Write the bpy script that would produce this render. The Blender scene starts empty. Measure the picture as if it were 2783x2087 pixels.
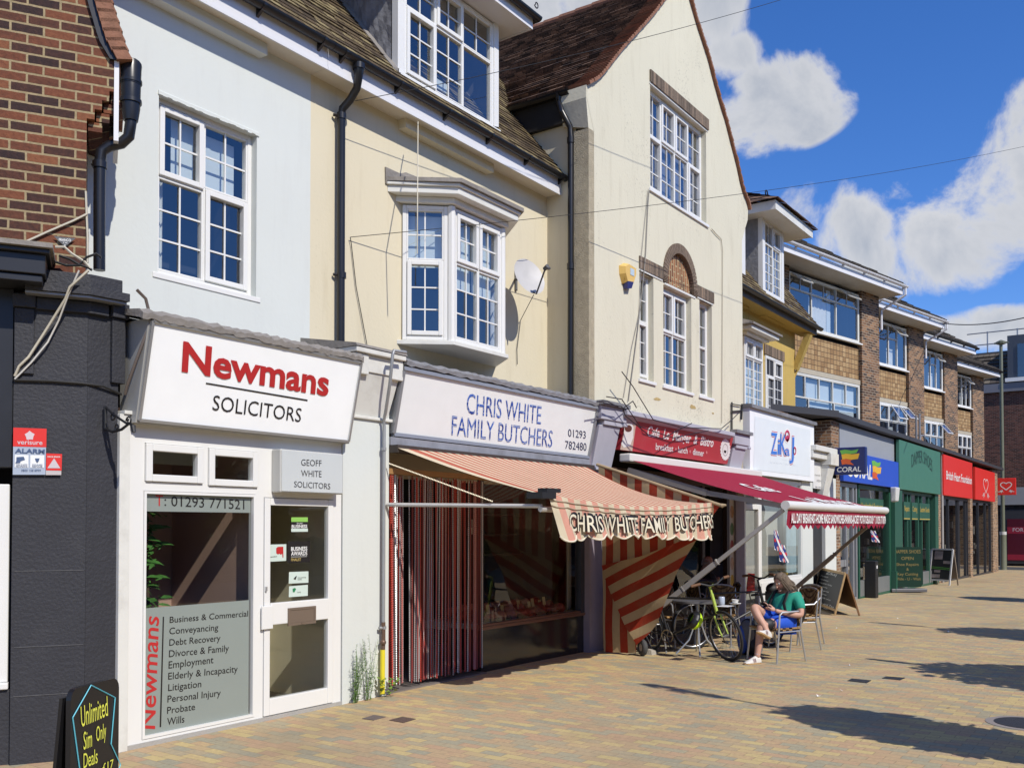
import bpy, bmesh, math, random
from mathutils import Vector, Matrix
random.seed(7)
SC = bpy.context.scene
COL = SC.collection

# ------------------------------------------------------------------ camera
IMG_W, IMG_H, FPX, CX = 2783.0, 2087.0, 2546.0, 1391.5
YAW, PITCH, HORIZON, CAM_H, CAM_Y = math.radians(35.3), math.radians(1.2), 1430.0, 1.75, -6.72
CYP = HORIZON - FPX*math.tan(PITCH)
Fv = Vector((math.cos(YAW)*math.cos(PITCH), math.sin(YAW)*math.cos(PITCH), math.sin(PITCH)))
Rv = Vector((math.sin(YAW), -math.cos(YAW), 0.0))
Uv = Rv.cross(Fv)
cam_data = bpy.data.cameras.new("camera")
cam = bpy.data.objects.new("camera", cam_data); COL.objects.link(cam)
cam.matrix_world = Matrix(((Rv.x, Uv.x, -Fv.x, 0), (Rv.y, Uv.y, -Fv.y, CAM_Y), (Rv.z, Uv.z, -Fv.z, CAM_H), (0, 0, 0, 1)))
cam_data.sensor_fit = 'HORIZONTAL'; cam_data.sensor_width = 36.0
cam_data.lens = 36.0*FPX/IMG_W
cam_data.shift_y = (CYP - IMG_H/2)/IMG_W
cam_data.clip_start = 0.05; cam_data.clip_end = 5000
SC.camera = cam

# ------------------------------------------------------------------ light, sky
SUN_TRAVEL = Vector((0.27, 1.0, -1.0)).normalized()
to_sun = -SUN_TRAVEL
sun_elev = math.asin(to_sun.z)
sun_data = bpy.data.lights.new("sun", 'SUN'); sun_data.energy = 4.6; sun_data.angle = math.radians(0.53)
sun_data.color = (1.0, 0.94, 0.84)
sun = bpy.data.objects.new("sun", sun_data); COL.objects.link(sun)
sun.rotation_euler = SUN_TRAVEL.to_track_quat('-Z', 'Y').to_euler(); sun.location = (0, -20, 30)

world = bpy.data.worlds.new("World"); SC.world = world; world.use_nodes = True
wt = world.node_tree
for n in list(wt.nodes): wt.nodes.remove(n)
def wn(t, **kw):
    n = wt.nodes.new(t)
    for k, v in kw.items(): setattr(n, k, v)
    return n
w_out = wn('ShaderNodeOutputWorld'); w_bg = wn('ShaderNodeBackground'); w_bg.inputs['Strength'].default_value = 0.105
wt.links.new(w_bg.outputs[0], w_out.inputs[0])
w_sky = wn('ShaderNodeTexSky'); w_sky.sky_type = 'NISHITA'; w_sky.sun_disc = False
w_sky.sun_elevation = sun_elev; w_sky.sun_rotation = math.atan2(to_sun.x, to_sun.y)
w_sky.air_density = 1.0; w_sky.dust_density = 0.1; w_sky.ozone_density = 3.0
w_hsv = wn('ShaderNodeHueSaturation'); w_hsv.inputs['Saturation'].default_value = 1.14; w_hsv.inputs['Value'].default_value = 1.0
w_tint = wn('ShaderNodeMixRGB'); w_tint.blend_type = 'MULTIPLY'; w_tint.inputs[0].default_value = 1.0; w_tint.inputs[2].default_value = (1.02, 1.14, 1.55, 1)
wt.links.new(w_sky.outputs[0], w_tint.inputs[1]); wt.links.new(w_tint.outputs[0], w_hsv.inputs['Color'])
w_tc = wn('ShaderNodeTexCoord')
def pixel_dir(u, v): return (Fv*FPX + Rv*(u-CX) + Uv*(CYP-v)).normalized()
# clouds: soft masses at fixed bearings in the sky, their edges broken up by noise on the view direction
w_nz = wn('ShaderNodeTexNoise'); w_nz.inputs['Scale'].default_value = 9.0; w_nz.inputs['Detail'].default_value = 11.0; w_nz.inputs['Roughness'].default_value = 0.60
w_nz.inputs['Distortion'].default_value = 0.35
wt.links.new(w_tc.outputs['Generated'], w_nz.inputs['Vector'])
def wmath(op, a, b=None, clamp=False):
    n = wn('ShaderNodeMath', operation=op); n.use_clamp = clamp
    for i, s in enumerate((a, b)):
        if s is None: continue
        if isinstance(s, (int, float)): n.inputs[i].default_value = s
        else: wt.links.new(s, n.inputs[i])
    return n.outputs[0]
def cloud_blob(u, v, ru, rv):
    """an elliptical mass of cloud: falls from 1 at its bearing to 0 about ru, rv (in degrees) away"""
    d = pixel_dir(u, v); side = d.cross(Vector((0, 0, 1))).normalized(); up = side.cross(d).normalized()
    def dot(vec):
        n = wn('ShaderNodeVectorMath', operation='DOT_PRODUCT'); wt.links.new(w_tc.outputs['Generated'], n.inputs[0]); n.inputs[1].default_value = vec
        return n.outputs['Value']
    a = wmath('MULTIPLY', dot(side), 1/math.sin(math.radians(ru))); b = wmath('MULTIPLY', dot(up), 1/math.sin(math.radians(rv)))
    r2 = wmath('ADD', wmath('MULTIPLY', a, a), wmath('MULTIPLY', b, b))
    front = wmath('GREATER_THAN', dot(d), 0.3)
    return wmath('MULTIPLY', wmath('SUBTRACT', 1.0, r2, True), front)
BLOBS = [(2130, 270, 4.2, 2.9), (2030, 330, 4.2, 2.2), (2200, 215, 2.2, 1.8), (1935, 40, 2.2, 3.0), (1965, 150, 2.6, 1.6),
         (2790, 500, 6.0, 4.6), (2570, 600, 6.0, 4.2), (2330, 640, 5.5, 3.4), (2150, 600, 3.6, 2.2), (2960, 430, 7, 5.5), (2640, 540, 4.5, 3.4), (2250, 760, 4.5, 2.4), (2500, 700, 5, 2.6),
         (2700, 900, 8.0, 1.5), (1490, 40, 4.5, 2.0), (1440, 75, 3.5, 1.6)]
acc = None
for bb in BLOBS:
    s = cloud_blob(*bb); acc = s if acc is None else wmath('MAXIMUM', acc, s)
# a few masses elsewhere in the sky, seen only in reflections
for az, el, ru, rv in ((-100, 25, 16, 7), (-60, 38, 20, 9), (-150, 30, 18, 9), (150, 35, 22, 9)):
    d = Vector((math.cos(math.radians(az))*math.cos(math.radians(el)), math.sin(math.radians(az))*math.cos(math.radians(el)), math.sin(math.radians(el))))
    uu = CX + FPX*d.dot(Rv)/max(1e-3, abs(d.dot(Fv)))
    side = d.cross(Vector((0, 0, 1))).normalized(); up = side.cross(d).normalized()
    def dot2(vec):
        n = wn('ShaderNodeVectorMath', operation='DOT_PRODUCT'); wt.links.new(w_tc.outputs['Generated'], n.inputs[0]); n.inputs[1].default_value = vec
        return n.outputs['Value']
    a = wmath('MULTIPLY', dot2(side), 1/math.sin(math.radians(ru))); b = wmath('MULTIPLY', dot2(up), 1/math.sin(math.radians(rv)))
    s = wmath('MULTIPLY', wmath('SUBTRACT', 1.0, wmath('ADD', wmath('MULTIPLY', a, a), wmath('MULTIPLY', b, b)), True), wmath('GREATER_THAN', dot2(d), 0.3))
    acc = wmath('MAXIMUM', acc, s)
dens = wmath('ADD', wmath('MULTIPLY', acc, 0.50), wmath('MULTIPLY', wmath('SUBTRACT', w_nz.outputs['Fac'], 0.5), 2.0))
present = wmath('MULTIPLY', acc, 6.0, True)
w_ramp = wn('ShaderNodeMapRange'); w_ramp.interpolation_type = 'SMOOTHSTEP'
w_ramp.inputs['From Min'].default_value = 0.14; w_ramp.inputs['From Max'].default_value = 0.44
wt.links.new(dens, w_ramp.inputs['Value'])
cloud_fac = wmath('MULTIPLY', wmath('MULTIPLY', w_ramp.outputs[0], present), 0.95)
# cloud body: bright rims, greyer thick middles
w_nz2 = wn('ShaderNodeTexNoise'); w_nz2.inputs['Scale'].default_value = 9.0; w_nz2.inputs['Detail'].default_value = 5.0
wt.links.new(w_tc.outputs['Generated'], w_nz2.inputs['Vector'])
thick = wn('ShaderNodeMapRange'); thick.inputs['From Min'].default_value = 0.35; thick.inputs['From Max'].default_value = 0.85
wt.links.new(wmath('ADD', wmath('MULTIPLY', dens, 0.8), wmath('MULTIPLY', w_nz2.outputs['Fac'], 0.35)), thick.inputs['Value'])
w_ccol = wn('ShaderNodeMixRGB'); w_ccol.inputs[1].default_value = (7.2, 7.2, 7.3, 1); w_ccol.inputs[2].default_value = (4.0, 4.4, 5.1, 1)
wt.links.new(thick.outputs[0], w_ccol.inputs[0])
w_mix = wn('ShaderNodeMixRGB'); wt.links.new(cloud_fac, w_mix.inputs[0]); wt.links.new(w_hsv.outputs[0], w_mix.inputs[1]); wt.links.new(w_ccol.outputs[0], w_mix.inputs[2])
wt.links.new(w_mix.outputs[0], w_bg.inputs['Color'])

vs = SC.view_settings; vs.view_transform = 'Standard'; vs.look = 'None'; vs.exposure = 0.0; vs.gamma = 1.0; vs.use_curve_mapping = False
SC.cycles.use_denoising = True; SC.cycles.max_bounces = 8; SC.cycles.transparent_max_bounces = 16
SC.cycles.caustics_reflective = False; SC.cycles.caustics_refractive = False; SC.cycles.sample_clamp_indirect = 6.0

# ------------------------------------------------------------------ surveying: sight lines of the photo met with real planes
def sight(u, v): return Fv*FPX + Rv*(u-CX) + Uv*(CYP-v)
class Frame:
    """a facade's own axes: x along it, y into the building, z up"""
    def __init__(s, x0=0., y0=0., deg=0.):
        s.x0, s.y0, s.a = x0, y0, math.radians(deg)
        s.d = Vector((math.cos(s.a), math.sin(s.a), 0)); s.n = Vector((-math.sin(s.a), math.cos(s.a), 0)); s.o = Vector((x0, y0, 0))
    def at(s, u, v, y=0.):
        r = sight(u, v); c = Vector((0, CAM_Y, CAM_H)); t = (y - (c - s.o).dot(s.n))/r.dot(s.n); p = c + r*t
        return ((p - s.o).dot(s.d), p.z)
    def w(s, x, y, z): return s.o + s.d*x + s.n*y + Vector((0, 0, z))
MAIN = Frame()
at = MAIN.at
def on_x(u, v, x):
    r = sight(u, v); t = x/r.x; return (CAM_Y + r.y*t, CAM_H + r.z*t)
def gz(x): return 0.0 if x < 10 else -0.009*(x-10)
def on_ground(u, v, h=0.):
    z = 0.
    for _ in range(12):
        r = sight(u, v); t = (z + h - CAM_H)/r.z; x, y = r.x*t, CAM_Y + r.y*t; z = gz(x)
    return Vector((x, y, z + h))

# ------------------------------------------------------------------ materials
MATS = {}
def new_mat(name):
    m = bpy.data.materials.new(name); m.use_nodes = True; nt = m.node_tree
    b = nt.nodes['Principled BSDF']
    return m, nt, b
def srgb(r, g, b):
    f = lambda c: (c/255/12.92) if c <= 10.3 else ((c/255+.055)/1.055)**2.4
    return (f(r), f(g), f(b))
def mat(name, col, rough=.6, metal=0., var=.12, scale=6., bump=0., bscale=60., spec=.5, dirt=0., stain=None, streak=0., speck=0.):
    """plain surface: slight tone variation, optional fine bump, optional dirt blotches or vertical weather streaks"""
    if name in MATS: return MATS[name]
    m, nt, b = new_mat(name); N, L = nt.nodes, nt.links
    b.inputs['Roughness'].default_value = rough; b.inputs['Metallic'].default_value = metal; b.inputs['Specular IOR Level'].default_value = spec
    tc = N.new('ShaderNodeTexCoord')
    nz = N.new('ShaderNodeTexNoise'); nz.inputs['Scale'].default_value = scale; nz.inputs['Detail'].default_value = 6
    L.new(tc.outputs['Object'], nz.inputs['Vector'])
    mx = N.new('ShaderNodeMixRGB'); mx.inputs[1].default_value = (*[c*(1-var) for c in col], 1); mx.inputs[2].default_value = (*[min(1, c*(1+var)) for c in col], 1)
    L.new(nz.outputs['Fac'], mx.inputs[0]); out = mx.outputs[0]
    if dirt or streak:
        mp = N.new('ShaderNodeMapping'); L.new(tc.outputs['Object'], mp.inputs['Vector'])
        mp.inputs['Scale'].default_value = (1, 1, .12 if streak else 1)
        n2 = N.new('ShaderNodeTexNoise'); n2.inputs['Scale'].default_value = 9 if streak else 2.2; n2.inputs['Detail'].default_value = 8; n2.inputs['Roughness'].default_value = .68
        L.new(mp.outputs[0], n2.inputs['Vector'])
        mr = N.new('ShaderNodeMapRange'); mr.inputs['From Min'].default_value = .52; mr.inputs['From Max'].default_value = .78
        mr.inputs['To Max'].default_value = max(dirt, streak); L.new(n2.outputs['Fac'], mr.inputs['Value'])
        m2 = N.new('ShaderNodeMixRGB'); L.new(mr.outputs[0], m2.inputs[0]); L.new(out, m2.inputs[1])
        sc = stain or [c*.35 for c in col]; m2.inputs[2].default_value = (*sc, 1); out = m2.outputs[0]
    if speck:
        n4 = N.new('ShaderNodeTexNoise'); n4.inputs['Scale'].default_value = 26; n4.inputs['Detail'].default_value = 6; n4.inputs['Roughness'].default_value = .75; L.new(tc.outputs['Object'], n4.inputs['Vector'])
        n5 = N.new('ShaderNodeTexNoise'); n5.inputs['Scale'].default_value = .75; n5.inputs['Detail'].default_value = 4; L.new(tc.outputs['Object'], n5.inputs['Vector'])
        ad = N.new('ShaderNodeMath'); ad.operation = 'MULTIPLY_ADD'; L.new(n5.outputs['Fac'], ad.inputs[0]); ad.inputs[1].default_value = .55; L.new(n4.outputs['Fac'], ad.inputs[2])
        m4 = N.new('ShaderNodeMapRange'); m4.inputs['From Min'].default_value = .90; m4.inputs['From Max'].default_value = 1.02; m4.inputs['To Max'].default_value = speck; L.new(ad.outputs[0], m4.inputs['Value'])
        m5 = N.new('ShaderNodeMixRGB'); L.new(m4.outputs[0], m5.inputs[0]); L.new(out, m5.inputs[1]); m5.inputs[2].default_value = (.16, .15, .12, 1); out = m5.outputs[0]
    L.new(out, b.inputs['Base Color'])
    if bump:
        n3 = N.new('ShaderNodeTexNoise'); n3.inputs['Scale'].default_value = bscale; n3.inputs['Detail'].default_value = 4; L.new(tc.outputs['Object'], n3.inputs['Vector'])
        bp = N.new('ShaderNodeBump'); bp.inputs['Strength'].default_value = bump; bp.inputs['Distance'].default_value = .02
        L.new(n3.outputs['Fac'], bp.inputs['Height']); L.new(bp.outputs[0], b.inputs['Normal'])
    MATS[name] = m; return m
def ramp_node(nt, stops, interp='LINEAR'):
    r = nt.nodes.new('ShaderNodeValToRGB'); r.color_ramp.interpolation = interp
    e = r.color_ramp.elements
    while len(e) > 1: e.remove(e[-1])
    e[0].position = stops[0][0]; e[0].color = (*stops[0][1], 1)
    for p, c in stops[1:]:
        q = e.new(p); q.color = (*c, 1)
    return r
def brick_mat(name, stops, mortar, bw=.225, bh=.075, ms=.010, plane='wall', rough=.85, bump=.5, fine=.25, offset=.5, freq=2, mvar=.2, fade=None):
    """bricks, tiles or pavers: every unit takes its own tone from the ramp"""
    if name in MATS: return MATS[name]
    m, nt, b = new_mat(name); N, L = nt.nodes, nt.links
    b.inputs['Roughness'].default_value = rough; b.inputs['Specular IOR Level'].default_value = .25
    tc = N.new('ShaderNodeTexCoord'); sp = N.new('ShaderNodeSeparateXYZ'); L.new(tc.outputs['Object'], sp.inputs[0])
    cb = N.new('ShaderNodeCombineXYZ')
    if plane == 'wall':
        ad = N.new('ShaderNodeMath'); ad.operation = 'ADD'; L.new(sp.outputs[0], ad.inputs[0]); L.new(sp.outputs[1], ad.inputs[1])
        L.new(ad.outputs[0], cb.inputs[0]); L.new(sp.outputs[2], cb.inputs[1])
    elif plane == 'ground':
        L.new(sp.outputs[1], cb.inputs[0]); L.new(sp.outputs[0], cb.inputs[1])
    elif plane == 'wall_vertical':
        L.new(sp.outputs[2], cb.inputs[0]); L.new(sp.outputs[0], cb.inputs[1])
    elif plane == 'uv':
        sp2 = N.new('ShaderNodeSeparateXYZ'); L.new(tc.outputs['UV'], sp2.inputs[0]); L.new(sp2.outputs[0], cb.inputs[0]); L.new(sp2.outputs[1], cb.inputs[1])
    wob = N.new('ShaderNodeTexNoise'); wob.inputs['Scale'].default_value = 14; L.new(tc.outputs['Object'], wob.inputs['Vector'])
    wv = N.new('ShaderNodeVectorMath'); wv.operation = 'SUBTRACT'; L.new(wob.outputs['Color'], wv.inputs[0]); wv.inputs[1].default_value = (.5, .5, .5)
    ws = N.new('ShaderNodeVectorMath'); ws.operation = 'SCALE'; L.new(wv.outputs[0], ws.inputs[0]); ws.inputs['Scale'].default_value = ms*.7
    wa = N.new('ShaderNodeVectorMath'); wa.operation = 'ADD'; L.new(cb.outputs[0], wa.inputs[0]); L.new(ws.outputs[0], wa.inputs[1])
    br = N.new('ShaderNodeTexBrick'); L.new(wa.outputs[0], br.inputs['Vector'])
    br.inputs['Scale'].default_value = 1.0; br.inputs['Brick Width'].default_value = bw; br.inputs['Row Height'].default_value = bh
    br.inputs['Mortar Size'].default_value = ms; br.inputs['Mortar Smooth'].default_value = .15; br.inputs['Bias'].default_value = 0
    br.offset = offset; br.offset_frequency = freq
    br.inputs['Color1'].default_value = (0, 0, 0, 1); br.inputs['Color2'].default_value = (1, 1, 1, 1); br.inputs['Mortar'].default_value = (.5, .5, .5, 1)
    nz = N.new('ShaderNodeTexNoise'); nz.inputs['Scale'].default_value = 30; nz.inputs['Detail'].default_value = 7; nz.inputs['Roughness'].default_value = .65; L.new(tc.outputs['Object'], nz.inputs['Vector'])
    big = N.new('ShaderNodeTexNoise'); big.inputs['Scale'].default_value = 1.3; big.inputs['Detail'].default_value = 3; L.new(tc.outputs['Object'], big.inputs['Vector'])
    f1 = N.new('ShaderNodeMath'); f1.operation = 'MULTIPLY_ADD'; L.new(nz.outputs['Fac'], f1.inputs[0]); f1.inputs[1].default_value = fine*1.6; f1.inputs[2].default_value = -fine*.8
    f2 = N.new('ShaderNodeMath'); f2.operation = 'ADD'; L.new(br.outputs['Color'], f2.inputs[0]); L.new(f1.outputs[0], f2.inputs[1])
    f3 = N.new('ShaderNodeMath'); f3.operation = 'MULTIPLY_ADD'; L.new(big.outputs['Fac'], f3.inputs[0]); f3.inputs[1].default_value = .3; f3.inputs[2].default_value = -.15
    f4 = N.new('ShaderNodeMath'); f4.operation = 'ADD'; f4.use_clamp = True; L.new(f2.outputs[0], f4.inputs[0]); L.new(f3.outputs[0], f4.inputs[1])
    rp = ramp_node(nt, stops); L.new(f4.outputs[0], rp.inputs[0])
    mo = N.new('ShaderNodeMixRGB'); mo.inputs[1].default_value = (*[c*(1-mvar) for c in mortar], 1); mo.inputs[2].default_value = (*[min(1, c*(1+mvar)) for c in mortar], 1); L.new(nz.outputs['Fac'], mo.inputs[0])
    mx = N.new('ShaderNodeMixRGB'); L.new(br.outputs['Fac'], mx.inputs[0]); L.new(rp.outputs[0], mx.inputs[1]); L.new(mo.outputs[0], mx.inputs[2])
    gr = N.new('ShaderNodeMixRGB'); gr.blend_type = 'MULTIPLY'; gr.inputs[0].default_value = .35; L.new(mx.outputs[0], gr.inputs[1])
    gm = N.new('ShaderNodeMapRange'); gm.inputs['From Min'].default_value = .3; gm.inputs['From Max'].default_value = .7; gm.inputs['To Min'].default_value = .55; gm.inputs['To Max'].default_value = 1.25
    L.new(nz.outputs['Fac'], gm.inputs['Value']); L.new(gm.outputs[0], gr.inputs[2]); out = gr.outputs[0]
    if plane == 'ground':                                   # dropped gum, oil and trodden dirt
        vo = N.new('ShaderNodeTexVoronoi'); vo.inputs['Scale'].default_value = 2.3; L.new(tc.outputs['Object'], vo.inputs['Vector'])
        st = N.new('ShaderNodeTexNoise'); st.inputs['Scale'].default_value = .55; st.inputs['Detail'].default_value = 9; st.inputs['Roughness'].default_value = .62; L.new(tc.outputs['Object'], st.inputs['Vector'])
        for src, lo, hi, amt, col in ((vo.outputs['Distance'], .045, .03, .55, (.10, .085, .065)), (st.outputs['Fac'], .50, .72, .42, (.20, .155, .10))):
            k1 = N.new('ShaderNodeMapRange'); k1.inputs['From Min'].default_value = lo; k1.inputs['From Max'].default_value = hi; k1.inputs['To Max'].default_value = amt; L.new(src, k1.inputs['Value'])
            k2 = N.new('ShaderNodeMixRGB'); L.new(k1.outputs[0], k2.inputs[0]); L.new(out, k2.inputs[1]); k2.inputs[2].default_value = (*col, 1); out = k2.outputs[0]
    L.new(out, b.inputs['Base Color'])
    hh = N.new('ShaderNodeMath'); hh.operation = 'MULTIPLY_ADD'; L.new(br.outputs['Fac'], hh.inputs[0]); hh.inputs[1].default_value = -1.; L.new(nz.outputs['Fac'], hh.inputs[2])
    bp = N.new('ShaderNodeBump'); bp.inputs['Strength'].default_value = bump; bp.inputs['Distance'].default_value = .012
    L.new(hh.outputs[0], bp.inputs['Height']); L.new(bp.outputs[0], b.inputs['Normal'])
    MATS[name] = m; return m
def glass_mat(name, tint=(.75, .8, .85), base=.05, gain=1.35, rough=.0):
    if name in MATS: return MATS[name]
    m, nt, b = new_mat(name); N, L = nt.nodes, nt.links; N.remove(b); o = N['Material Output']
    tr = N.new('ShaderNodeBsdfTransparent'); tr.inputs[0].default_value = (*tint, 1)
    gl = N.new('ShaderNodeBsdfGlossy'); gl.inputs['Roughness'].default_value = rough; gl.inputs[0].default_value = (.95, .97, 1, 1)
    lw = N.new('ShaderNodeLayerWeight'); lw.inputs['Blend'].default_value = .5
    fr = N.new('ShaderNodeMath'); fr.operation = 'POWER'; L.new(lw.outputs['Facing'], fr.inputs[0]); fr.inputs[1].default_value = 3.5
    ma = N.new('ShaderNodeMath'); ma.operation = 'MULTIPLY_ADD'; ma.use_clamp = True; L.new(fr.outputs[0], ma.inputs[0]); ma.inputs[1].default_value = gain; ma.inputs[2].default_value = base
    nz = N.new('ShaderNodeTexNoise'); nz.inputs['Scale'].default_value = 1.1; tc = N.new('ShaderNodeTexCoord'); L.new(tc.outputs['Object'], nz.inputs['Vector'])
    bp = N.new('ShaderNodeBump'); bp.inputs['Strength'].default_value = .04; bp.inputs['Distance'].default_value = .05; L.new(nz.outputs['Fac'], bp.inputs['Height']); L.new(bp.outputs[0], gl.inputs['Normal'])
    mx = N.new('ShaderNodeMixShader'); L.new(ma.outputs[0], mx.inputs[0]); L.new(tr.outputs[0], mx.inputs[1]); L.new(gl.outputs[0], mx.inputs[2]); L.new(mx.outputs[0], o.inputs['Surface'])
    MATS[name] = m; return m
def stripe_mat(name, ca, cb, width, axis='UV', translucent=.25, dirt=.25, var=.12):
    """woven awning cloth in two colours, stripes along the first texture axis"""
    if name in MATS: return MATS[name]
    m, nt, b = new_mat(name); N, L = nt.nodes, nt.links; o = N['Material Output']
    b.inputs['Roughness'].default_value = .85; b.inputs['Specular IOR Level'].default_value = .15
    tc = N.new('ShaderNodeTexCoord'); sp = N.new('ShaderNodeSeparateXYZ'); L.new(tc.outputs['UV'], sp.inputs[0])
    mm = N.new('ShaderNodeMath'); mm.operation = 'DIVIDE'; L.new(sp.outputs[0], mm.inputs[0]); mm.inputs[1].default_value = width*2
    fr = N.new('ShaderNodeMath'); fr.operation = 'FRACT'; L.new(mm.outputs[0], fr.inputs[0])
    gt = N.new('ShaderNodeMath'); gt.operation = 'GREATER_THAN'; L.new(fr.outputs[0], gt.inputs[0]); gt.inputs[1].default_value = .5
    mx = N.new('ShaderNodeMixRGB'); L.new(gt.outputs[0], mx.inputs[0]); mx.inputs[1].default_value = (*ca, 1); mx.inputs[2].default_value = (*cb, 1)
    nz = N.new('ShaderNodeTexNoise'); nz.inputs['Scale'].default_value = 5; nz.inputs['Detail'].default_value = 9; nz.inputs['Roughness'].default_value = .7; L.new(tc.outputs['Object'], nz.inputs['Vector'])
    mr = N.new('ShaderNodeMapRange'); mr.inputs['From Min'].default_value = .45; mr.inputs['From Max'].default_value = .75; mr.inputs['To Max'].default_value = dirt; L.new(nz.outputs['Fac'], mr.inputs['Value'])
    m2 = N.new('ShaderNodeMixRGB'); L.new(mr.outputs[0], m2.inputs[0]); L.new(mx.outputs[0], m2.inputs[1]); m2.inputs[2].default_value = (.22, .17, .1, 1)
    L.new(m2.outputs[0], b.inputs['Base Color'])
    tl = N.new('ShaderNodeBsdfTranslucent'); L.new(m2.outputs[0], tl.inputs[0])
    ms = N.new('ShaderNodeMixShader'); ms.inputs[0].default_value = translucent; L.new(b.outputs[0], ms.inputs[1]); L.new(tl.outputs[0], ms.inputs[2]); L.new(ms.outputs[0], o.inputs['Surface'])
    MATS[name] = m; return m

# ------------------------------------------------------------------ mesh building
class MB:
    def __init__(s): s.v, s.f, s.uv = [], [], {}
    def add(s, verts, faces, uvs=None):
        o = len(s.v); s.v += [tuple(p) for p in verts]
        for i, fc in enumerate(faces):
            if uvs: s.uv[len(s.f)] = uvs[i]
            s.f.append([o+k for k in fc])
        return s
    def box(s, x0, x1, y0, y1, z0, z1):
        if x0 > x1: x0, x1 = x1, x0
        if y0 > y1: y0, y1 = y1, y0
        if z0 > z1: z0, z1 = z1, z0
        return s.hexa([(x0, y0, z0), (x1, y0, z0), (x1, y1, z0), (x0, y1, z0), (x0, y0, z1), (x1, y0, z1), (x1, y1, z1), (x0, y1, z1)])
    def hexa(s, p): return s.add(p, [(0, 3, 2, 1), (4, 5, 6, 7), (0, 1, 5, 4), (1, 2, 6, 5), (2, 3, 7, 6), (3, 0, 4, 7)])
    def quad(s, a, b, c, d, uv=None): return s.add([a, b, c, d], [(0, 1, 2, 3)], [uv] if uv else None)
    def poly(s, pts, uv=None): return s.add(pts, [tuple(range(len(pts)))], [uv] if uv else None)
    def extrude(s, pts, vec):
        n = len(pts); vec = Vector(vec); a = [Vector(p) for p in pts]; b = [p+vec for p in a]
        return s.add(a+b, [tuple(range(n))[::-1], tuple(range(n, 2*n))] + [(i, (i+1) % n, n+(i+1) % n, n+i) for i in range(n)])
    def prism(s, xz, y0, y1): return s.extrude([(x, y0, z) for x, z in xz], (0, y1-y0, 0))
    def tube(s, path, r, n=8, cap=True, flat=1.0):
        path = [Vector(p) for p in path]; k = len(path); rs = r if isinstance(r, (list, tuple)) else [r]*k
        rings = []; prev = None
        for i, p in enumerate(path):
            t = (path[min(i+1, k-1)] - path[max(i-1, 0)])
            if t.length < 1e-9: t = Vector((0, 0, 1))
            t.normalize()
            if prev is None:
                ref = Vector((0, 0, 1)) if abs(t.z) < .9 else Vector((1, 0, 0)); a = t.cross(ref).normalized()
            else:
                a = (prev - t*prev.dot(t))
                a = a.normalized() if a.length > 1e-6 else t.cross(Vector((1, .3, .2))).normalized()
            prev = a; b = t.cross(a)
            rings.append([p + a*(rs[i]*math.cos(2*math.pi*j/n)) + b*(rs[i]*flat*math.sin(2*math.pi*j/n)) for j in range(n)])
        vs_ = [q for rg in rings for q in rg]; fs = []
        for i in range(k-1):
            for j in range(n): fs.append((i*n+j, i*n+(j+1) % n, (i+1)*n+(j+1) % n, (i+1)*n+j))
        if cap: fs.append(tuple(range(n))[::-1]); fs.append(tuple((k-1)*n+j for j in range(n)))
        return s.add(vs_, fs)
    def rod(s, a, b, r, n=8): return s.tube([a, b], r, n)
    def bar(s, a, b, w, h, up=(0, 0, 1)):
        """square bar from a to b, w across and h along 'up'"""
        a, b = Vector(a), Vector(b); t = (b-a).normalized(); up = Vector(up); sd = t.cross(up)
        sd = sd.normalized() if sd.length > 1e-6 else Vector((1, 0, 0)); u2 = sd.cross(t)
        c = [sd*(-w/2)-u2*(h/2), sd*(w/2)-u2*(h/2), sd*(w/2)+u2*(h/2), sd*(-w/2)+u2*(h/2)]
        return s.add([a+k for k in c]+[b+k for k in c], [(0, 1, 2, 3), (7, 6, 5, 4), (0, 4, 5, 1), (1, 5, 6, 2), (2, 6, 7, 3), (3, 7, 4, 0)])
    def lathe(s, prof, c, n=16, axis='z'):
        """prof: list of (radius, height)"""
        c = Vector(c); vs_ = []
        for r, h in prof:
            for j in range(n):
                a = 2*math.pi*j/n; p = (r*math.cos(a), r*math.sin(a), h)
                if axis == 'y': p = (p[0], p[2], p[1])
                if axis == 'x': p = (p[2], p[0], p[1])
                vs_.append(c+Vector(p))
        fs = [(i*n+j, i*n+(j+1) % n, (i+1)*n+(j+1) % n, (i+1)*n+j) for i in range(len(prof)-1) for j in range(n)]
        if prof[0][0] > 1e-6: fs.append(tuple(range(n))[::-1])
        if prof[-1][0] > 1e-6: fs.append(tuple((len(prof)-1)*n+j for j in range(n)))
        return s.add(vs_, fs)
    def ball(s, c, rx, ry=None, rz=None, n=14, m=9):
        ry = ry or rx; rz = rz or rx; c = Vector(c); vs_ = [c+Vector((0, 0, -rz))]
        for i in range(1, m):
            a = -math.pi/2+math.pi*i/m
            for j in range(n):
                b = 2*math.pi*j/n; vs_.append(c+Vector((rx*math.cos(a)*math.cos(b), ry*math.cos(a)*math.sin(b), rz*math.sin(a))))
        vs_.append(c+Vector((0, 0, rz))); fs = []
        for j in range(n): fs.append((0, 1+(j+1) % n, 1+j))
        for i in range(m-2):
            for j in range(n): fs.append((1+i*n+j, 1+i*n+(j+1) % n, 1+(i+1)*n+(j+1) % n, 1+(i+1)*n+j))
        l = len(vs_)-1
        for j in range(n): fs.append((l, 1+(m-2)*n+j, 1+(m-2)*n+(j+1) % n))
        return s.add(vs_, fs)
    def move(s, fn): s.v = [tuple(fn(Vector(p))) for p in s.v]; return s
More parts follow.
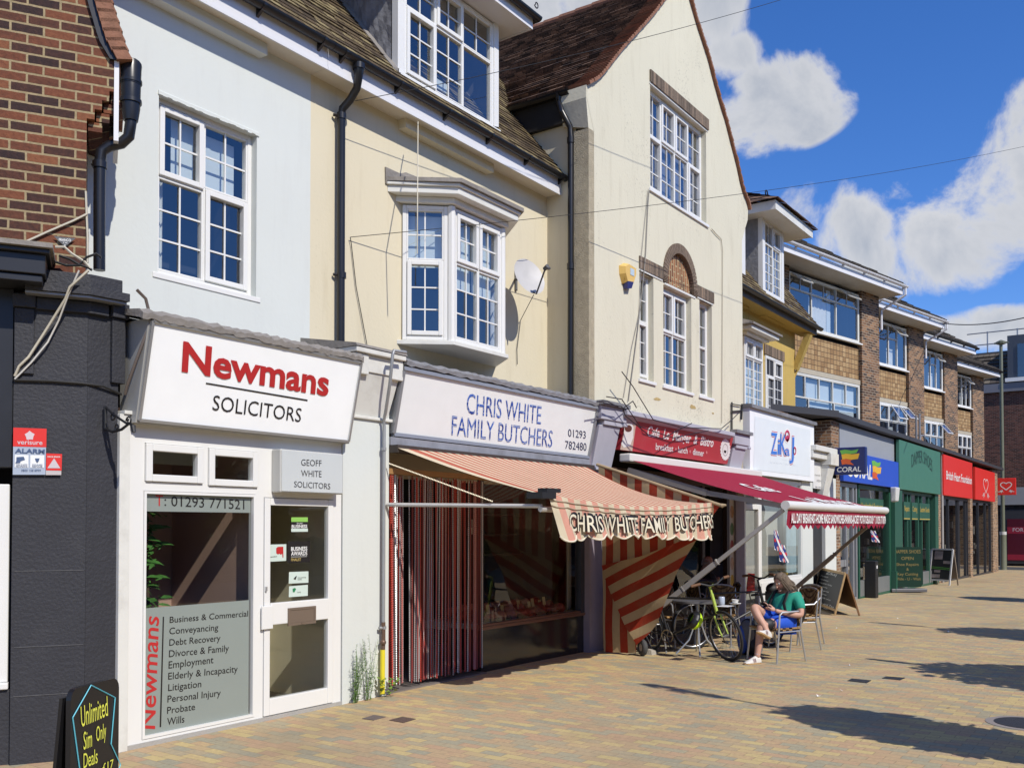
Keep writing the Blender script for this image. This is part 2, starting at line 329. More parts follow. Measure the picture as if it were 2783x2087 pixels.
    def build(s, name, m, parent=None, smooth=False, bevel=0., fix=True):
        me = bpy.data.meshes.new(name); org = ORG.get(parent.name, Vector((0, 0, 0))) if parent else Vector((0, 0, 0))
        me.from_pydata([tuple(Vector(p)-org) for p in s.v], [], s.f)
        if s.uv:
            ul = me.uv_layers.new(name='UVMap')
            for pi, pol in enumerate(me.polygons):
                if pi in s.uv:
                    for k, li in enumerate(pol.loop_indices): ul.data[li].uv = s.uv[pi][k]
        if fix and not s.uv:
            bm = bmesh.new(); bm.from_mesh(me); bmesh.ops.recalc_face_normals(bm, faces=bm.faces); bm.to_mesh(me); bm.free()
        me.materials.append(m)
        if smooth:
            for p in me.polygons: p.use_smooth = True
        o = bpy.data.objects.new(name, me); COL.objects.link(o)
        if parent: o.parent = parent; ORG[o.name] = org
        else: ORG[o.name] = Vector((0, 0, 0))
        if bevel:
            bv = o.modifiers.new('bevel', 'BEVEL'); bv.width = bevel; bv.segments = 2; bv.limit_method = 'ANGLE'
        if smooth:
            try: me.set_sharp_from_angle(angle=math.radians(40))
            except Exception: pass
        return o
ORG = {}
def tag(o, label, cat, group=None, kind=None):
    o['label'] = label; o['category'] = cat
    if group: o['group'] = group
    if kind: o['kind'] = kind
    return o
def thing(name, label, cat, loc=(0, 0, 0), group=None, rotz=None):
    """an Empty at the thing's base. Parts are given in world coordinates, or in the Empty's own axes when rotz is given."""
    o = bpy.data.objects.new(name, None); COL.objects.link(o); o.empty_display_size = .2; o.location = loc
    ORG[o.name] = Vector(loc)
    if rotz is not None: o.rotation_euler = (0, 0, rotz); ORG[o.name] = Vector((0, 0, 0))
    return tag(o, label, cat, group)
def struct(o): o['kind'] = 'structure'; return o
def copy_tree(o, parent=None):
    c = o.copy(); COL.objects.link(c)
    if parent: c.parent = parent
    for ch in list(o.children): copy_tree(ch, c)
    return c

# ------------------------------------------------------------------ lettering
_tc = {}
def text_shape(txt, bold=0., shear=0., spacing=1.0):
    key = (txt, bold, shear, spacing)
    if key in _tc: return _tc[key]
    cu = bpy.data.curves.new('lettering', 'FONT'); cu.body = txt; cu.offset = bold; cu.shear = shear; cu.space_character = spacing
    cu.resolution_u = 3; cu.align_x = 'LEFT'
    ob = bpy.data.objects.new('lettering', cu); COL.objects.link(ob)
    dg = bpy.context.evaluated_depsgraph_get(); dg.update(); me = bpy.data.meshes.new_from_object(ob.evaluated_get(dg))
    vs_ = [(p.co.x, p.co.y) for p in me.vertices]; fs = [tuple(p.vertices) for p in me.polygons]
    bpy.data.objects.remove(ob); bpy.data.curves.remove(cu); bpy.data.meshes.remove(me)
    xs = [p[0] for p in vs_]; x0, x1 = min(xs), max(xs)
    _tc[key] = (vs_, fs, x0, x1); return _tc[key]
def put_text(mb, txt, p00, p10, p01, bold=0., shear=0., cap=.7, spacing=1.0, warp=None, thick=0.):
    """letters whose baseline runs p00->p10; p01 is the top of the capitals above p00"""
    vs_, fs, x0, x1 = text_shape(txt, bold, shear, spacing); p00, p10, p01 = Vector(p00), Vector(p10), Vector(p01)
    ax, ay = p10-p00, p01-p00; out = []; nrm = ax.cross(ay).normalized()
    for x, y in vs_:
        s_, t_ = (x-x0)/max(1e-6, x1-x0), y/cap
        if warp: s_, t_ = warp(s_, t_)
        out.append(p00+ax*s_+ay*t_ + nrm*thick)
    mb.add(out, fs); return mb
# ------------------------------------------------------------------ palette
WHITE = mat('white_render', (.61, .64, .615), .85, var=.04, scale=1.2, bump=.08, bscale=22, streak=.16, stain=(.45, .45, .44), spec=.2)
CREAM = mat('cream_render', (.64, .58, .43), .85, var=.04, scale=1.0, bump=.10, bscale=25, streak=.28, stain=(.42, .35, .22), spec=.2, speck=.18)
GCREAM = mat('pale_cream_render', (.63, .60, .475), .85, var=.06, scale=.9, bump=.14, bscale=25, streak=.35, stain=(.40, .36, .26), spec=.2, speck=.6)
ROUGHC = mat('bare_grey_roughcast', (.42, .37, .27), .95, var=.3, scale=12, bump=.9, bscale=70, dirt=.5, stain=(.2, .18, .14), spec=.1)
OCHRE = mat('ochre_render', (.50, .36, .11), .85, var=.08, scale=1.5, bump=.3, bscale=25, streak=.5, stain=(.30, .22, .09), spec=.2)
UPVC = mat('white_window_plastic', (.72, .72, .70), .35, var=.03, scale=3, spec=.4)
FRAMEW = mat('old_white_paint', (.66, .66, .62), .55, var=.05, scale=4, dirt=.5, stain=(.35, .33, .29))
SOFFIT = mat('soffit_board', (.62, .57, .47), .6, var=.05, scale=2, dirt=.25, stain=(.4, .3, .18))
FASCIA = mat('white_fascia_board', (.68, .68, .70), .4, var=.03, scale=2)
GUTTER = mat('black_gutter_plastic', (.012, .012, .014), .32, var=.2, scale=8, spec=.5)
BLACKW = mat('black_masonry_paint', (.032, .033, .040), .62, var=.18, scale=5, bump=.35, bscale=40, dirt=.22, stain=(.085, .085, .09), spec=.35)
BLACKP = mat('black_gloss_board', (.022, .023, .027), .35, var=.2, scale=5)
LEAD = mat('lead_sheet', (.25, .25, .26), .6, .3, var=.35, scale=9, bump=.6, bscale=14, dirt=.35, stain=(.12, .11, .10))
LEADF = mat('lead_flashing', (.24, .22, .20), .75, .1, var=.3, scale=8, bump=.5, bscale=18, dirt=.4, stain=(.1, .09, .08))
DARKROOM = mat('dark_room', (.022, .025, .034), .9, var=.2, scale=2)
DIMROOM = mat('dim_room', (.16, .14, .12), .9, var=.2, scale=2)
BLIND = mat('blind_cloth', (.66, .72, .72), .9, var=.04, scale=3)
CURTAIN = mat('net_curtain', (.75, .75, .70), .9, var=.15, scale=9)
BRICKD = mat('dark_stained_brick', (.16, .125, .10), .9, var=.25, scale=30, bump=.5, bscale=60)
GLASS = glass_mat('window_glass', tint=(.86, .90, .93), base=.15, gain=1.0)
SHOPGLASS = glass_mat('shop_glass', tint=(.82, .84, .82), base=.055, gain=.9)
ALU = mat('brushed_aluminium', (.55, .56, .57), .35, .75, var=.08, scale=20)
GREYMETAL = mat('grey_metal_trim', (.30, .31, .33), .45, .4, var=.1, scale=6)
LBRICK = brick_mat('red_brown_facing_brick', [(0, (.035, .022, .022)), (.25, (.065, .030, .024)), (.5, (.115, .045, .028)), (.75, (.165, .058, .032)), (1, (.215, .085, .042))], (.33, .26, .15), ms=.0085, fine=.35, bump=.6)
MBRICK = brick_mat('brown_multi_brick', [(0, (.055, .040, .035)), (.35, (.14, .075, .045)), (.7, (.24, .125, .065)), (1, (.34, .19, .10))], (.30, .25, .19), ms=.011, fine=.3)
DBRICK = brick_mat('dark_red_brick', [(0, (.05, .022, .018)), (.5, (.10, .038, .028)), (1, (.16, .065, .045))], (.16, .12, .10), ms=.01, fine=.3)
TILEHANG = brick_mat('buff_hung_tile', [(0, (.27, .165, .08)), (.4, (.34, .215, .105)), (.75, (.39, .26, .13)), (1, (.46, .32, .17))], (.09, .06, .04), bw=.175, bh=.14, ms=.009, offset=.0, fine=.3, bump=.5)
SOLDIER = brick_mat('soldier_course_brick', [(0, (.10, .075, .055)), (.5, (.20, .15, .11)), (1, (.28, .20, .14))], (.16, .13, .10), bw=.075, bh=.6, ms=.010, offset=0., fine=.4)
ARCHB = brick_mat('upright_arch_brick', [(0, (.11, .05, .035)), (.4, (.24, .10, .05)), (1, (.36, .16, .08))], (.42, .34, .20), bw=.215, bh=.072, ms=.011, plane='wall_vertical', fine=.35)
ROOFT = brick_mat('clay_roof_tile', [(0, (.050, .036, .030)), (.35, (.105, .068, .052)), (.7, (.17, .105, .075)), (1, (.25, .16, .11))], (.02, .014, .012), bw=.165, bh=.5, ms=.005, plane='uv', fine=.6, offset=0.)
ROOFM = brick_mat('mossy_roof_tile', [(0, (.05, .036, .022)), (.4, (.10, .070, .040)), (.75, (.17, .13, .065)), (1, (.26, .21, .11))], (.02, .016, .012), bw=.165, bh=.5, ms=.005, plane='uv', fine=.9, offset=0.)
ROOFC = brick_mat('brown_concrete_tile', [(0, (.055, .045, .038)), (.5, (.10, .085, .07)), (1, (.18, .15, .11))], (.02, .018, .016), bw=.3, bh=.5, ms=.01, plane='uv', fine=.6, offset=0.)
TILERED = mat('red_clay_verge_tile', (.24, .11, .065), .85, var=.4, scale=14, bump=.4, bscale=40, dirt=.4, stain=(.10, .09, .05))
PAVE = brick_mat('block_paving', [(0, (.33, .305, .215)), (.16, (.37, .33, .22)), (.30, (.42, .33, .20)), (.48, (.46, .33, .19)), (.62, (.46, .305, .19)), (.76, (.50, .38, .19)), (.90, (.53, .42, .195)), (1, (.46, .34, .19))], (.27, .20, .12),
                 bw=.2, bh=.1, ms=.0026, plane='ground', fine=.22, bump=.3, rough=.9)

# ------------------------------------------------------------------ building kit (local axes: x along the facade, y inwards, z up)
def holed(mb, outer, holes, y, depth=.1):
    """an upright sheet at y with openings, and the reveals of those openings"""
    bm = bmesh.new(); es = []
    for loop in [outer]+holes:
        vs_ = [bm.verts.new((x, 0, z)) for x, z in loop]
        es += [bm.edges.new((vs_[i], vs_[(i+1) % len(vs_)])) for i in range(len(vs_))]
    bmesh.ops.triangle_fill(bm, use_beauty=True, use_dissolve=False, edges=es, normal=(0, -1, 0))
    bm.verts.index_update(); mb.add([(v.co.x, y, v.co.z) for v in bm.verts], [tuple(v.index for v in f.verts) for f in bm.faces]); bm.free()
    for lp in holes:
        n = len(lp)
        for i in range(n):
            (xa, za), (xb, zb) = lp[i], lp[(i+1) % n]
            mb.quad((xa, y, za), (xb, y, zb), (xb, y+depth, zb), (xa, y+depth, za))
def rect(x0, x1, z0, z1): return [(x0, z0), (x1, z0), (x1, z1), (x0, z1)]
def rim(mb, x0, x1, z0, z1, w, y0, y1, wb=None, wt=None):
    wb = w if wb is None else wb; wt = w if wt is None else wt
    mb.box(x0, x0+w, y0, y1, z0, z1); mb.box(x1-w, x1, y0, y1, z0, z1)
    mb.box(x0+w, x1-w, y0, y1, z0, z0+wb); mb.box(x0+w, x1-w, y0, y1, z1-wt, z1)
def window(parent, x0, x1, z0, z1, y, cells, fw=.045, sill=.06, bars=True, room=.7, blinds=(), frame=None, glass=None, sash=.05, label=None, room_mat=None, sill_over=.05, name='window', bw=.016):
    """cells: (fx0, fx1, fz0, fz1, panes across, panes up, opening sash?). Fractions of the space inside the outer frame."""
    frame = frame or UPVC; glass = glass or GLASS
    fr, pn, gb = MB(), MB(), MB()
    rim(fr, x0, x1, z0, z1, fw, y, y+.07)
    X0, X1, Z0, Z1 = x0+fw, x1-fw, z0+fw, z1-fw; W, H = X1-X0, Z1-Z0
    for c in cells:
        a, b, lo, hi = X0+c[0]*W, X0+c[1]*W, Z0+c[2]*H, Z0+c[3]*H
        r = .022
        rim(fr, a, b, lo, hi, r, y+.004, y+.066)
        if c[6]: rim(fr, a+r*.5, b-r*.5, lo+r*.5, hi-r*.5, sash, y-.018, y+.05); r = r*.5+sash
        a, b, lo, hi = a+r, b-r, lo+r, hi-r
        pn.quad((a-.004, y+.036, lo-.004), (b+.004, y+.036, lo-.004), (b+.004, y+.036, hi+.004), (a-.004, y+.036, hi+.004))
        for i in range(1, c[4]): xx = a+(b-a)*i/c[4]; gb.box(xx-bw/2, xx+bw/2, y+.020, y+.033, lo-.003, hi+.003)
        for j in range(1, c[5]): zz = lo+(hi-lo)*j/c[5]; gb.box(a-.003, b+.003, y+.0215, y+.0345, zz-bw/2, zz+bw/2)
    w = fr.build(name, frame, parent, bevel=.006)
    if label: w['label'] = label
    pn.build('pane', glass, w)
    if gb.v: gb.build('glazing_bar', UPVC, w)
    if sill:
        s_ = MB(); s_.box(x0-sill_over, x1+sill_over, y-sill, y+.02, z0-.05, z0-.002); s_.build('sill', frame, w, bevel=.005)
    if room:
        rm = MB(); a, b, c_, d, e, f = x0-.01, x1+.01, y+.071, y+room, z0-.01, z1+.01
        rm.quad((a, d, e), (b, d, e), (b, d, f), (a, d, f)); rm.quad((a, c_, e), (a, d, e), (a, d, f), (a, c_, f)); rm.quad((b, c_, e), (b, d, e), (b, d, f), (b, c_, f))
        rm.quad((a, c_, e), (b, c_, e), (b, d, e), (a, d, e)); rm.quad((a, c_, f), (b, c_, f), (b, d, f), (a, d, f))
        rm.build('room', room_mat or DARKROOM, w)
    for i, (fx0, fx1, fz0, fz1, m_) in enumerate(blinds):
        bl = MB(); n = 14; A, B = X0+fx0*W, X0+fx1*W
        for k in range(n):
            xa, xb = A+(B-A)*k/n, A+(B-A)*(k+1)/n; q = .012 if m_ is CURTAIN else 0.
            bl.quad((xa, y+.13+q*math.sin(k*2.1), Z0+fz0*H), (xb, y+.13+q*math.sin(k*2.1+2.1), Z0+fz0*H), (xb, y+.13+q*math.sin(k*2.1+2.1), Z0+fz1*H), (xa, y+.13+q*math.sin(k*2.1), Z0+fz1*H))
        bl.build('curtain' if m_ is CURTAIN else 'blind', m_, w)
    return w
def tile_slope(mb, a, b, c, d, rows, lift=.018, jitter=.012):
    """overlapping courses between eave a->b and top d->c (a-d left edge, b-c right edge)"""
    a, b, c, d = map(Vector, (a, b, c, d)); nrm = (b-a).cross(d-a).normalized()
    if nrm.z < 0: nrm = -nrm
    wid = (b-a).length
    n = max(1, int(wid/.5))
    for i in range(rows):
        t0, t1 = i/rows, (i+1.25)/rows if i < rows-1 else 1.
        off = random.random()*3
        for k in range(n):
            s0, s1 = k/n, (k+1)/n; j = random.uniform(-jitter, jitter)*.5
            def P(s_, t_, h): return (a+(b-a)*s_)*(1-t_)+(d+(c-d)*s_)*t_ + nrm*h
            h = lift+j
            p = [P(s0, t0, h), P(s1, t0, h), P(s1, min(1, t1), .002), P(s0, min(1, t1), .002)]
            u0, u1 = off+s0*wid, off+s1*wid
            mb.add(p, [(0, 1, 2, 3)], [[(u0, i*.5+.05), (u1, i*.5+.05), (u1, i*.5+.45), (u0, i*.5+.45)]])
            mb.add([P(s0, t0, 0), P(s1, t0, 0), p[1], p[0]], [(0, 1, 2, 3)], [[(u0, i*.5+.03), (u1, i*.5+.03), (u1, i*.5+.05), (u0, i*.5+.05)]])
def gutter_run(parent, a, b, r=.06, m=None, name='gutter', brackets=.8, bracket_mat=None):
    m = m or GUTTER; a, b = Vector(a), Vector(b); t = (b-a).normalized(); out = Vector((t.y, -t.x, 0)); mb = MB(); n = 9
    prof = [(r*math.cos(math.pi+math.pi*k/(n-1)), r*math.sin(math.pi+math.pi*k/(n-1))) for k in range(n)]
    prof2 = [(p*.9, q*.9+.0) for p, q in prof[::-1]]
    pts = [a+out*p+Vector((0, 0, q)) for p, q in prof+prof2]; pts2 = [b+out*p+Vector((0, 0, q)) for p, q in prof+prof2]; k = len(pts)
    mb.add(pts+pts2, [(i, (i+1) % k, k+(i+1) % k, k+i) for i in range(k)]+[tuple(range(k)), tuple(range(k, 2*k))])
    g = mb.build(name, m, parent, smooth=True)
    if brackets:
        L_ = (b-a).length; q = int(L_/brackets)
        for i in range(q+1):
            c = a+t*(.15+i*(L_-.3)/max(1, q)); bb = MB()
            prof3 = [(p*1.12, w_*1.12) for p, w_ in prof]+[(p*.98, w_*.98) for p, w_ in prof[::-1]]
            bb.extrude([c+out*p+Vector((0, 0, w_)) for p, w_ in prof3], t*.035)
            bb.extrude([c-out*(r*1.05)+Vector((0, 0, -.0)), c-out*(r*1.05)+Vector((0, 0, -r*1.9)), c+out*(r*.3)+Vector((0, 0, -r*1.05))], t*.03)
            bb.build('bracket', bracket_mat or m, g)
    return g

# ================================================================== ground
XG0, XG1 = -25., 160.
gm = MB(); xs = [XG0, 10.]+[10+6*i for i in range(1, 8)]+[XG1]
for i in range(len(xs)-1):
    gm.quad((xs[i], -40, gz(xs[i])), (xs[i+1], -40, gz(xs[i+1])), (xs[i+1], 60, gz(xs[i+1])), (xs[i], 60, gz(xs[i])))
ground = struct(gm.build('ground', PAVE))

# ================================================================== corner building at the left: brick above, black shopfront below, set at an angle
LB = Frame(3.93, 0.02, -31)
lb = thing('corner_building', 'brick building with black painted shopfront and clay tiled verge at far left', 'building', LB.o, rotz=LB.a)
def la(u, v, y=0.): return LB.at(u, v, y)
YB = .10                                                          # brick face, behind the shopfront face
bx1 = la(235, 400, YB)[0]
# brick face, stepping out under the verge
steps = [(235, 336), (257, 321), (277, 302), (297, 280), (316, 228)]
zst = [la(u, v, YB) for u, v in steps]
out = [(-4.5, 2.9), (bx1, 2.9)]
zc = zst[0][1]; xcur = bx1
prev = bx1
tops = [la(235, 322, YB)[1], la(257, 297, YB)[1], la(277, 273, YB)[1], la(297, 248, YB)[1]]
for k, (u, v) in enumerate(steps[1:]):
    xx = la(u, v, YB)[0]; out += [(prev, tops[k]), (xx, tops[k])]; prev = xx
verge = [(316, 165), (300, 140), (285, 122), (277, 95), (268, 60), (259, 30), (251, 0), (240, -60), (215, -160), (150, -420)]
vp = [la(u, v, YB) for u, v in verge]
out += [(prev, vp[0][1])] + [p for p in vp[1:]] + [(-4.5, vp[-1][1])]
m_ = MB(); m_.prism(out, YB, YB+.8); m_.build('brick_wall', LBRICK, lb)
m_ = MB(); m_.prism([(bx1-.35, 2.9), (bx1-.02, 2.9), (bx1-.02, tops[0]-.005), (bx1-.35, tops[0]-.005)], YB+.81, YB+1.2); m_.build('side_wall', LBRICK, lb)
# corbelled courses stepping back behind the face
m_ = MB(); xq = [la(u, 300, YB)[0] for u, _ in steps]
for k in range(4): m_.box(xq[k]+.012, xq[k+1]+.055, YB+.05, YB+.6, tops[k]-.075, tops[k]-.003)
m_.build('corbel', LBRICK, lb)
# verge: dark undercloak, then two rows of clay tiles following the swept curve
m_ = MB(); m2 = MB(); m3 = MB()
vo = [(318, 165), (303, 140), (290, 118), (281, 92), (272, 60), (263, 30), (255, 0), (244, -60), (219, -160), (154, -420)]
vq = [la(u, v, YB-.02) for u, v in vo]
to = [(352, 165), (337, 128), (327, 95), (316, 60), (305, 25), (298, 0), (287, -50), (262, -150), (200, -400)]
tq = [la(u, v, YB-.03) for u, v in to]
for i in range(len(vq)-1):
    (xa, za), (xb, zb) = vq[i], vq[i+1]; m_.hexa([(xa-.05, YB-.03, za), (xa+.02, YB-.03, za), (xa+.02, YB+.7, za), (xa-.05, YB+.7, za), (xb-.05, YB-.03, zb), (xb+.02, YB-.03, zb), (xb+.02, YB+.7, zb), (xb-.05, YB+.7, zb)])
m_.build('undercloak', GUTTER, lb)
def along(pl, t):
    d = [0.]
    for i in range(len(pl)-1): d.append(d[-1]+math.dist(pl[i], pl[i+1]))
    s_ = t*d[-1]
    for i in range(len(pl)-1):
        if s_ <= d[i+1] or i == len(pl)-2:
            k = (s_-d[i])/max(1e-6, d[i+1]-d[i]); return (pl[i][0]+(pl[i+1][0]-pl[i][0])*k, pl[i][1]+(pl[i+1][1]-pl[i][1])*k)
NT = 22
for i in range(NT):
    (xa, za), (xb, zb) = along(tq, i/NT), along(tq, (i+1.15)/NT if i < NT-1 else 1); (ia, ja), (ib, jb) = along(vq, i/NT), along(vq, (i+1.15)/NT if i < NT-1 else 1)
    k = .022
    m2.hexa([(ia, YB-.06, ja-.005), (xa+k, YB-.06, za), (xa+k, YB+.75, za), (ia, YB+.75, ja-.005), (ib, YB-.06, jb+.01), (xb, YB-.06, zb+.012), (xb, YB+.75, zb+.012), (ib, YB+.75, jb+.01)])
m2.build('verge_tile', TILERED, lb)
# black shopfront: splayed left face, then the wall of the recessed shop at the left
xl = la(33, 1400, 0)[0]
m_ = MB(); m_.box(xl, -.0, 0, .5, -.02, la(240, 800, -.15)[1]-.001)
pil = m_.build('pilaster', BLACKW, lb)
# the second face of the pilaster, square to the street, is a prism standing beside the first
def loc(p): d = Vector(p)-LB.o; return (d.dot(LB.d), d.dot(LB.n), p[2])
xr = at(318, 1400, 0.)[0]
m_ = MB(); A, B_, C_, D_ = loc((3.932, .021, 0)), loc((xr, 0.0, 0)), loc((xr, .45, 0)), loc((4.1, .45, 0))
m_.extrude([(p[0], p[1], -.02) for p in (A, B_, C_, D_)], (0, 0, la(240, 800, -.15)[1]+.018)); m_.build('pilaster_return', BLACKW, lb)
def band(z0, z1, proj, m, nm, xa=None, x_end=0., ext=0.):
    """a moulding that follows both faces of the pilaster head"""
    q = MB(); xa = xl if xa is None else xa; p = proj
    o1, o2 = loc((xr+ext, -p, 0)), loc((xr+ext, .4, 0)); mid = (-.02*p/.1+.0, -p*.9, 0)
    pts = [(xa, -p, z0), (0.02, -p*1.0, z0), (o1[0], o1[1], z0), (o2[0], o2[1], z0), (.1, .45, z0), (xa, .45, z0)]
    q.extrude(pts, (0, 0, z1-z0)); return q.build(nm, m, lb, bevel=.006)
zt = [la(240, 740, -.15)[1], la(240, 778, -.15)[1], la(240, 800, -.15)[1], la(240, 820, -.08)[1], la(240, 850, -.05)[1]]
xm = la(68, 790, -.13)[0]
band(zt[1]+.005, zt[0]+.0, .10, BLACKW, 'blocking_course', la(85, 780, -.1)[0], ext=-.03)
band(zt[2], zt[1], .15, BLACKW, 'cornice', xm, ext=.0)
band(zt[2]-.022, zt[2]-.002, .125, GREYMETAL, 'cornice_trim', xm, ext=-.01)
band(zt[4], zt[3]+.01, .035, BLACKW, 'capital_band', la(98, 840, -.03)[0], ext=-.10)
for uu0, uu1 in ((34, 97), ):
    a_, b_ = la(uu0, 840, -.05)[0], la(uu1, 840, -.05)[0]; m_ = MB(); m_.box(a_, b_, -.05, .02, la(60, 833, -.05)[1], la(60, 798, -.05)[1]); m_.box(a_+.01, b_-.01, -.022, .02, la(60, 1015, -.02)[1], la(60, 835, -.05)[1]); m_.build('capital_block', BLACKW, lb, bevel=.006)
a_, b_ = at(321, 840, -.05)[0]-.02, xr+.0
m_ = MB()
def lbox(xa, xb, ya, yb, za, zb):
    c = [loc((x, y, 0)) for x, y in ((xa, ya), (xb, ya), (xb, yb), (xa, yb))]
    m_.hexa([(p[0], p[1], za) for p in c]+[(p[0], p[1], zb) for p in c])
zk = [at(345, 868, -.05)[1], at(345, 828, -.05)[1], at(345, 1045, -.02)[1]]
lbox(a_-.02, b_+.06, -.055, .1, zk[0], zk[1]); lbox(a_-.01, b_+.045, -.028, .1, zk[2], zk[0]-.003)
m_.build('scroll_block', BLACKW, lb, bevel=.006)
# horizontal joints worn through the paint
m_ = MB()
for zz in (.86, .50, 1.42):
    m_.box(xl+.02, -.01, -.0035, .01, zz-.0025, zz+.0025)
m_.build('paint_joint', mat('worn_joint', (.09, .09, .095), .8, var=.5, scale=20), lb)
# fascia box and shop of the black shop further left
fz = [la(60, 700, -.1)[1], la(60, 760, -.1)[1]]
m_ = MB(); xf = la(127, 720, -.12)[0]
m_.box(-4.5, xf, -.30, .1, la(80, 742, -.3)[1], la(80, 696, -.3)[1]+.02)
m_.box(-4.5, xf+.03, -.34, .12, la(80, 696, -.3)[1]+.021, la(80, 672, -.34)[1])
m_.box(-4.5, xf-.02, -.28, .1, la(80, 757, -.28)[1]-.02, la(80, 746, -.28)[1]); m_.build('fascia_box', BLACKP, lb, bevel=.006)
m_ = MB(); m_.box(-4.5, xf+.05, -.38, .13, la(80, 672, -.34)[1]+.002, la(80, 672, -.34)[1]+.035); m_.build('fascia_lead_cap', LEADF, lb)
m_ = MB(); m_.box(-4.5, xl-.004, .02, .3, la(20, 1270, 0)[1], la(80, 757, -.28)[1]-.02); m_.build('shutter_box', BLACKP, lb, bevel=.006)
m_ = MB(); zs0, zs1 = la(15, 1855, 0)[1], la(15, 1315, 0)[1]; rim(m_, -2.2, xl-.02, zs0, zs1, .085, .03, .12); m_.box(-2.2, xl-.015, .0, .14, zs0-.05, zs0-.001)
w_ = m_.build('shop_window', UPVC, lb, bevel=.008)
m_ = MB(); m_.quad((-2.2, .08, zs0), (xl-.1, .08, zs0), (xl-.1, .08, zs1), (-2.2, .08, zs1)); m_.build('pane', SHOPGLASS, w_)
m_ = MB(); m_.box(-2.2, xl-.004, .03, .3, -.02, zs0-.052); m_.build('stall_riser', BLACKW, lb)
m_ = MB(); m_.box(-4.5, -.1, .52, 3., -.02, 2.9); m_.build('shop_interior', DARKROOM, lb)
# big black rainwater head with swan neck and downpipe in the corner by the white house
m_ = MB(); YP = .16
def lp3(u, v, y): x, z = la(u, v, y); return (x, y, z)
m_.lathe([(.078, 0), (.080, .02), (.076, .03), (.074, -.0+.05)], lp3(356, 232, YP), 16)
hx, _, hz = lp3(356, 236, YP); zt_ = lp3(356, 178, YP)[2]; zb_ = lp3(356, 330, YP)[2]
m_.tube([(hx, YP, zb_), (hx, YP, zb_+.10), (hx, YP, zt_-.03), (hx, YP+.015, zt_+.005)], [.055, .070, .078, .082], 16)
m_.tube([(hx, YP, zb_+.14), (hx, YP, zb_+.17)], .082, 16)
m_.tube([(hx, YP, zb_+.3), (hx, YP, zb_+.325)], .084, 16)
m_.tube([lp3(356, 330, YP), lp3(350, 372, YP), lp3(330, 390, YP+.03), lp3(297, 398, YP+.05), lp3(276, 412, YP+.05), lp3(271, 445, YP+.05), lp3(270, 560, YP+.05), lp3(270, 735, YP+.05)], .044, 12)
m_.tube([lp3(271, 440, YP+.05), lp3(271, 458, YP+.05)], .054, 12); m_.tube([lp3(262, 445, YP+.05), lp3(248, 448, YP+.05)], .012, 6)
m_.build('downpipe', GUTTER, lb, smooth=True)
m_ = MB(); xx, zz = la(322, 165, YB); m_.box(xx-.03, xx+.005, YB-.01, YB+.5, la(322, 385, YB)[1], zz); m_.build('bargeboard', FASCIA, lb)
# ================================================================== the terrace: white house and cream house under one roof line
YU, YG = .60, -.13
def ua(u, v): return at(u, v, YU)
xb_ = ua(843, 600)[0]; xin = ua(1487, 700)[0]
wh = thing('white_house', 'white rendered house over the solicitors, with a white latticed window', 'building', (3.6, 0, 0))
ch = thing('cream_house', 'cream rendered house over the butchers, with an oriel window and a dormer', 'building', (xb_, 0, 0))
YF, ZF = .36, 1.75+.6647*(.36+6.72)                                # eaves fascia: face and lower edge
ZTOP = ZF+.02
# white house wall and window
x0, z1 = ua(434, 258); x1, _ = ua(700, 366); _, z0 = ua(424, 737)
x0 = ua(430, 500)[0]; x1 = ua(697, 600)[0]; z0 = (ua(424, 737)[1]+ua(705, 812)[1])/2; z1 = (ua(431, 252)[1]+ua(700, 372)[1])/2
m_ = MB(); holed(m_, rect(3.3, xb_, 2.3, ZTOP), [rect(x0, x1, z0, z1)], YU, .12); m_.build('wall', WHITE, wh)
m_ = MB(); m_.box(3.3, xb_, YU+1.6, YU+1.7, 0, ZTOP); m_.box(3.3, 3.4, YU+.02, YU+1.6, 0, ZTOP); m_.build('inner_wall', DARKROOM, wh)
fzt = 1-(ua(480, 462)[1]-z0)/(z1-z0)*0
def fz(v, u=560): return (ua(u, v)[1]-z0-.045)/(z1-z0-.09)
tL, tR = .585, .50
tz = (ua(430, 466)[1]-z0)/(z1-z0)
tz2 = (ua(697, 545)[1]-z0)/(z1-z0)
window(wh, x0, x1, z0, z1, YU+.075, [(0, .49, tz, 1, 2, 2, True), (.49, 1, tz2-.01, 1, 2, 2, False), (0, .49, 0, tz, 2, 3, False), (.49, 1, 0, tz2-.01, 2, 3, True)],
       blinds=[(.22, .46, tz+.02, .98, BLIND), (.51, .93, tz2, .96, BLIND), (0.02, .13, .02, tz, CURTAIN)], sill=.085, sill_over=.05, label='white casement window with glazing bars and half drawn pale blind')
m_ = MB(); n = 24
for i in range(n):
    a, b = x0-.01+(x1-x0+.03)*i/n, x0-.01+(x1-x0+.03)*(i+1)/n; q = random.uniform(-.006, .006); m_.hexa([(a, YU-.012, z1-.004+q), (b, YU-.012, z1-.004+q), (b, YU+.02, z1-.004), (a, YU+.02, z1-.004), (a, YU-.012, z1+.026), (b, YU-.012, z1+.026), (b, YU+.02, z1+.05), (a, YU+.02, z1+.05)])
m_.build('render_drip', WHITE, wh)
# cream house wall; the oriel stands in front of it
fx0, fx1 = at(1228, 900, .15)[0], at(1368, 900, .15)[0]; YO = .15; pO = YU-YO; dxo = pO/1.11
zo0 = at(1225, 925, YO)[1]; zo1 = at(1225, 560, YO)[1]
m_ = MB(); holed(m_, rect(xb_, xin+.02, 2.3, ZTOP), [rect(fx0-dxo+.06, fx1+dxo-.06, zo0, zo1)], YU, .1); m_.build('wall', CREAM, ch)
m_ = MB(); m_.box(xb_, xin, YU+1.6, YU+1.7, 0, ZTOP); m_.build('inner_wall', DARKROOM, ch)
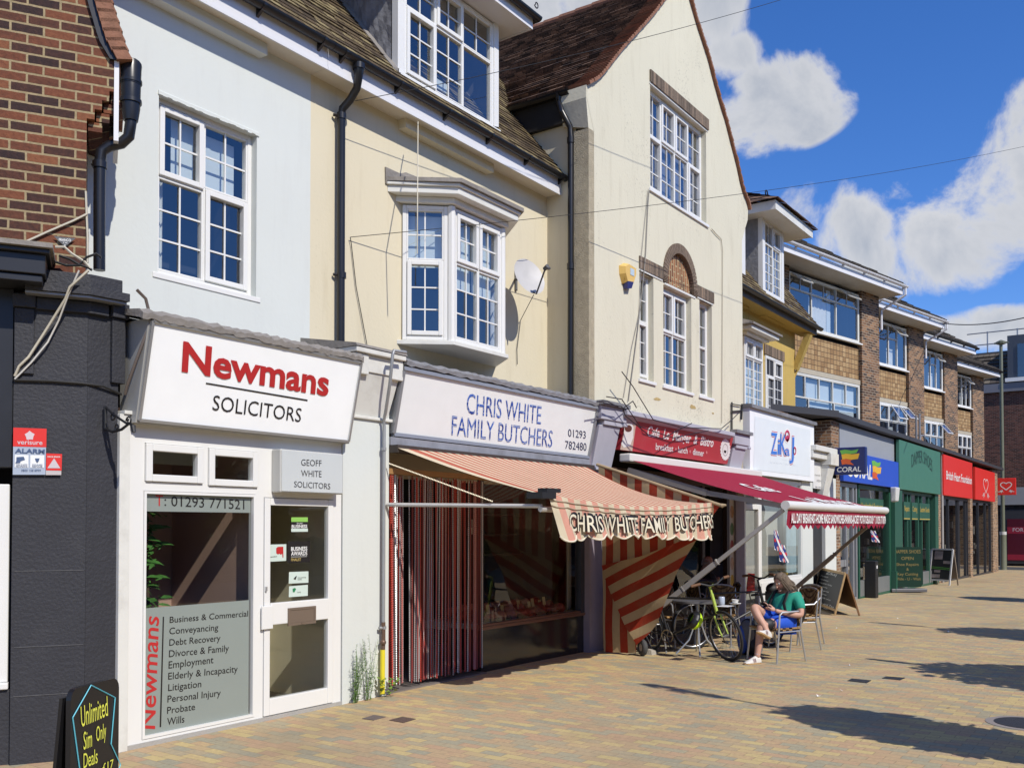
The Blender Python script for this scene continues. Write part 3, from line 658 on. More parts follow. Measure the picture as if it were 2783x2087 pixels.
# eaves: soffit, fascia, gutter for the pair
for th, xa, xb2 in ((wh, 3.3, xb_-.002), (ch, xb_+.002, at(1523, 530, YF)[0])):
    m_ = MB(); m_.box(xa, xb2, YF+.012, YU, ZF+.012, ZF+.03); m_.build('soffit', SOFFIT, th)
    m_ = MB(); m_.box(xa, xb2, YF-.012, YF+.01, ZF-.004, ZF+.215); m_.box(xa, xb2, YF-.020, YF-.013, ZF-.012, ZF+.02); m_.build('fascia', FASCIA, th)
    gutter_run(th, (xa, YF-.075, ZF+.235), (xb2+(.06 if th is ch else 0), YF-.075, ZF+.235), .058, GUTTER, brackets=.78)
# the wall stands forward under each dormer
YX = YU-.12
zbx = at(727, 151, YX)[1]
for th, m2, ua_, ub_, va in ((wh, WHITE, 300, 727, 151), (ch, CREAM, 1104, 1342, 478)):
    a, b = at(ua_, 100, YX)[0], at(ub_, va, YX)[0]
    mm = MB(); mm.box(a, b, YX, YU+.0, zbx, ZF+.010); mm.build('dormer_apron', m2, th)
# roof
TAN = math.tan(math.radians(51)); YE, ZE = YF-.06, ZF+.27; YR = 4.4
def rz(y): return ZE+(y-YE)*TAN
xend = xin+.9
for th, xa, xb2 in ((wh, 3.3, xb_), (ch, xb_, xend)):
    m_ = MB(); tile_slope(m_, (xa, YE, ZE), (xb2, YE, ZE), (xb2, YR, rz(YR)), (xa, YR, rz(YR)), 62, lift=.016)
    m_.build('roof', ROOFM, th, fix=False)
    m_ = MB(); m_.quad((xa, YE+.03, ZE-.012), (xb2, YE+.03, ZE-.012), (xb2, YR, rz(YR)-.04), (xa, YR, rz(YR)-.04)); m_.build('roof_felt', GUTTER, th)
# dormers
YD = .47
def dormer(th, xa, xb2, zt, cells, blinds, room_mat):
    zb = rz(YD)-.02; fr = .10
    yb = YD+(zt-ZE)/TAN+.4
    for q_ in (xa, xb2-fr): MB().box(q_, q_+fr, YD, YD+.10, zb, zt).build('corner_post', UPVC, th, bevel=.006)
    for x_, dx in ((xa+.004, .012), (xb2-.016, .012)):
        mm = MB(); n1, n2 = 26, 14
        def C(i, j):
            y = YD+.101+(yb-YD)*i/n1; zl = rz(y)-.05; z = zl+(zt-zl)*j/n2; k = (math.sin(y*9+z*5)*math.sin(z*11-y*4)+math.sin(y*23+z*17))*.010*min(1, i)*min(1, j)
            return (x_+k-(0.01 if dx else 0), y, z)
        for i in range(n1):
            for j in range(n2):
                if rz(YD+.1+(yb-YD)*i/n1)-.05 < zt: mm.quad(C(i, j), C(i+1, j), C(i+1, j+1), C(i, j+1))
        mm.build('lead_cheek', LEAD, th, smooth=True)
        mm = MB(); y2 = YE+(zt-ZE)/TAN
        mm.hexa([(x_-.09, YD+.0, rz(YD)-.0), (x_+.012, YD, rz(YD)-.0), (x_+.012, y2, rz(y2)), (x_-.09, y2, rz(y2)), (x_-.09, YD+.0, rz(YD)+.028), (x_+.012, YD, rz(YD)+.05), (x_+.012, y2, rz(y2)+.05), (x_-.09, y2, rz(y2)+.028)]); mm.build('lead_flashing', LEADF, th)
    window(th, xa+fr, xb2-fr, zb+.02, zt-.02, YD+.012, cells, room=1.6, blinds=blinds, sill=.05, sill_over=.09, room_mat=room_mat, label='three light dormer window with glazing bars')
    ov = .30
    m_ = MB(); m_.box(xa-ov, xb2+ov, YD-ov, yb+.3, zt, zt+.025); m_.build('dormer_soffit', FASCIA, th)
    m_ = MB(); m_.box(xa-ov-.02, xb2+ov+.02, YD-ov-.02, YD-ov, zt-.012, zt+.16); m_.box(xb2+ov, xb2+ov+.02, YD-ov, yb+.3, zt-.012, zt+.16); m_.box(xa-ov-.02, xa-ov, YD-ov, yb+.3, zt-.012, zt+.16); m_.build('dormer_fascia', FASCIA, th)
    gutter_run(th, (xa-ov-.05, YD-ov-.075, zt+.15), (xb2+ov+.09, YD-ov-.075, zt+.15), .055, GUTTER, name='dormer_gutter', brackets=0)
    gutter_run(th, (xb2+ov+.075, YD-ov-.06, zt+.15), (xb2+ov+.075, yb, zt+.15), .055, GUTTER, name='dormer_gutter', brackets=0)
    m_ = MB(); e = .06; A, B_, C_, D_ = (xa-ov-e, YD-ov-e, zt+.17), (xb2+ov+e, YD-ov-e, zt+.17), (xb2+ov+e, yb+1, zt+.17), (xa-ov-e, yb+1, zt+.17); xm_ = (xa+xb2)/2
    tile_slope(m_, A, B_, (xm_+.02, YD+.7, zt+1.0), (xm_-.02, YD+.7, zt+1.0), 10); tile_slope(m_, B_, C_, (xm_, yb+1, zt+1.0), (xm_, YD+.7, zt+1.0), 10); tile_slope(m_, D_, A, (xm_, YD+.7, zt+1.0), (xm_, yb+1, zt+1.0), 10)
    m_.build('dormer_roof', ROOFT, th, fix=False)
    m_ = MB(); p = Vector((xb2+ov+.05, YD-ov-.04, zt+.30)); m_.tube([p+Vector((.045*math.sin(a)*(1-a/9), -.02, .02-.045*math.cos(a)*(1-a/9))) for a in [k*.4 for k in range(-3, 14)]], .008, 6); m_.build('hip_iron', GUTTER, th, smooth=True)
da, db = at(1082, 150, YD)[0], at(1356, 350, YD)[0]; zdt = at(1345, 62, YD)[1]
c1 = (ua(1108, 120)[0]-da)/(db-da)
dormer(ch, da, db, zdt, [(0, .325, .62, 1, 2, 2, False), (.325, .64, .62, 1, 2, 2, True), (.64, 1, .62, 1, 2, 2, False), (0, .325, 0, .62, 2, 3, True), (.325, .64, 0, .62, 2, 3, False), (.64, 1, 0, .62, 1, 1, False)],
       [(.36, .55, 0, .20, BLIND)], DIMROOM)
wb = at(737, 40, YD)[0]
dormer(wh, wb-1.9, wb, zdt, [(0, .33, .62, 1, 2, 2, False), (.33, .66, .62, 1, 2, 2, True), (.66, 1, .62, 1, 2, 2, False), (0, .33, 0, .62, 2, 3, True), (.33, .66, 0, .62, 2, 3, False), (.66, 1, 0, .62, 2, 3, True)], [], DIMROOM)
# oriel window
def oriel(th, fx0, fx1, YO, YW, z0, z1, dxo, blinds=True, roofm=LEADF, canopy=None):
    """front light between fx0 and fx1, canted sides running back dxo to the wall"""
    canopy = canopy or FRAMEW
    L_ = math.hypot(dxo, YW-YO); ang = math.degrees(math.atan2(YO-YW, dxo))
    bay = MB(); zc = z1
    pts0 = [(fx0-dxo, YW), (fx0, YO), (fx1, YO), (fx1+dxo, YW)]
    bay.extrude([(x, y, z0-.06) for x, y in [(fx0-dxo-.05, YW), (fx0-.03, YO-.06), (fx1+.03, YO-.06), (fx1+dxo+.05, YW)]], (0, 0, .05))
    b = bay.build('oriel_sill', FRAMEW, th, bevel=.006)
    for k, (x_, y_) in enumerate(pts0[1:3]):
        mm = MB(); mm.lathe([(.05, z0-.008), (.05, z1)], (x_+(.012 if k == 0 else -.012), y_+.02, 0), 8); mm.build('oriel_post', UPVC, th)
    w1 = window(th, fx0+.035, fx1-.035, z0, z1, YO, [(0, .5, .60, 1, 2, 2, True), (.5, 1, .60, 1, 2, 2, True), (0, .5, 0, .60, 2, 3, False), (.5, 1, 0, .60, 2, 3, False)], room=0, sill=0,
                blinds=[(0.02, .49, .42, .97, BLIND), (.52, .98, .42, .97, BLIND)], label='front light of the oriel with half drawn blinds')
    # canted sides: built square, then turned into place
    def turn(o, px, py, a):
        ca, sa = math.cos(a), math.sin(a); org = ORG[th.name]
        for q in [o]+list(o.children_recursive):
            for vtx in q.data.vertices:
                x, y = vtx.co.x+org.x-px, vtx.co.y+org.y-py; vtx.co.x = px+x*ca-y*sa-org.x; vtx.co.y = py+x*sa+y*ca-org.y
    wl = window(th, fx0-dxo+.03, fx0-dxo+L_-.05, z0, z1, YW, [(0, 1, .60, 1, 2, 2, False), (0, 1, 0, .60, 2, 3, True)], room=0, sill=0, blinds=[(.02, .98, .56, .97, BLIND)], label='left canted light with its lower sash ajar')
    turn(wl, fx0-dxo, YW, math.radians(ang))
    wr = window(th, fx1+.05, fx1+L_-.03, z0, z1, YO, [(0, 1, .60, 1, 2, 2, False), (0, 1, 0, .60, 2, 3, False)], room=0, sill=0, label='right canted light')
    turn(wr, fx1, YO, -math.radians(ang))
    mm = MB(); mm.extrude([(x, y, z0-.012) for x, y in [(fx0-dxo+.08, YW-.02), (fx0+.05, YO+.1), (fx1-.05, YO+.1), (fx1+dxo-.08, YW-.02)]], (0, 0, .01)); mm.extrude([(x, y, z1+.002) for x, y in [(fx0-dxo+.08, YW-.02), (fx0+.05, YO+.1), (fx1-.05, YO+.1), (fx1+dxo-.08, YW-.02)]], (0, 0, .01))
    mm.quad((fx0-dxo+.05, YW+.9, z0), (fx1+dxo, YW+.9, z0), (fx1+dxo, YW+.9, z1), (fx0-dxo+.05, YW+.9, z1)); mm.quad((fx0-dxo+.06, YW+.11, z0), (fx0-dxo+.06, YW+.9, z0), (fx0-dxo+.06, YW+.9, z1), (fx0-dxo+.06, YW+.11, z1)); mm.quad((fx1+dxo-.06, YW+.11, z0), (fx1+dxo-.06, YW+.9, z0), (fx1+dxo-.06, YW+.9, z1), (fx1+dxo-.06, YW+.11, z1))
    mm.quad((fx0-dxo+.06, YW+.1, z0-.002), (fx1+dxo-.06, YW+.1, z0-.002), (fx1+dxo-.06, YW+.9, z0-.002), (fx0-dxo+.06, YW+.9, z0-.002)); mm.build('oriel_room', mat('blue_grey_room', (.07, .08, .10), .9), th)
    # canopy: moulded frieze and a lead roof
    def ring(o, za, zb2, m, nm):
        q = MB(); q.extrude([(x, y, za) for x, y in [(fx0-dxo-o*1.25, YW-.001), (fx0-o*.5, YO-o), (fx1+o*.5, YO-o), (fx1+dxo+o*1.25, YW-.001)]], (0, 0, zb2-za)); return q.build(nm, m, th, bevel=.008)
    ring(.06, z1+.014, z1+.085, canopy, 'canopy_soffit'); ring(.17, z1+.086, z1+.165, canopy, 'canopy_fascia'); ring(.20, z1+.166, z1+.205, canopy, 'canopy_moulding')
    q = MB(); zr = z1+.206; o = .235
    P0 = [(fx0-dxo-o*1.1, YW-.002), (fx0-o*.5, YO-o), (fx1+o*.5, YO-o), (fx1+dxo+o*1.1, YW-.002)]; rise = .20
    P1 = [(fx0-dxo+.1, YW-.002), (fx0+.1, YW-.03), (fx1-.1, YW-.03), (fx1+dxo-.1, YW-.002)]
    q.add([(x, y, zr) for x, y in P0]+[(x, y, zr+.045) for x, y in P0]+[(x, y, zr+rise) for x, y in P1], [(0, 1, 5, 4), (1, 2, 6, 5), (2, 3, 7, 6), (4, 5, 9, 8), (5, 6, 10, 9), (6, 7, 11, 10), (3, 2, 1, 0), (0, 4, 8, 11, 7, 3)])
    q.build('canopy_lead_roof', roofm, th)
oriel(ch, fx0, fx1, YO, YU, zo0, zo1, dxo)
m_ = MB(); p = at(1045, 470, YU-.01); p1 = at(1155, 500, YU-.01); m_.prism([at(1045, 455, YU), at(1046, 500, YU), at(1160, 508, YU)], YU-.02, YU); m_.build('upstand_flashing', LEADF, ch)
# downpipe on the cream house with swan neck
m_ = MB(); yp = YU-.075
def wp(u, v, y): x, z = at(u, v, y); return (x, y, z)
g0 = wp(975, 205, YF-.075); m_.tube([(g0[0], YF-.075, ZF+.18), (g0[0], YF-.075, ZF+.06), wp(970, 240, YF-.02), wp(952, 272, yp-.1), wp(931, 296, yp-.02), wp(928, 318, yp), wp(927, 560, yp), wp(926, 940, yp)], [.062, .045, .043, .043, .043, .043, .043, .043], 12)
m_.tube([(g0[0], YF-.075, ZF+.19), (g0[0], YF-.075, ZF+.13)], .066, 12)
for v in (316, 748): m_.tube([wp(928, v-7, yp), wp(928, v+9, yp)], .052, 12); q = Vector(wp(928, v, yp)); m_.tube([q, q+Vector((-.075, .05, 0))], .016, 6)
dp = m_.build('downpipe', GUTTER, ch, smooth=True)
# ================================================================== gabled house over the cafe
gh = thing('gabled_house', 'pale cream gabled house with steep tiled roof and blind brick arch', 'building', (xin, 0, 0))
def ga(u, v, y=YG): return at(u, v, y)
left = [(1615, 1140), (1615, 358), (1595, 266), (1596, 232), (1622, 217), (1635, 202), (1653, 180), (1685, 139), (1716, 104), (1748, 70), (1780, 32), (1802, 2)]
right = [(2018, 1180), (2018, 655), (2024, 625), (2032, 598), (2033, 572), (2030, 553), (2018, 523), (2010, 494), (2000, 446), (1985, 389), (1970, 329), (1954, 278), (1938, 221), (1922, 158), (1890, 60), (1873, 0)]
Lp, Rp = [ga(*p) for p in left], [ga(*p) for p in right]
def cross(p, q, r, s):
    d1 = (q[0]-p[0], q[1]-p[1]); d2 = (s[0]-r[0], s[1]-r[1]); k = ((r[0]-p[0])*d2[1]-(r[1]-p[1])*d2[0])/(d1[0]*d2[1]-d1[1]*d2[0]); return (p[0]+d1[0]*k, p[1]+d1[1]*k)
apex = cross(Lp[8], Lp[11], Rp[12], Rp[15])
xg0, xg1 = (Lp[0][0]+Lp[1][0])/2, (Rp[0][0]+Rp[1][0])/2
Lp[0] = (xg0, 3.30); Lp[1] = (xg0, Lp[1][1]); Rp[0] = (xg1, 3.30); Rp[1] = (xg1, Rp[1][1])
outer = Lp+[apex]+Rp[::-1]
# windows
gx0, gx1 = ga(1767, 300)[0], ga(1919, 400)[0]; gz0 = (ga(1763, 512)[1]+ga(1925, 612)[1])/2; gz1 = (ga(1767, 232)[1]+ga(1925, 360)[1])/2
lw = [(ga(1738, 800)[0], ga(1776, 800)[0]), (ga(1803, 850)[0], ga(1879, 900)[0]), (ga(1901, 900)[0], ga(1935, 950)[0])]
lz0 = (ga(1735, 1028)[1]+ga(1940, 1084)[1])/2; lz1 = (ga(1738, 735)[1]+ga(1935, 830)[1])/2; lzm = ga(1803, 773)[1]
ax0, ax1 = ga(1801, 790)[0], ga(1893, 800)[0]; axc = (ax0+ax1)/2; ztop = ga(1837, 659)[1]; zsp = ga(1800, 757)[1]-.02; ro = (ax1-ax0)/2+.0; ri = ro-.16
sp = lzm+.04
def arch(rx, rz, zb, n=18): return [(axc-rx, zb)]+[(axc-rx*math.cos(math.pi*k/n), zsp_+rz*math.sin(math.pi*k/n)) for k in range(n+1)]+[(axc+rx, zb)]
zsp_ = ztop-ro
zsp_ = max(zsp_, sp+.02)
rzo = ztop-zsp_
archO = arch(ro, rzo, sp)
holes = [rect(gx0, gx1, gz0, gz1), rect(lw[0][0], lw[0][1], lz0, lz1), rect(lw[2][0], lw[2][1], lz0, lz1), rect(lw[1][0], lw[1][1], lz0, lzm), archO]
m_ = MB(); holed(m_, outer, holes, YG, .16); m_.build('wall', GCREAM, gh)
m_ = MB(); xr_ = xin; m_.quad((xr_, YG+.24, 3.40), (xr_, 8, 3.40), (xr_, 8, 7.9), (xr_, YG+.24, 7.9)); m_.build('side_wall', CREAM, gh)
m_ = MB(); m_.quad((xg1, YG, 2.3), (xg1, 8, 2.3), (xg1, 8, 7.9), (xg1, YG, 7.9)); m_.build('far_side_wall', CREAM, gh)
m_ = MB(); m_.box(xr_-.06, xg0+.08, YG+.002, YG+.24, 3.44, Lp[1][1]-.001); m_.move(lambda p: p); m_.build('corner_pier', ROUGHC, gh)
m_ = MB(); kz = [Lp[1][1], Lp[2][1], Lp[3][1]]
m_.hexa([(xr_-.06, YG+.003, kz[0]), (xg0+.1, YG+.003, kz[0]), (xg0+.1, YG+.42, kz[0]+.12), (xr_-.06, YG+.42, kz[0]+.12), (Lp[2][0]-.02, YG+.003, kz[1]), (xg0+.1, YG+.003, kz[1]), (xg0+.1, YG+.42, kz[1]), (Lp[2][0]-.02, YG+.42, kz[1])])
m_.hexa([(Lp[2][0]-.02, YG+.003, kz[1]+.001), (xg0+.1, YG+.003, kz[1]+.001), (xg0+.1, YG+.42, kz[1]+.001), (Lp[2][0]-.02, YG+.42, kz[1]+.001), (Lp[3][0]-.02, YG+.003, kz[2]), (xg0+.1, YG+.003, kz[2]), (xg0+.1, YG+.42, kz[2]), (Lp[3][0]-.02, YG+.42, kz[2])]); m_.build('kneeler', GCREAM, gh)
m_ = MB(); m_.box(xg0, xg1, YG+2.2, YG+2.3, 2.3, 7.6); m_.build('inner_wall', DARKROOM, gh)
def cells4(tz): return [(k*.25, (k+1)*.25, tz, 1, 2, 2, k in (1, 2)) for k in range(4)]+[(k*.25, (k+1)*.25, 0, tz, 2, 3, k in (0, 3)) for k in range(4)]
curt = [(.03, .12, 0.02, .97, CURTAIN), (.17, .24, .02, .97, CURTAIN), (.85, .95, .02, .97, CURTAIN)]
window(gh, gx0, gx1, gz0, gz1, YG+.09, cells4(.57), room=1.2, blinds=[(.02, .98, .02, .98, mat('grey_voile', (.20, .21, .25), .9))], sill=.12, sill_over=.06, label='four light casement window high in the gable')
window(gh, lw[0][0], lw[0][1], lz0, lz1, YG+.09, [(0, 1, .56, 1, 2, 2, False), (0, 1, 0, .56, 2, 3, True)], room=1., blinds=[(.1, .4, .57, .98, CURTAIN)], sill=.12, label='narrow left window, its lower sash ajar')
window(gh, lw[1][0], lw[1][1], lz0, lzm, YG+.09, [(0, .5, .55, 1, 2, 2, True), (.5, 1, .55, 1, 2, 2, True), (0, .5, 0, .55, 2, 3, False), (.5, 1, 0, .55, 2, 3, False)], room=1., blinds=[(.02, .16, 0.02, .2, CURTAIN)], sill=.12, label='two light window under the brick arch')
window(gh, lw[2][0], lw[2][1], lz0, lz1, YG+.09, [(0, 1, .53, 1, 2, 2, False), (0, 1, 0, .53, 2, 3, False)], room=1., sill=.12, label='narrow right window')
# brick dressings
for (xa, xb2), za in (((gx0-.02, gx1+.07), gz1+.03),):
    m_ = MB(); m_.box(xa, xb2, YG-.028, YG+.05, za, za+.19); m_.build('lintel', SOLDIER, gh)
    m_ = MB(); m_.box(xa-.01, xb2-.01, YG-.01, YG+.03, za-.032, za-.002); m_.build('lintel_edge', FRAMEW, gh)
for xa, xb2 in ((lw[0][0]-.02, ax0-.002), (ax1+.002, lw[2][1]+.06)):
    m_ = MB(); m_.box(xa, xb2, YG-.022, YG+.05, lz1+.03, lz1+.22); m_.build('lintel', SOLDIER, gh)
    m_ = MB(); m_.box(xa, xb2-.02, YG-.012, YG+.03, lz1+.0, lz1+.028); m_.build('lintel_edge', FRAMEW, gh)
m_ = MB(); n = 30; pr = random.Random(3)
for k in range(n):
    a0, a1 = math.pi*(k+.07)/n, math.pi*(k+.93)/n
    q = [(axc-r*math.cos(a), zsp_+r*(rzo/ro)*math.sin(a)) for r, a in ((ro, a0), (ro, a1), (ri, a1), (ri, a0))]
    m_.prism(q, YG-.024, YG+.06)
for s_ in (-1, 1):
    for k in range(4):
        za = sp+(zsp_-sp)*k/4; m_.box(axc+s_*ri, axc+s_*ro, YG-.024, YG+.06, za+.008, za+(zsp_-sp)/4-.004)
m_.build('arch_ring', mat('arch_ring_brick', (.17, .125, .09), .9, var=.45, scale=16, bump=.5, bscale=50), gh)
m_ = MB(); q = arch(ro+.004, rzo+.004, sp-.0); q2 = arch(ri, rzo-.16, sp)
n_ = len(q); m_.add([(x, YG+.004, z) for x, z in q]+[(x, YG+.004, z) for x, z in q2], [(i, i+1, n_+i+1, n_+i) for i in range(n_-1)]); m_.build('arch_mortar', mat('pale_mortar', (.40, .34, .23), .95, var=.2, scale=20), gh)
m_ = MB(); m_.poly([(x, YG+.055, z) for x, z in arch(ri+.02, rzo-.14, sp)]); m_.build('arch_panel', ARCHB, gh)
m_ = MB(); m_.box(axc-ri-.1, axc+ri+.1, YG-.012, YG+.09, lzm+.002, sp-.0); m_.build('arch_lintel', FRAMEW, gh, bevel=.006)
# verges, roof, eaves
def verge_run(pl, out, nm, rows=46, sgn=1):
    mm = MB()
    for i in range(rows):
        a, b = along(pl, i/rows), along(pl, min(1, (i+1.25)/rows)); j = random.uniform(-.006, .006)
        tx, tz_ = b[0]-a[0], b[1]-a[1]; l = math.hypot(tx, tz_); nx, nz_ = -tz_/l*sgn, tx/l*sgn
        th_ = .045
        p = [(a[0]+nx*.002, a[1]+nz_*.002), (a[0]+nx*(th_+.012), a[1]+nz_*(th_+.012)), (b[0]+nx*th_*.75, b[1]+nz_*th_*.75), (b[0], b[1])]
        mm.prism(p, YG-.055+j, YG+.30)
    mm.build(nm, TILERED, gh)
vl = Lp[3:]+[apex]; vr = Rp[4:]+[apex]
verge_run([(x, z) for x, z in vl], 1, 'verge_tile', 60, 1); verge_run([(x, z) for x, z in vr], 1, 'verge_tile', 60, -1)
YBK = 9.
m_ = MB()
prof = [(x, z+.03) for x, z in vl]
for i in range(len(prof)-1):
    (xa, za), (xb2, zb2) = prof[i], prof[i+1]; l = math.dist(prof[i], prof[i+1]); rows = max(1, round(l/.092))
    # courses run back from the street, so the eave edge of this strip is along y
    tile_slope(m_, (xa, YBK, za), (xa, YG+.05, za), (xb2, YG+.05, zb2), (xb2, YBK, zb2), rows, lift=.030, jitter=.012)
prof = [(x, z+.03) for x, z in vr]
for i in range(len(prof)-1):
    (xa, za), (xb2, zb2) = prof[i], prof[i+1]; l = math.dist(prof[i], prof[i+1]); rows = max(1, round(l/.2))
    tile_slope(m_, (xa, YG+.05, za), (xa, YBK, za), (xb2, YBK, zb2), (xb2, YG+.05, zb2), rows, lift=.020)
m_.build('roof', ROOFT, gh, fix=False)
m_ = MB()
for k in range(26):
    y = YG+.0+k*.34; m_.tube([(apex[0], y, apex[1]+.03), (apex[0], y+.35, apex[1]+.045)], .085, 10)
m_.build('ridge_tile', TILERED, gh)
xe = Lp[3][0]; ze = Lp[3][1]
m_ = MB(); m_.box(xe+.02, xe+.05, YG+.30, 8, ze-.42, ze-.03); m_.box(xe+.051, xin+.02, YG+.43, 8, ze-.42, ze-.39); m_.build('eaves_board', mat('black_eaves_board', (.014, .013, .012), .6, var=.4, scale=6), gh)
gutter_run(gh, (xe-.02, YG+.28, ze-.0), (xe-.02, 8, ze-.0), .06, GUTTER, brackets=.9)
m_ = MB(); xq = xin-.075
def xp(u, v, x): y, z = on_x(u, v, x); return (x, y, z)
m_.tube([(xe-.02, on_x(1519, 262, xe-.02)[0], ze-.06), xp(1519, 280, xe-.02), xp(1527, 305, xin-.2), xp(1549, 345, xq), xp(1551, 372, xq), xp(1551, 700, xq), xp(1550, 1085, xq)], [.05, .042, .04, .042, .042, .042, .042], 10)
for v in (382, 724): m_.tube([xp(1551, v-8, xq), xp(1551, v+8, xq)], .053, 10); m_.rod(xp(1551, v, xq), Vector(xp(1551, v, xq))+Vector((.07, -.05, 0)), .02, 6)
m_.build('downpipe', GUTTER, gh, smooth=True)
# flaking render above the cafe cornice
m_ = MB(); pr = random.Random(11)
for (u, v, du, dv) in ((1787, 1085, 16, 5), (1883, 1106, 17, 6), (1938, 1123, 7, 3)):
    c = ga(u, v, YG-.004); n = 14; sc = .0058*1.0
    m_.poly([(c[0]+math.cos(2*math.pi*k/n)*du*sc*pr.uniform(.6, 1.15)*1.35, YG-.004, c[1]+(math.sin(2*math.pi*k/n)*dv-math.cos(2*math.pi*k/n)*du*.0)*sc*pr.uniform(.6, 1.15)) for k in range(n)])
m_.build('flaked_patch', mat('flaked_render', (.42, .31, .13), .95, var=.3, scale=20), gh)
# ================================================================== ochre house beyond the gable
YH = .6
oh = thing('ochre_house', 'narrow ochre rendered house between the cream gable and the brick flats', 'building', (ga(2020, 900)[0], 0, 0))
oa = lambda u, v: at(u, v, YH)
ox0, ox1 = xg1+.02, oa(2161, 1000)[0]
ozt = at(2190, 890, .2)[1]
zew = oa(2161, 960)[1]
YEo = .22; zeo = (at(2030, 815, YEo)[1]+at(2180, 885, YEo)[1])/2
m_ = MB(); m_.box(ox0, ox1, YH, YH+.4, 2.5, zeo-.0); m_.build('wall', OCHRE, oh)
m_ = MB(); m_.box(ox0, ox1+.45, YEo+.02, YH, zeo, zeo+.02); m_.build('soffit', OCHRE, oh)
m_ = MB(); m_.box(ox0, ox1+.45, YEo, YEo+.018, zeo-.005, zeo+.14); m_.build('fascia', mat('weathered_eaves_board', (.10, .09, .075), .8, var=.4, scale=5), oh)
gutter_run(oh, (ox0, YEo-.07, zeo+.16), (ox1+.55, YEo-.07, zeo+.16), .065, GUTTER, brackets=0)
m_ = MB(); a, b = oa(2070, 870)[0]-.2, oa(2130, 880)[0]; m_.box(at(2080, 850, .46)[0], at(2130, 880, .46)[0], .46, YH, at(2100, 868, .46)[1], zeo-.002); m_.box(ox0, at(2036, 820, .46)[0], .46, YH, at(2030, 836, .46)[1], zeo-.002); m_.build('dormer_apron', OCHRE, oh)
m_ = MB(); m_.extrude([(ox1-.02, YH, zeo-.9), (ox1+.12, YH, zeo-.9), (ox1+.12, YEo+.03, zeo-.0), (ox1+.12, YEo+.03, zeo-.14), (ox1-.02, YH, zeo-1.05)], (.02, 0, 0)); m_.bar((ox1, YH, zeo-.85), (ox1+.0, YEo+.05, zeo-.05), .16, .14, up=(0, -.5, 1)); m_.build('eaves_bracket', OCHRE, oh)
m_ = MB(); tile_slope(m_, (ox0, YEo-.04, zeo+.2), (ox1+.5, YEo-.04, zeo+.2), (ox1+.5, 3.2, zeo+.2+3.2*TAN), (ox0, 3.2, zeo+.2+3.2*TAN), 40); m_.build('roof', ROOFM, oh, fix=False)
# oriel at left, plain window at right
w2x0, w2x1 = oa(2078, 1000)[0], oa(2124, 1000)[0]; w2z1 = oa(2078, 965)[1]; w2z0 = oa(2100, 1130)[1]-.1
w1x0, w1x1 = at(2024, 1000, .3)[0], at(2074, 1000, .3)[0]; w1z1 = at(2030, 915, .3)[1]; w1z0 = w2z0
window(oh, w1x0, w1x1, w1z0, w1z1, .3, [(0, .5, .73, 1, 2, 1, True), (.5, 1, .73, 1, 2, 1, True), (0, .5, 0, .73, 2, 5, False), (.5, 1, 0, .73, 2, 5, False)], room=.29, blinds=[(.02, .98, 0, .72, BLIND)], sill=.05, label='square bay window under a lead canopy')
for q_ in (w1x0-.01, w1x1-.03): MB().box(q_, q_+.04, .371, YH, w1z0, w1z1).build('bay_side', UPVC, oh)
m_ = MB(); zc = w1z1+.02; m_.box(w1x0-.1, w1x1+.1, .2, YH, zc, zc+.06); m_.box(w1x0-.25, w1x1+.28, .05, YH, zc+.061, zc+.14); m_.build('canopy', FRAMEW, oh, bevel=.01)
m_ = MB(); m_.hexa([(w1x0-.3, .0, zc+.142), (w1x1+.35, .0, zc+.142), (w1x1+.35, YH-.001, zc+.142), (w1x0-.3, YH-.001, zc+.142), (w1x0-.3, .0, zc+.18), (w1x1+.35, .0, zc+.18), (w1x1+.1, YH-.001, zc+.42), (w1x0, YH-.001, zc+.42)]); m_.build('canopy_lead_roof', LEADF, oh)
window(oh, w2x0, w2x1, w2z0, w2z1, YH-.03, [(0, .5, .70, 1, 2, 1, False), (.5, 1, .70, 1, 2, 1, True), (0, .5, 0, .70, 2, 4, True), (.5, 1, 0, .70, 2, 4, False)], room=0, sill=.06, label='two light casement under a brick lintel')
m_ = MB(); m_.box(w2x0+.01, w2x1-.01, YH-.0075, YH-.0015, w2z0, w2z1); m_.build('dark_backing', DARKROOM, oh)  # thin sheet on the wall, its dark colour standing in for an unlit room
m_ = MB(); m_.box(w2x0-.05, w2x1+.12, YH-.035, YH+.02, w2z1+.02, w2z1+.24); m_.build('lintel', SOLDIER, oh)
# dormer with lead cheek
YDo = .35; odx0, odx1 = at(2073, 700, YDo)[0], at(2131, 800, YDo)[0]; odt = (at(2078, 590, YDo)[1]+at(2130, 640, YDo)[1])/2; odb = at(2128, 820, YDo)[1]
for q_ in (odx0, odx1-.14): MB().box(q_, q_+.14, YDo, YDo+.1, odb, odt).build('corner_post', UPVC, oh)
window(oh, odx0+.14, odx1-.14, odb, odt, YDo+.012, [(0, .5, .70, 1, 2, 1, False), (.5, 1, .70, 1, 2, 1, True), (0, .5, 0, .70, 2, 5, False), (.5, 1, 0, .70, 2, 5, False)], room=1.2, blinds=[(.45, .95, 0, .68, CURTAIN)], sill=.05, label='dormer window with glazing bars')
m_ = MB(); m_.box(odx0+.0, odx0+.02, YDo+.101, 3.2, odb-.1, odt); m_.box(odx1-.02, odx1-.0, YDo+.101, 3.2, odb-.1, odt); m_.build('lead_cheek', LEAD, oh)
m_ = MB(); m_.box(odx0-.9, odx0-.005, .9, 3.2, odb-.1, odt); m_.build('return_wall', UPVC, oh)
m_ = MB(); m_.box(odx0-1.1, odx0-.55, .52, .6, odb-.15, odt-.02); m_.build('second_dormer_post', UPVC, oh)
ov = .42
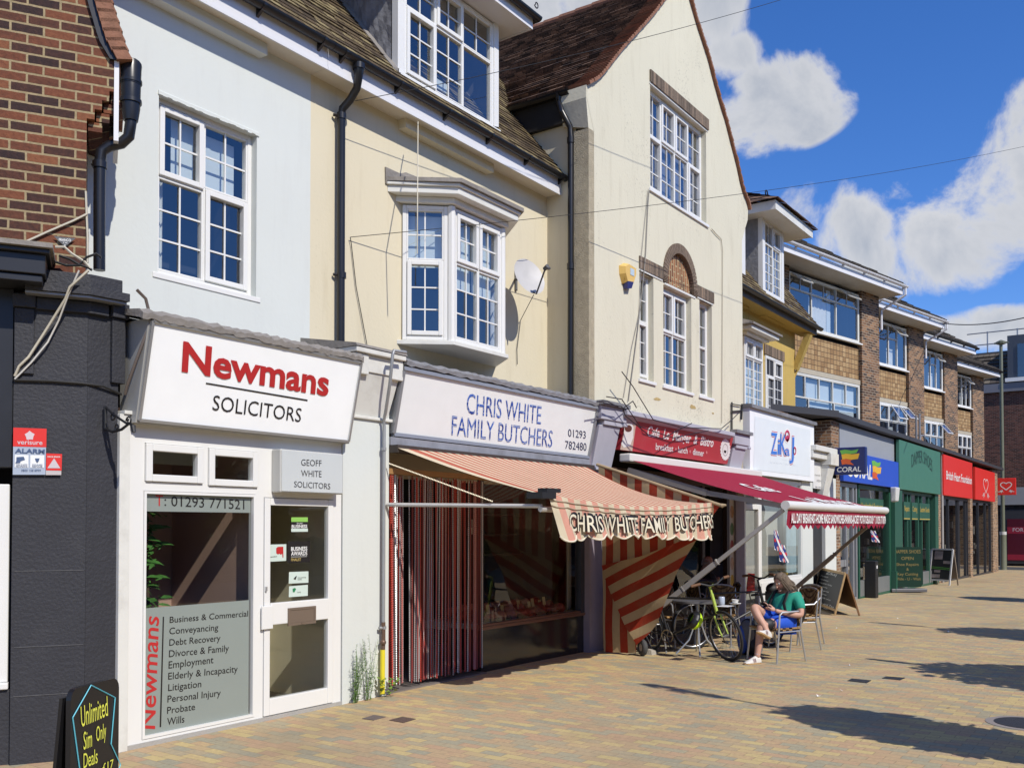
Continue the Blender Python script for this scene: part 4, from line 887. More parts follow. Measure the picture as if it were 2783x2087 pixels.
m_ = MB(); m_.box(odx0-ov, odx1+ov*1.6, YDo-ov, 3.2, odt, odt+.03); m_.box(odx0-ov, odx1+ov*1.6, YDo-ov-.02, YDo-ov-.001, odt-.02, odt+.17); m_.box(odx0-ov-.02, odx0-ov-.001, YDo-ov-.02, 3.2, odt-.02, odt+.17); m_.build('dormer_soffit', FRAMEW, oh)
m_ = MB(); e = .1; A, B_, C_, D_ = (odx0-ov-e, YDo-ov-e, odt+.18), (odx1+ov*1.6+e, YDo-ov-e, odt+.18), (odx1+ov*1.6+e, 4, odt+.18), (odx0-ov-e, 4, odt+.18); xm_ = (odx0+odx1)/2
tile_slope(m_, A, B_, (xm_+.3, 1.9, odt+1.1), (xm_-.3, 1.9, odt+1.1), 9); tile_slope(m_, B_, C_, (xm_, 4, odt+1.1), (xm_, 1.9, odt+1.1), 9); tile_slope(m_, D_, A, (xm_, 1.9, odt+1.1), (xm_, 4, odt+1.1), 9); m_.build('dormer_roof', ROOFT, oh, fix=False)
p = Vector((odx0-.1, YDo-ov+.3, odt+.36)); m_ = MB(); m_.tube([p+Vector((.10*math.sin(a)*(1-a/9), 0, .10-.10*math.cos(a)*(1-a/9))) for a in [k*.4 for k in range(-2, 15)]], .014, 6); m_.build('hip_iron', GUTTER, oh, smooth=True)
# ================================================================== ground floor: solicitors, butcher, cafe, games shop
def plane_at(u, v, p, n):
    r = sight(u, v); c = Vector((0, CAM_Y, CAM_H)); t = (Vector(p)-c).dot(n)/r.dot(n); return c+r*t
class Board:
    """a flat sign given by two points on its foot and one on its head"""
    def __init__(s, a, b, c): s.a, s.b, s.c = Vector(a), Vector(b), Vector(c); s.n = (s.b-s.a).cross(s.c-s.a).normalized(); s.n = -s.n if s.n.y > 0 else s.n
    def at(s, u, v, h=.004): return plane_at(u, v, s.a+s.n*h, s.n)
    def text(s, mb, txt, p0, p1, pt, h=.004, **k): return put_text(mb, txt, s.at(*p0, h), s.at(*p1, h), s.at(*pt, h), **k)
    def poly(s, mb, pts, h=.003): mb.poly([s.at(u, v, h) for u, v in pts])
def flat(name, col, rough=.5, var=.05, **k): return mat(name, col, rough, var=var, scale=4, **k)
RED = flat('red_sign_vinyl', (.46, .022, .022)); BLACKV = flat('black_vinyl', (.012, .010, .010)); BLUEV = flat('blue_sign_vinyl', (.035, .075, .36))
SIGNW = flat('white_sign_panel', (.78, .80, .80), .35, dirt=.10, stain=(.5, .48, .42)); WHITEV = flat('white_vinyl', (.78, .78, .76)); YELLOWV = flat('yellow_vinyl', (.75, .42, .03)); GREENV = flat('green_vinyl', (.14, .42, .07)); ORANGEV = flat('orange_vinyl', (.62, .10, .02))
s0 = lambda u, v: at(u, v, 0.)
# ---- solicitors' shopfront (white house)
X = lambda u: at(u, 1500, 0.)[0]
zt0 = s0(640, 1190)[1]
fr_out = rect(X(345), X(927), 0.0, zt0+.10)
tl1 = rect(X(391), X(549), s0(470, 1312)[1], s0(470, 1204)[1]-.015); tl2 = rect(X(563), X(698), s0(630, 1323)[1], s0(630, 1216)[1]-.02)
mg = rect(X(389), X(694), (s0(375, 2008)[1]+s0(690, 1951)[1])/2, (s0(389, 1330)[1]+s0(694, 1345)[1])/2)
dr = rect(X(716), X(905), .035, (s0(730, 1350)[1]+s0(900, 1358)[1])/2)
od = rect(X(724), X(755), s0(740, 1328)[1], s0(740, 1232)[1])
m_ = MB(); holed(m_, fr_out, [tl1, tl2, mg, dr], 0., .08); sf = m_.build('shopfront_frame', UPVC, wh)
m_ = MB()
for r_ in (tl1, tl2): rim(m_, r_[0][0]+.004, r_[1][0]-.004, r_[0][1]+.004, r_[2][1]-.004, .058, -.022, .05)
m_.build('fanlight', UPVC, wh, bevel=.006)
m_ = MB()
for r_ in (tl1, tl2): m_.quad((r_[0][0]+.05, .02, r_[0][1]+.05), (r_[1][0]-.05, .02, r_[0][1]+.05), (r_[1][0]-.05, .02, r_[2][1]-.05), (r_[0][0]+.05, .02, r_[2][1]-.05))
m_.build('fanlight_pane', SHOPGLASS, wh)
m_ = MB(); rim(m_, mg[0][0]+.003, mg[1][0]-.003, mg[0][1]+.003, mg[2][1]-.003, .022, -.006, .06); m_.build('window_bead', UPVC, wh)
m_ = MB(); m_.quad(*[(x, .03, z) for x, z in mg]); m_.build('shop_window', SHOPGLASS, wh)
FILM = flat('frosted_film', (.25, .285, .265), .3, var=.04)
fb0, fb1 = s0(540, 1391)[1], s0(540, 1345)[1]-.005; ft = (s0(380, 1652)[1]+s0(690, 1632)[1])/2
m_ = MB(); g = .028; m_.quad((mg[0][0]+.02, g, fb0), (mg[1][0]-.035, g, fb0), (mg[1][0]-.035, g, fb1), (mg[0][0]+.02, g, fb1)); m_.build('frosted_film', FILM, wh); m_ = MB(); m_.quad((mg[0][0]+.02, g, mg[0][1]+.02), (mg[1][0]-.045, g, mg[0][1]+.02), (mg[1][0]-.045, g, ft), (mg[0][0]+.02, g, ft)); film = m_.build('frosted_film', FILM, wh)
WB = Board((0, .026, 0), (1, .026, 0), (0, .026, 1))
m_ = MB(); WB.text(m_, 'T', (423, 1374), (443, 1375), (423, 1344), h=0, bold=.0); m_.build('red_lettering', RED, film)
m_ = MB(); WB.text(m_, ': 01293 771521', (447, 1374), (664, 1384), (447, 1346), h=0); m_.build('phone_lettering', BLACKV, film)
m_ = MB(); WB.text(m_, 'Newmans', (421, 1980), (432, 1676), (380, 1978), h=0, bold=.01); m_.build('upright_lettering', RED, film)
m_ = MB(); WB.poly(m_, [(434, 1975), (438, 1974.5), (446, 1675), (442.5, 1675.5)], 0)
rows_ = [('Business & Commercial', 461, 1692, 674, 1674, 1675), ('Conveyancing', 460, 1723, 593, 1712, 1705), ('Debt Recovery', 460, 1754, 599, 1741, 1736), ('Divorce & Family', 459, 1785, 622, 1769, 1766), ('Employment', 458, 1816, 580, 1801, 1796), ('Elderly & Incapacity', 457, 1846, 646, 1825, 1827), ('Litigation', 457, 1877, 547, 1866, 1858), ('Personal Injury', 455, 1908, 600, 1890, 1889), ('Probate', 454, 1939, 530, 1928, 1920), ('Wills', 454, 1970, 501, 1962, 1950)]
for t_, ua_, va, ub_, vb, vt in rows_: WB.text(m_, t_, (ua_, va), (ub_, vb), (ua_+.6, vt), h=0, bold=.004)
m_.build('services_lettering', BLACKV, film)
# door
m_ = MB(); d0, d1, dz = dr[0][0]+.006, dr[1][0]-.006, dr[2][1]-.006
zr0, zr1 = (s0(722, 1699)[1]+s0(900, 1680)[1])/2, (s0(728, 1638)[1]+s0(896, 1626)[1])/2
zb_, st = .19, .066
m_.box(d0, d0+st, -.012, .05, .04, dz); m_.box(d1-st, d1, -.012, .05, .04, dz); m_.box(d0+st, d1-st, -.012, .05, .04, zb_); m_.box(d0+st, d1-st, -.018, .05, zr0, zr1); m_.box(d0+st, d1-st, -.012, .05, dz-st, dz)
dd = m_.build('door', UPVC, wh, bevel=.006)
m_ = MB(); m_.quad((d0+st-.01, .02, zb_-.01), (d1-st+.01, .02, zb_-.01), (d1-st+.01, .02, dz-st+.01), (d0+st-.01, .02, dz-st+.01)); m_.build('pane', SHOPGLASS, dd)
m_ = MB(); p0, p1 = s0(778, 1652), s0(853, 1692); rim(m_, p0[0], p1[0], p1[1], p0[1], .022, -.030, -.017); m_.box(p0[0]+.023, p1[0]-.023, -.026, -.017, p1[1]+.023, p0[1]-.023); m_.box((p0[0]+p1[0])/2-.012, (p0[0]+p1[0])/2+.012, -.034, -.0265, p1[1]+.004, p1[1]+.02); m_.build('letterbox', flat('bronze_metal', (.16, .12, .09), .45), dd)
m_ = MB(); p0 = s0(715, 1600); m_.box(p0[0]+.01, p0[0]+.025, -.03, -.012, p0[1]-.02, p0[1]+.02); m_.build('keyhole', ALU, dd)
m_ = MB(); p0 = s0(712, 1665); m_.box(d0-.045, d0+.08, -.035, -.0185, zr0-.03, zr1-.02); m_.build('push_plate', UPVC, dd, bevel=.004)
DB = Board((0, .016, 0), (1, .016, 0), (0, .016, 1))
PALE = flat('pale_sticker', (.56, .66, .60)); 
def sticker(c, m, nm='sticker'): q = MB(); DB.poly(q, c, 0); return q.build(nm, m, dd)
def cs(x, y): return (700+x/4.74, 1350+y/4.74)
sticker([cs(435, 450), cs(648, 447), cs(648, 405), cs(433, 407)], PALE); sticker([cs(433, 406), cs(648, 404), cs(648, 322), cs(434, 322)], BLACKV); sticker([cs(434, 321), cs(648, 321), cs(647, 262), cs(435, 263)], flat('lime_sticker', (.25, .52, .10)))
sticker([cs(385, 848), cs(672, 838), cs(678, 568), cs(388, 570)], BLACKV); sticker([cs(135, 835), cs(368, 822), cs(370, 608), cs(138, 614)], PALE); sticker([cs(402, 1116), cs(655, 1104), cs(655, 957), cs(405, 967)], PALE); sticker([cs(402, 1290), cs(647, 1272), cs(648, 1130), cs(406, 1150)], PALE)
q = MB(); k = dict(h=.002)
DB.text(q, 'BUSINESS', cs(440, 400), cs(640, 396), cs(440, 360), bold=.02, **k); DB.text(q, 'for your', cs(505, 350), cs(582, 348), cs(505, 326), shear=.2, **k); DB.text(q, 'BUSINESS', cs(432, 695), cs(640, 687), cs(432, 645), bold=.02, **k); DB.text(q, 'AWARDS', cs(432, 755), cs(640, 748), cs(432, 703), bold=.02, **k)
DB.poly(q, [cs(432, 774), cs(638, 768), cs(638, 764), cs(432, 770)], .002); q.build('white_sticker_lettering', WHITEV, dd)
q = MB(); DB.text(q, 'FINALIST', cs(432, 826), cs(560, 822), cs(432, 790), bold=.01, **k); q.build('gold_sticker_lettering', flat('gold_vinyl', (.5, .38, .13)), dd)
q = MB(); DB.text(q, 'Conveyancing', cs(518, 1048), cs(622, 1040), cs(518, 1032), **k); DB.text(q, 'Quality', cs(518, 1070), cs(570, 1066), cs(518, 1054), **k); DB.text(q, 'Family', cs(512, 1235), cs(560, 1231), cs(512, 1220), **k); DB.text(q, 'member', cs(150, 782), cs(255, 772), cs(150, 764), **k)
for cx_, cy_ in ((482, 1035),): DB.poly(q, [cs(cx_-18, cy_+20), cs(cx_+8, cy_+32), cs(cx_+26, cy_-20), cs(cx_+6, cy_-10)], .002)
q.build('dark_sticker_lettering', BLACKV, dd)
q = MB(); DB.poly(q, [cs(240, 660), cs(262, 642), cs(332, 640), cs(333, 780), cs(322, 780), cs(318, 730), cs(300, 745), cs(285, 730), cs(262, 740), cs(242, 725)], .002); q.build('red_sticker_mark', RED, dd)
q = MB(); DB.poly(q, [cs(455, 1225), cs(475, 1228), cs(497, 1185), cs(480, 1170), cs(452, 1182)], .002); q.build('green_sticker_mark', flat('deep_green_vinyl', (.02, .2, .08)), dd)
# threshold and inside
m_ = MB(); m_.box(X(345), X(927), -.02, .12, -.03, .034); m_.build('threshold', mat('stone_threshold', (.36, .35, .33), .8, bump=.3), wh)
ROOMB = mat('brown_office_wall', (.50, .33, .27), .9, var=.1, scale=2); ROOMC = mat('cream_hall_wall', (.68, .62, .46), .9, var=.05); CARP = mat('dark_carpet', (.07, .075, .07), .95)
xm_ = X(705)
m_ = MB(); a, b = X(345)+.02, xm_; m_.quad((a, 1.3, 0), (b, 1.3, 0), (b, 1.3, 2.7), (a, 1.3, 2.7)); m_.quad((a, .09, 0), (a, 1.3, 0), (a, 1.3, 2.7), (a, .09, 2.7)); m_.quad((b, .09, 0), (b, 1.3, 0), (b, 1.3, 2.7), (b, .09, 2.7)); m_.quad((a, .09, 2.7), (b, .09, 2.7), (b, 1.3, 2.7), (a, 1.3, 2.7)); m_.build('office', ROOMB, wh)
m_ = MB(); a, b = xm_+.01, X(927); m_.quad((a, 2.6, 0), (b, 2.6, 0), (b, 2.6, 2.7), (a, 2.6, 2.7)); m_.quad((a, .09, 0), (a, 2.6, 0), (a, 2.6, 2.7), (a, .09, 2.7)); m_.quad((b, .09, 0), (b, 2.6, 0), (b, 2.6, 2.7), (b, .09, 2.7)); m_.quad((a, .09, 2.7), (b, .09, 2.7), (b, 2.6, 2.7), (a, 2.6, 2.7)); m_.box(a+.28, b, 1.1, 1.2, 0, 2.7); m_.build('hallway', ROOMC, wh)
m_ = MB(); m_.box(X(345), X(927), .12, 2.6, .0, .03); m_.build('office_floor', CARP, wh)
m_ = MB(); m_.box(X(700)+.32, X(860), .95, 1.09, .031, .17); m_.build('skirting', UPVC, wh)
m_ = MB()
for (u0, v0, u1, v1) in ((520, 1400, 690, 1450), (525, 1455, 590, 1490), (600, 1470, 660, 1500), (640, 1415, 690, 1490)): a, b = at(u0, v1, 1.28), at(u1, v0, 1.28); m_.box(a[0], b[0], 1.27, 1.295, a[1], b[1])
m_.build('wall_picture', mat('dark_red_picture', (.10, .02, .025), .5, var=.8, scale=5), wh)
pl_ = thing('house_plant', 'bushy green leafed plant inside the solicitors window', 'plant', (at(400, 1700, .3)[0], .3, .05))
m_ = MB(); pr = random.Random(5); bx, bz = at(400, 1640, .3)
for k in range(130):
    cz = bz+pr.uniform(-.25, .75); cx_ = bx+pr.uniform(-.16, .05)+.06; a = pr.uniform(-.6, 2*math.pi-.6); l = pr.uniform(.10, .22); el = pr.uniform(-.3, .7)
    d = Vector((math.cos(a)*math.cos(el), .6*math.sin(a)*math.cos(el), math.sin(el))); p = Vector((cx_, .30+pr.uniform(-.07, .12), cz)); sd = d.cross(Vector((0, -.6, .8))).normalized()*l*.13
    q1, q2, q3 = p+d*l*.4, p+d*l*.75+Vector((0, 0, -l*.05)), p+d*l+Vector((0, 0, -l*.16)); m_.add([p, q1+sd, q2+sd*.7, q3, q2-sd*.7, q1-sd], [(0, 1, 5), (1, 2, 4, 5), (2, 3, 4)])
m_.move(lambda p: Vector((max(p.x, X(389)+.01), max(p.y, .07), p.z)))
m_.build('foliage', mat('bright_plant_leaf', (.06, .17, .035), .45, var=.6, scale=12), pl_, fix=False)
m_ = MB(); m_.tube([(bx, .3, .3), (bx+.02, .31, 1.0), (bx-.02, .3, 1.8)], .012, 6); m_.lathe([(.09, .05), (.12, .32), (.11, .32)], (bx+.03, .32, 0), 14); m_.build('pot', mat('plant_pot', (.1, .06, .04), .7), pl_)
# soffit strip over the shopfront, below the sign box
m_ = MB(); m_.box(X(345)-.06, X(927)+.0, -.05, .3, zt0+.101, zt0+.13); m_.box(X(345)-.09, X(345)-.002, -.035, .25, 0, zt0+.10); m_.build('frame_surround', FRAMEW, wh, bevel=.004)
# sign box
ns = thing('shop_sign', 'wide white sign lettered Newmans in red above the solicitors shopfront', 'sign', at(300*1.258, 1135, -.1)[:1]+(-.1, 2.6))
yb2, yt2 = -.10, -.27
bl, br_, tl_, tr_ = at(381, 1135, yb2), at(950, 1205, yb2), at(411, 868, yt2), at(969, 985, yt2)
xa, xb2 = (bl[0]+tl_[0])/2, (br_[0]+tr_[0])/2+.02; za, zb2 = (bl[1]+br_[1])/2, (tl_[1]+tr_[1])/2
m_ = MB(); m_.extrude([(xa-.025, .12, za-.02), (xa-.025, yb2+.01, za-.02), (xa-.025, yt2+.012, zb2+.02), (xa-.025, .12, zb2+.02)], (xb2-xa+.05, 0, 0)); m_.build('sign_box', flat('grey_sign_case', (.34, .34, .33), .45), ns)
NB = Board((xa, yb2, za), (xb2, yb2, za), (xa, yt2, zb2))
m_ = MB(); m_.quad((xa, yb2-.0, za), (xb2, yb2-.0, za), (xb2, yt2-.0, zb2), (xa, yt2-.0, zb2)); m_.build('sign_face', flat('white_acrylic_sign', (.93, .95, .95), .3), ns)
m_ = MB(); up = (Vector((xa, yt2, zb2))-Vector((xa, yb2, za))).normalized()
for (p, q) in (((xa, yb2, za), (xb2, yb2, za)), ((xa, yt2, zb2), (xb2, yt2, zb2)), ((xa, yb2, za), (xa, yt2, zb2)), ((xb2, yb2, za), (xb2, yt2, zb2))): m_.bar(Vector(p)+NB.n*.0, Vector(q)+NB.n*.0, .025, .032, up=NB.n)
m_.build('sign_edge', ALU, ns)
m_ = MB(); NB.text(m_, 'Newmans', (494, 1007), (892, 1075), (498.5, 928), bold=.028, h=.006); m_.build('red_lettering', RED, ns)
m_ = MB(); NB.poly(m_, [(560, 1043.5), (836, 1090), (836, 1086), (560, 1039.5)], .004); NB.text(m_, 'SOLICITORS', (577, 1114), (817, 1147), (581, 1072.5), bold=-.004, h=.005); m_.build('black_lettering', BLACKV, ns)
# lead draped over the sign
m_ = MB(); n = 60; pr = random.Random(4)
def leadrun(xa, xb2, yt, zt, m, th, wall_y=YU, rise=.16, nm='lead_capping', drop=.05):
    q = MB()
    ra = []
    for i in range(n+1):
        x = xa+(xb2-xa)*i/n; w1, w2, w3 = (pr.uniform(-1, 1) for _ in range(3))
        ra.append([(x, wall_y-.002, zt+rise), (x, (yt+wall_y)/2, zt+rise*.62+w2*.006), (x, yt+.02, zt+.065+w1*.010), (x, yt-.028+w3*.006, zt+.028+w1*.012), (x, yt-.022+w3*.006, zt-drop*.3+w2*.012), (x, yt+.02, zt-.006)])
    k = len(ra[0]); vs_ = [p for r in ra for p in r]
    q.add(vs_, [(i*k+j, (i+1)*k+j, (i+1)*k+j+1, i*k+j+1) for i in range(n) for j in range(k-1)]); q.add(ra[0], [tuple(range(k))]); q.add(ra[-1], [tuple(range(k))])
    return q.build(nm, m, th, smooth=True)
leadrun(xa-.10, xb2+.02, yt2, zb2+.02, LEADF, wh, rise=.18)
# smaller light box over the door
gs = thing('shop_sign', 'small white light box lettered GEOFF WHITE SOLICITORS over the white door', 'sign', (X(766), 0, 2.1))
ygs = -.13; a0, a1 = at(766, 1330, ygs), at(931, 1270, ygs); gz0_, gz1_ = (at(768, 1333, ygs)[1]+at(925, 1341, ygs)[1])/2, (at(770, 1221, ygs)[1]+at(931, 1239, ygs)[1])/2
m_ = MB(); m_.box(a0[0]-.012, a1[0]+.012, ygs+.006, -.002, gz0_-.012, gz1_+.012); m_.build('light_box', flat('pale_grey_case', (.50, .50, .47)), gs, bevel=.012)
m_ = MB(); m_.box(a0[0], a1[0], ygs, ygs+.005, gz0_, gz1_); m_.build('sign_face', flat('grey_white_panel', (.52, .55, .55)), gs)
GB = Board((0, ygs, 0), (1, ygs, 0), (0, ygs, 1)); m_ = MB()
c7 = lambda x, y: (700+x/3.16, 1040+y/3.16)
for t_, p, q, r_ in (('GEOFF', (375, 710), (550, 718), (375, 655)), ('WHITE', (375, 803), (550, 810), (375, 748)), ('SOLICITORS', (315, 895), (625, 914), (315, 843))): GB.text(m_, t_, c7(*p), c7(*q), c7(*r_), h=.003, bold=-.002)
m_.build('lettering', flat('grey_lettering', (.05, .05, .055)), gs)
# ---- white pilaster with console between solicitors and butcher
PX0, PX1 = X(928)+.004, X(1054)
m_ = MB(); m_.box(PX0, PX1, -.012, .5, -.02, 3.18); m_.build('pilaster', WHITE, wh)
yc = -.17
m_ = MB(); zc0, zc1 = at(1000, 1010, yc)[1], at(1000, 962, yc)[1]
m_.box(PX0+.03, PX1+.04, yc+.02, .3, zc0+.002, zc1); m_.box(PX0+.03, PX0+.20, yc, .3, zc0-.03, zc1-.003); m_.box(PX1-.13, PX1+.045, yc, .3, zc0-.03, zc1-.003); m_.box(PX0-.0, PX1+.06, yc-.03, .3, zc1+.001, zc1+.055)
m_.hexa([(PX0+.06, -.013, zc0-.42), (PX1-.02, -.013, zc0-.42), (PX1-.02, .2, zc0-.42), (PX0+.06, .2, zc0-.42), (PX0+.05, yc+.035, zc0-.0), (PX1+.02, yc+.035, zc0-.0), (PX1+.02, .2, zc0-.0), (PX0+.05, .2, zc0-.0)]); m_.box(PX0, PX1+.03, -.04, .2, zc0-.455, zc0-.421)
m_.build('console', FRAMEW, wh, bevel=.008)
m_ = MB(); m_.hexa([(PX0-.01, yc-.04, zc1+.056), (PX1+.07, yc-.04, zc1+.056), (PX1+.07, YU, zc1+.056), (PX0-.01, YU, zc1+.056), (PX0-.01, yc-.02, zc1+.085), (PX1+.07, yc-.02, zc1+.085), (PX1+.07, YU-.001, zc1+.22), (PX0-.01, YU-.001, zc1+.22)]); m_.build('console_capping', LEADF, wh)
# galvanised conduit and yellow gas riser
pp = thing('gas_pipe', 'grey gas riser with a yellow sleeve at its foot on the white pilaster', 'pipe', (X(1040), -.05, 0))
m_ = MB(); f = lambda u, v, y: Vector((at(u, v, y)[0], y, at(u, v, y)[1]))
m_.tube([f(1103, 958, -.30), f(1070, 953, -.30), f(1067, 965, -.30), f(1060, 1040, -.24), f(1048, 1120, -.12), f(1043, 1142, -.065), f(1044, 1160, -.065), f(1042, 1690, -.065)], .017, 10)
for v in (1220, 1705): m_.tube([f(1043, v-4, -.065), f(1043, v+4, -.065)], .026, 8)
m_.tube([f(1043, 1706, -.065), f(1030, 1706, -.05)], .016, 8)
m_.build('pipe', mat('galvanised_pipe', (.33, .34, .35), .5, .4, var=.15), pp, smooth=True)
m_ = MB(); m_.tube([f(1042, 1690, -.065), f(1042, 1745, -.065), f(1041, 1765, -.065)], .021, 10); m_.ball(f(1041, 1745, -.07), .032); m_.build('valve', mat('brass_valve', (.16, .10, .07), .5, .5), pp, smooth=True)
m_ = MB(); m_.tube([f(1040, 1765, -.065), f(1039, 1885, -.065)], .026, 12); m_.build('sleeve', flat('yellow_plastic', (.72, .60, .03), .4), pp, smooth=True)
# ---- butcher
bs = thing('shop_sign', 'white butchers sign with blue marbled lettering and phone number', 'sign', (7.3, -.1, 2.7))
yb2, yt2 = -.02, -.16
bl, br_, tl_, tr_ = at(1070, 1177, yb2), at(1606, 1240, yb2), at(1100, 1000, yt2), at(1610, 1117, yt2)
xa, xb2 = (bl[0]+tl_[0])/2, (br_[0]+tr_[0])/2; za, zb2 = (bl[1]+br_[1])/2, (tl_[1]+tr_[1])/2
m_ = MB(); m_.extrude([(xa, yb2+.25, za), (xa, yb2, za), (xa, yt2, zb2), (xa, yb2+.25, zb2)], (xb2-xa, 0, 0)); m_.build('sign_face', SIGNW, bs)
m_ = MB(); 
for (p, q) in (((xa-.02, yb2, za-.02), (xb2+.02, yb2, za-.02)), ((xa-.02, yt2, zb2+.02), (xb2+.02, yt2, zb2+.02)), ((xa-.02, yb2, za), (xa-.02, yt2, zb2)), ((xb2+.02, yb2, za), (xb2+.02, yt2, zb2))): m_.bar(p, q, .04, .05, up=(0, -1, .2))
m_.build('sign_edge', GREYMETAL, bs)
BB = Board((xa, yb2, za), (xb2, yb2, za), (xa, yt2, zb2)); m_ = MB()
BB.text(m_, 'CHRIS WHITE', (1268, 1123), (1470, 1153), (1270, 1067)); BB.text(m_, 'FAMILY BUTCHERS', (1227, 1182), (1500, 1216), (1229, 1128))
marb = brick_mat('blue_marbled_vinyl', [(0, (.02, .05, .26)), (.5, (.035, .085, .38)), (1, (.07, .15, .5))], (.35, .42, .6), bw=.10, bh=.095, ms=.006, fine=.5, bump=0., rough=.4)
m_.build('blue_lettering', marb, bs)
m_ = MB(); BB.text(m_, '01293', (1544, 1186), (1592, 1192), (1544, 1165)); BB.text(m_, '782480', (1536, 1219), (1594, 1225), (1536, 1197)); m_.build('phone_lettering', flat('navy_vinyl', (.03, .04, .1)), bs)
leadrun(PX1+.08, xb2+.1, yt2-.01, zb2+.07, LEAD, ch, rise=.14)
m_ = MB(); m_.box(xa, xb2, yt2+.02, .2, zb2+.021, zb2+.068); m_.build('cornice', GREYMETAL, ch)
m_ = MB(); m_.box(PX1, xb2+.03, -.04, .3, za-.13, za-.045); m_.build('shop_head', mat('peeling_blue_grey_paint', (.25, .26, .30), .7, var=.3, scale=6, dirt=.6, stain=(.10, .09, .08)), ch)
BXW = at(1305, 1827, .1)[0]; BX1 = at(1594, 1774, .08)[0]; LAV0, LAV1 = at(1594, 1600, .03)[0], at(1642, 1600, .03)[0]
m_ = MB(); m_.box(LAV0, LAV1, -.02, .6, -.03, 2.9); m_.build('party_pilaster', mat('lavender_paint', (.24, .21, .25), .7, var=.1, dirt=.3, stain=(.08, .05, .05)), ch)
zg0 = (at(1308, 1693, .08)[1]+at(1580, 1662, .08)[1])/2; yW = .08
m_ = MB(); m_.box(BXW, LAV0, yW, yW+.5, -.03, zg0-.07); m_.build('stall_riser', mat('dark_granite', (.022, .022, .026), .12, var=.8, scale=140, spec=.6), ch)
m_ = MB(); m_.box(BXW-.02, LAV0, yW-.03, yW+.06, zg0-.065, zg0-.03); m_.box(BXW-.02, LAV0, yW-.015, yW+.06, zg0-.028, zg0); m_.build('window_sill', mat('steel_sill', (.22, .12, .10), .35, .5), ch)
m_ = MB(); m_.box(BXW-.02, BXW+.03, yW-.01, yW+.05, zg0, 2.55); m_.box(LAV0-.10, LAV0-.002, yW-.02, yW+.06, zg0-.06, 2.6); m_.box(BXW, LAV0, yW-.01, yW+.05, 2.52, 2.65); m_.build('window_frame', mat('dark_grey_frame', (.035, .04, .055), .4), ch)
m_ = MB(); m_.quad((BXW, yW+.02, zg0-.01), (LAV0-.08, yW+.02, zg0-.01), (LAV0-.08, yW+.02, 2.54), (BXW, yW+.02, 2.54)); m_.build('shop_window', SHOPGLASS, ch)
m_ = MB(); m_.box(at(1540, 1500, .3)[0], at(1582, 1500, .3)[0]+.05, .28, .30, zg0, 2.5); m_.build('white_panel', mat('dull_white_panel', (.45, .42, .38), .7), ch)
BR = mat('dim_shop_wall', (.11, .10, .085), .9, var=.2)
a, b, yk = PX1+.0, LAV0+.0, 3.2
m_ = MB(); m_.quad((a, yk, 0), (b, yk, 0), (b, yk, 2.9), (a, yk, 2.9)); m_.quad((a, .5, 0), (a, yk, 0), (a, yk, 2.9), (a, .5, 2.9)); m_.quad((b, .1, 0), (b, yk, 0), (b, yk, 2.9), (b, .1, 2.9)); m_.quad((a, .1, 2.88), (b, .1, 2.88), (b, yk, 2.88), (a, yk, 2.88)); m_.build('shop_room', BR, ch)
m_ = MB(); m_.box(a, b, .13, yk, -.01, .012); m_.box(PX1, BXW, -.0, .14, -.01, .014); m_.build('shop_floor', mat('shop_floor_tile', (.18, .16, .15), .5), ch)
m_ = MB(); m_.box(BXW+.03, LAV0-.02, yW+.08, 1.0, zg0-.1, zg0-.005); m_.build('display_slab', mat('white_marble_slab', (.5, .5, .48), .3), ch)
m_ = MB(); m_.box(PX1+.15, BXW-.1, 1.6, 2.2, .05, .95); m_.build('shop_counter', mat('pale_blue_counter', (.32, .40, .42), .5), ch)
m_ = MB()
for z in (1.35, 1.62, 1.9): m_.box(BXW+1.0, LAV0-.25, .95, 1.15, z, z+.02)
m_.build('shelf', mat('dark_shelf', (.06, .055, .05), .6), ch)
jars = thing('jar', 'topmost left white lidded jar stacked on the butchers window shelf', 'jar', (10.05, 1.05, 1.735), group='jars on the butchers shelf')
m_ = MB(); m_.lathe([(.038, 0), (.042, .01), (.042, .07), (.034, .085)], jars.location, 12); m_.build('jar_body', mat('jar_label', (.5, .42, .38), .4), jars)
m_ = MB(); m_.lathe([(.038, .086), (.038, .11), (.0, .11)], jars.location, 12); m_.build('lid', mat('jar_lid', (.55, .5, .46), .4), jars)
for (dx, dz, lb_) in ((.10, 0, 'topmost right white lidded jar stacked on the butchers window shelf'), (-.06, -.112, 'lower left white lidded jar stacked on the butchers window shelf'), (.05, -.112, 'lower middle white lidded jar stacked on the butchers window shelf'), (.16, -.112, 'lower right white lidded jar stacked on the butchers window shelf')):
    c = copy_tree(jars); c.location = (10.05+dx, 1.05, 1.735+dz); c['label'] = lb_
# meat and price tickets
pr = random.Random(9); MEAT = mat('raw_red_meat', (.26, .060, .045), .35, var=.7, scale=18, spec=.5); MEAT2 = mat('pale_pork', (.45, .20, .15), .4, var=.4, scale=12)
nm_ = 0
for r_ in range(3):
    for k in range(9):
        x = BXW+.16+k*(LAV0-BXW-.42)/8.4+pr.uniform(-.03, .03); y = .24+r_*.21; z = zg0+.0+r_*.035
        if x > LAV0-.2: continue
        mm = MB(); mm.ball((0, 0, .045), .10+pr.uniform(0, .03), .085, .05+pr.uniform(0, .02), 10, 6); sd = pr.random()*9
        mm.move(lambda p: Vector((x, y, z))+p*(1+.18*math.sin(p.x*40+sd)*math.cos(p.y*50+sd)))
        o = mm.build('meat_cut', MEAT if pr.random() < .7 else MEAT2, smooth=True)
        tag(o, 'cut of raw red or pale meat lying among others on the butchers window slab', 'meat', 'meat cuts on the butchers slab')
GARN = mat('plastic_parsley', (.03, .09, .02), .6, var=.5, scale=40)
m_ = MB()
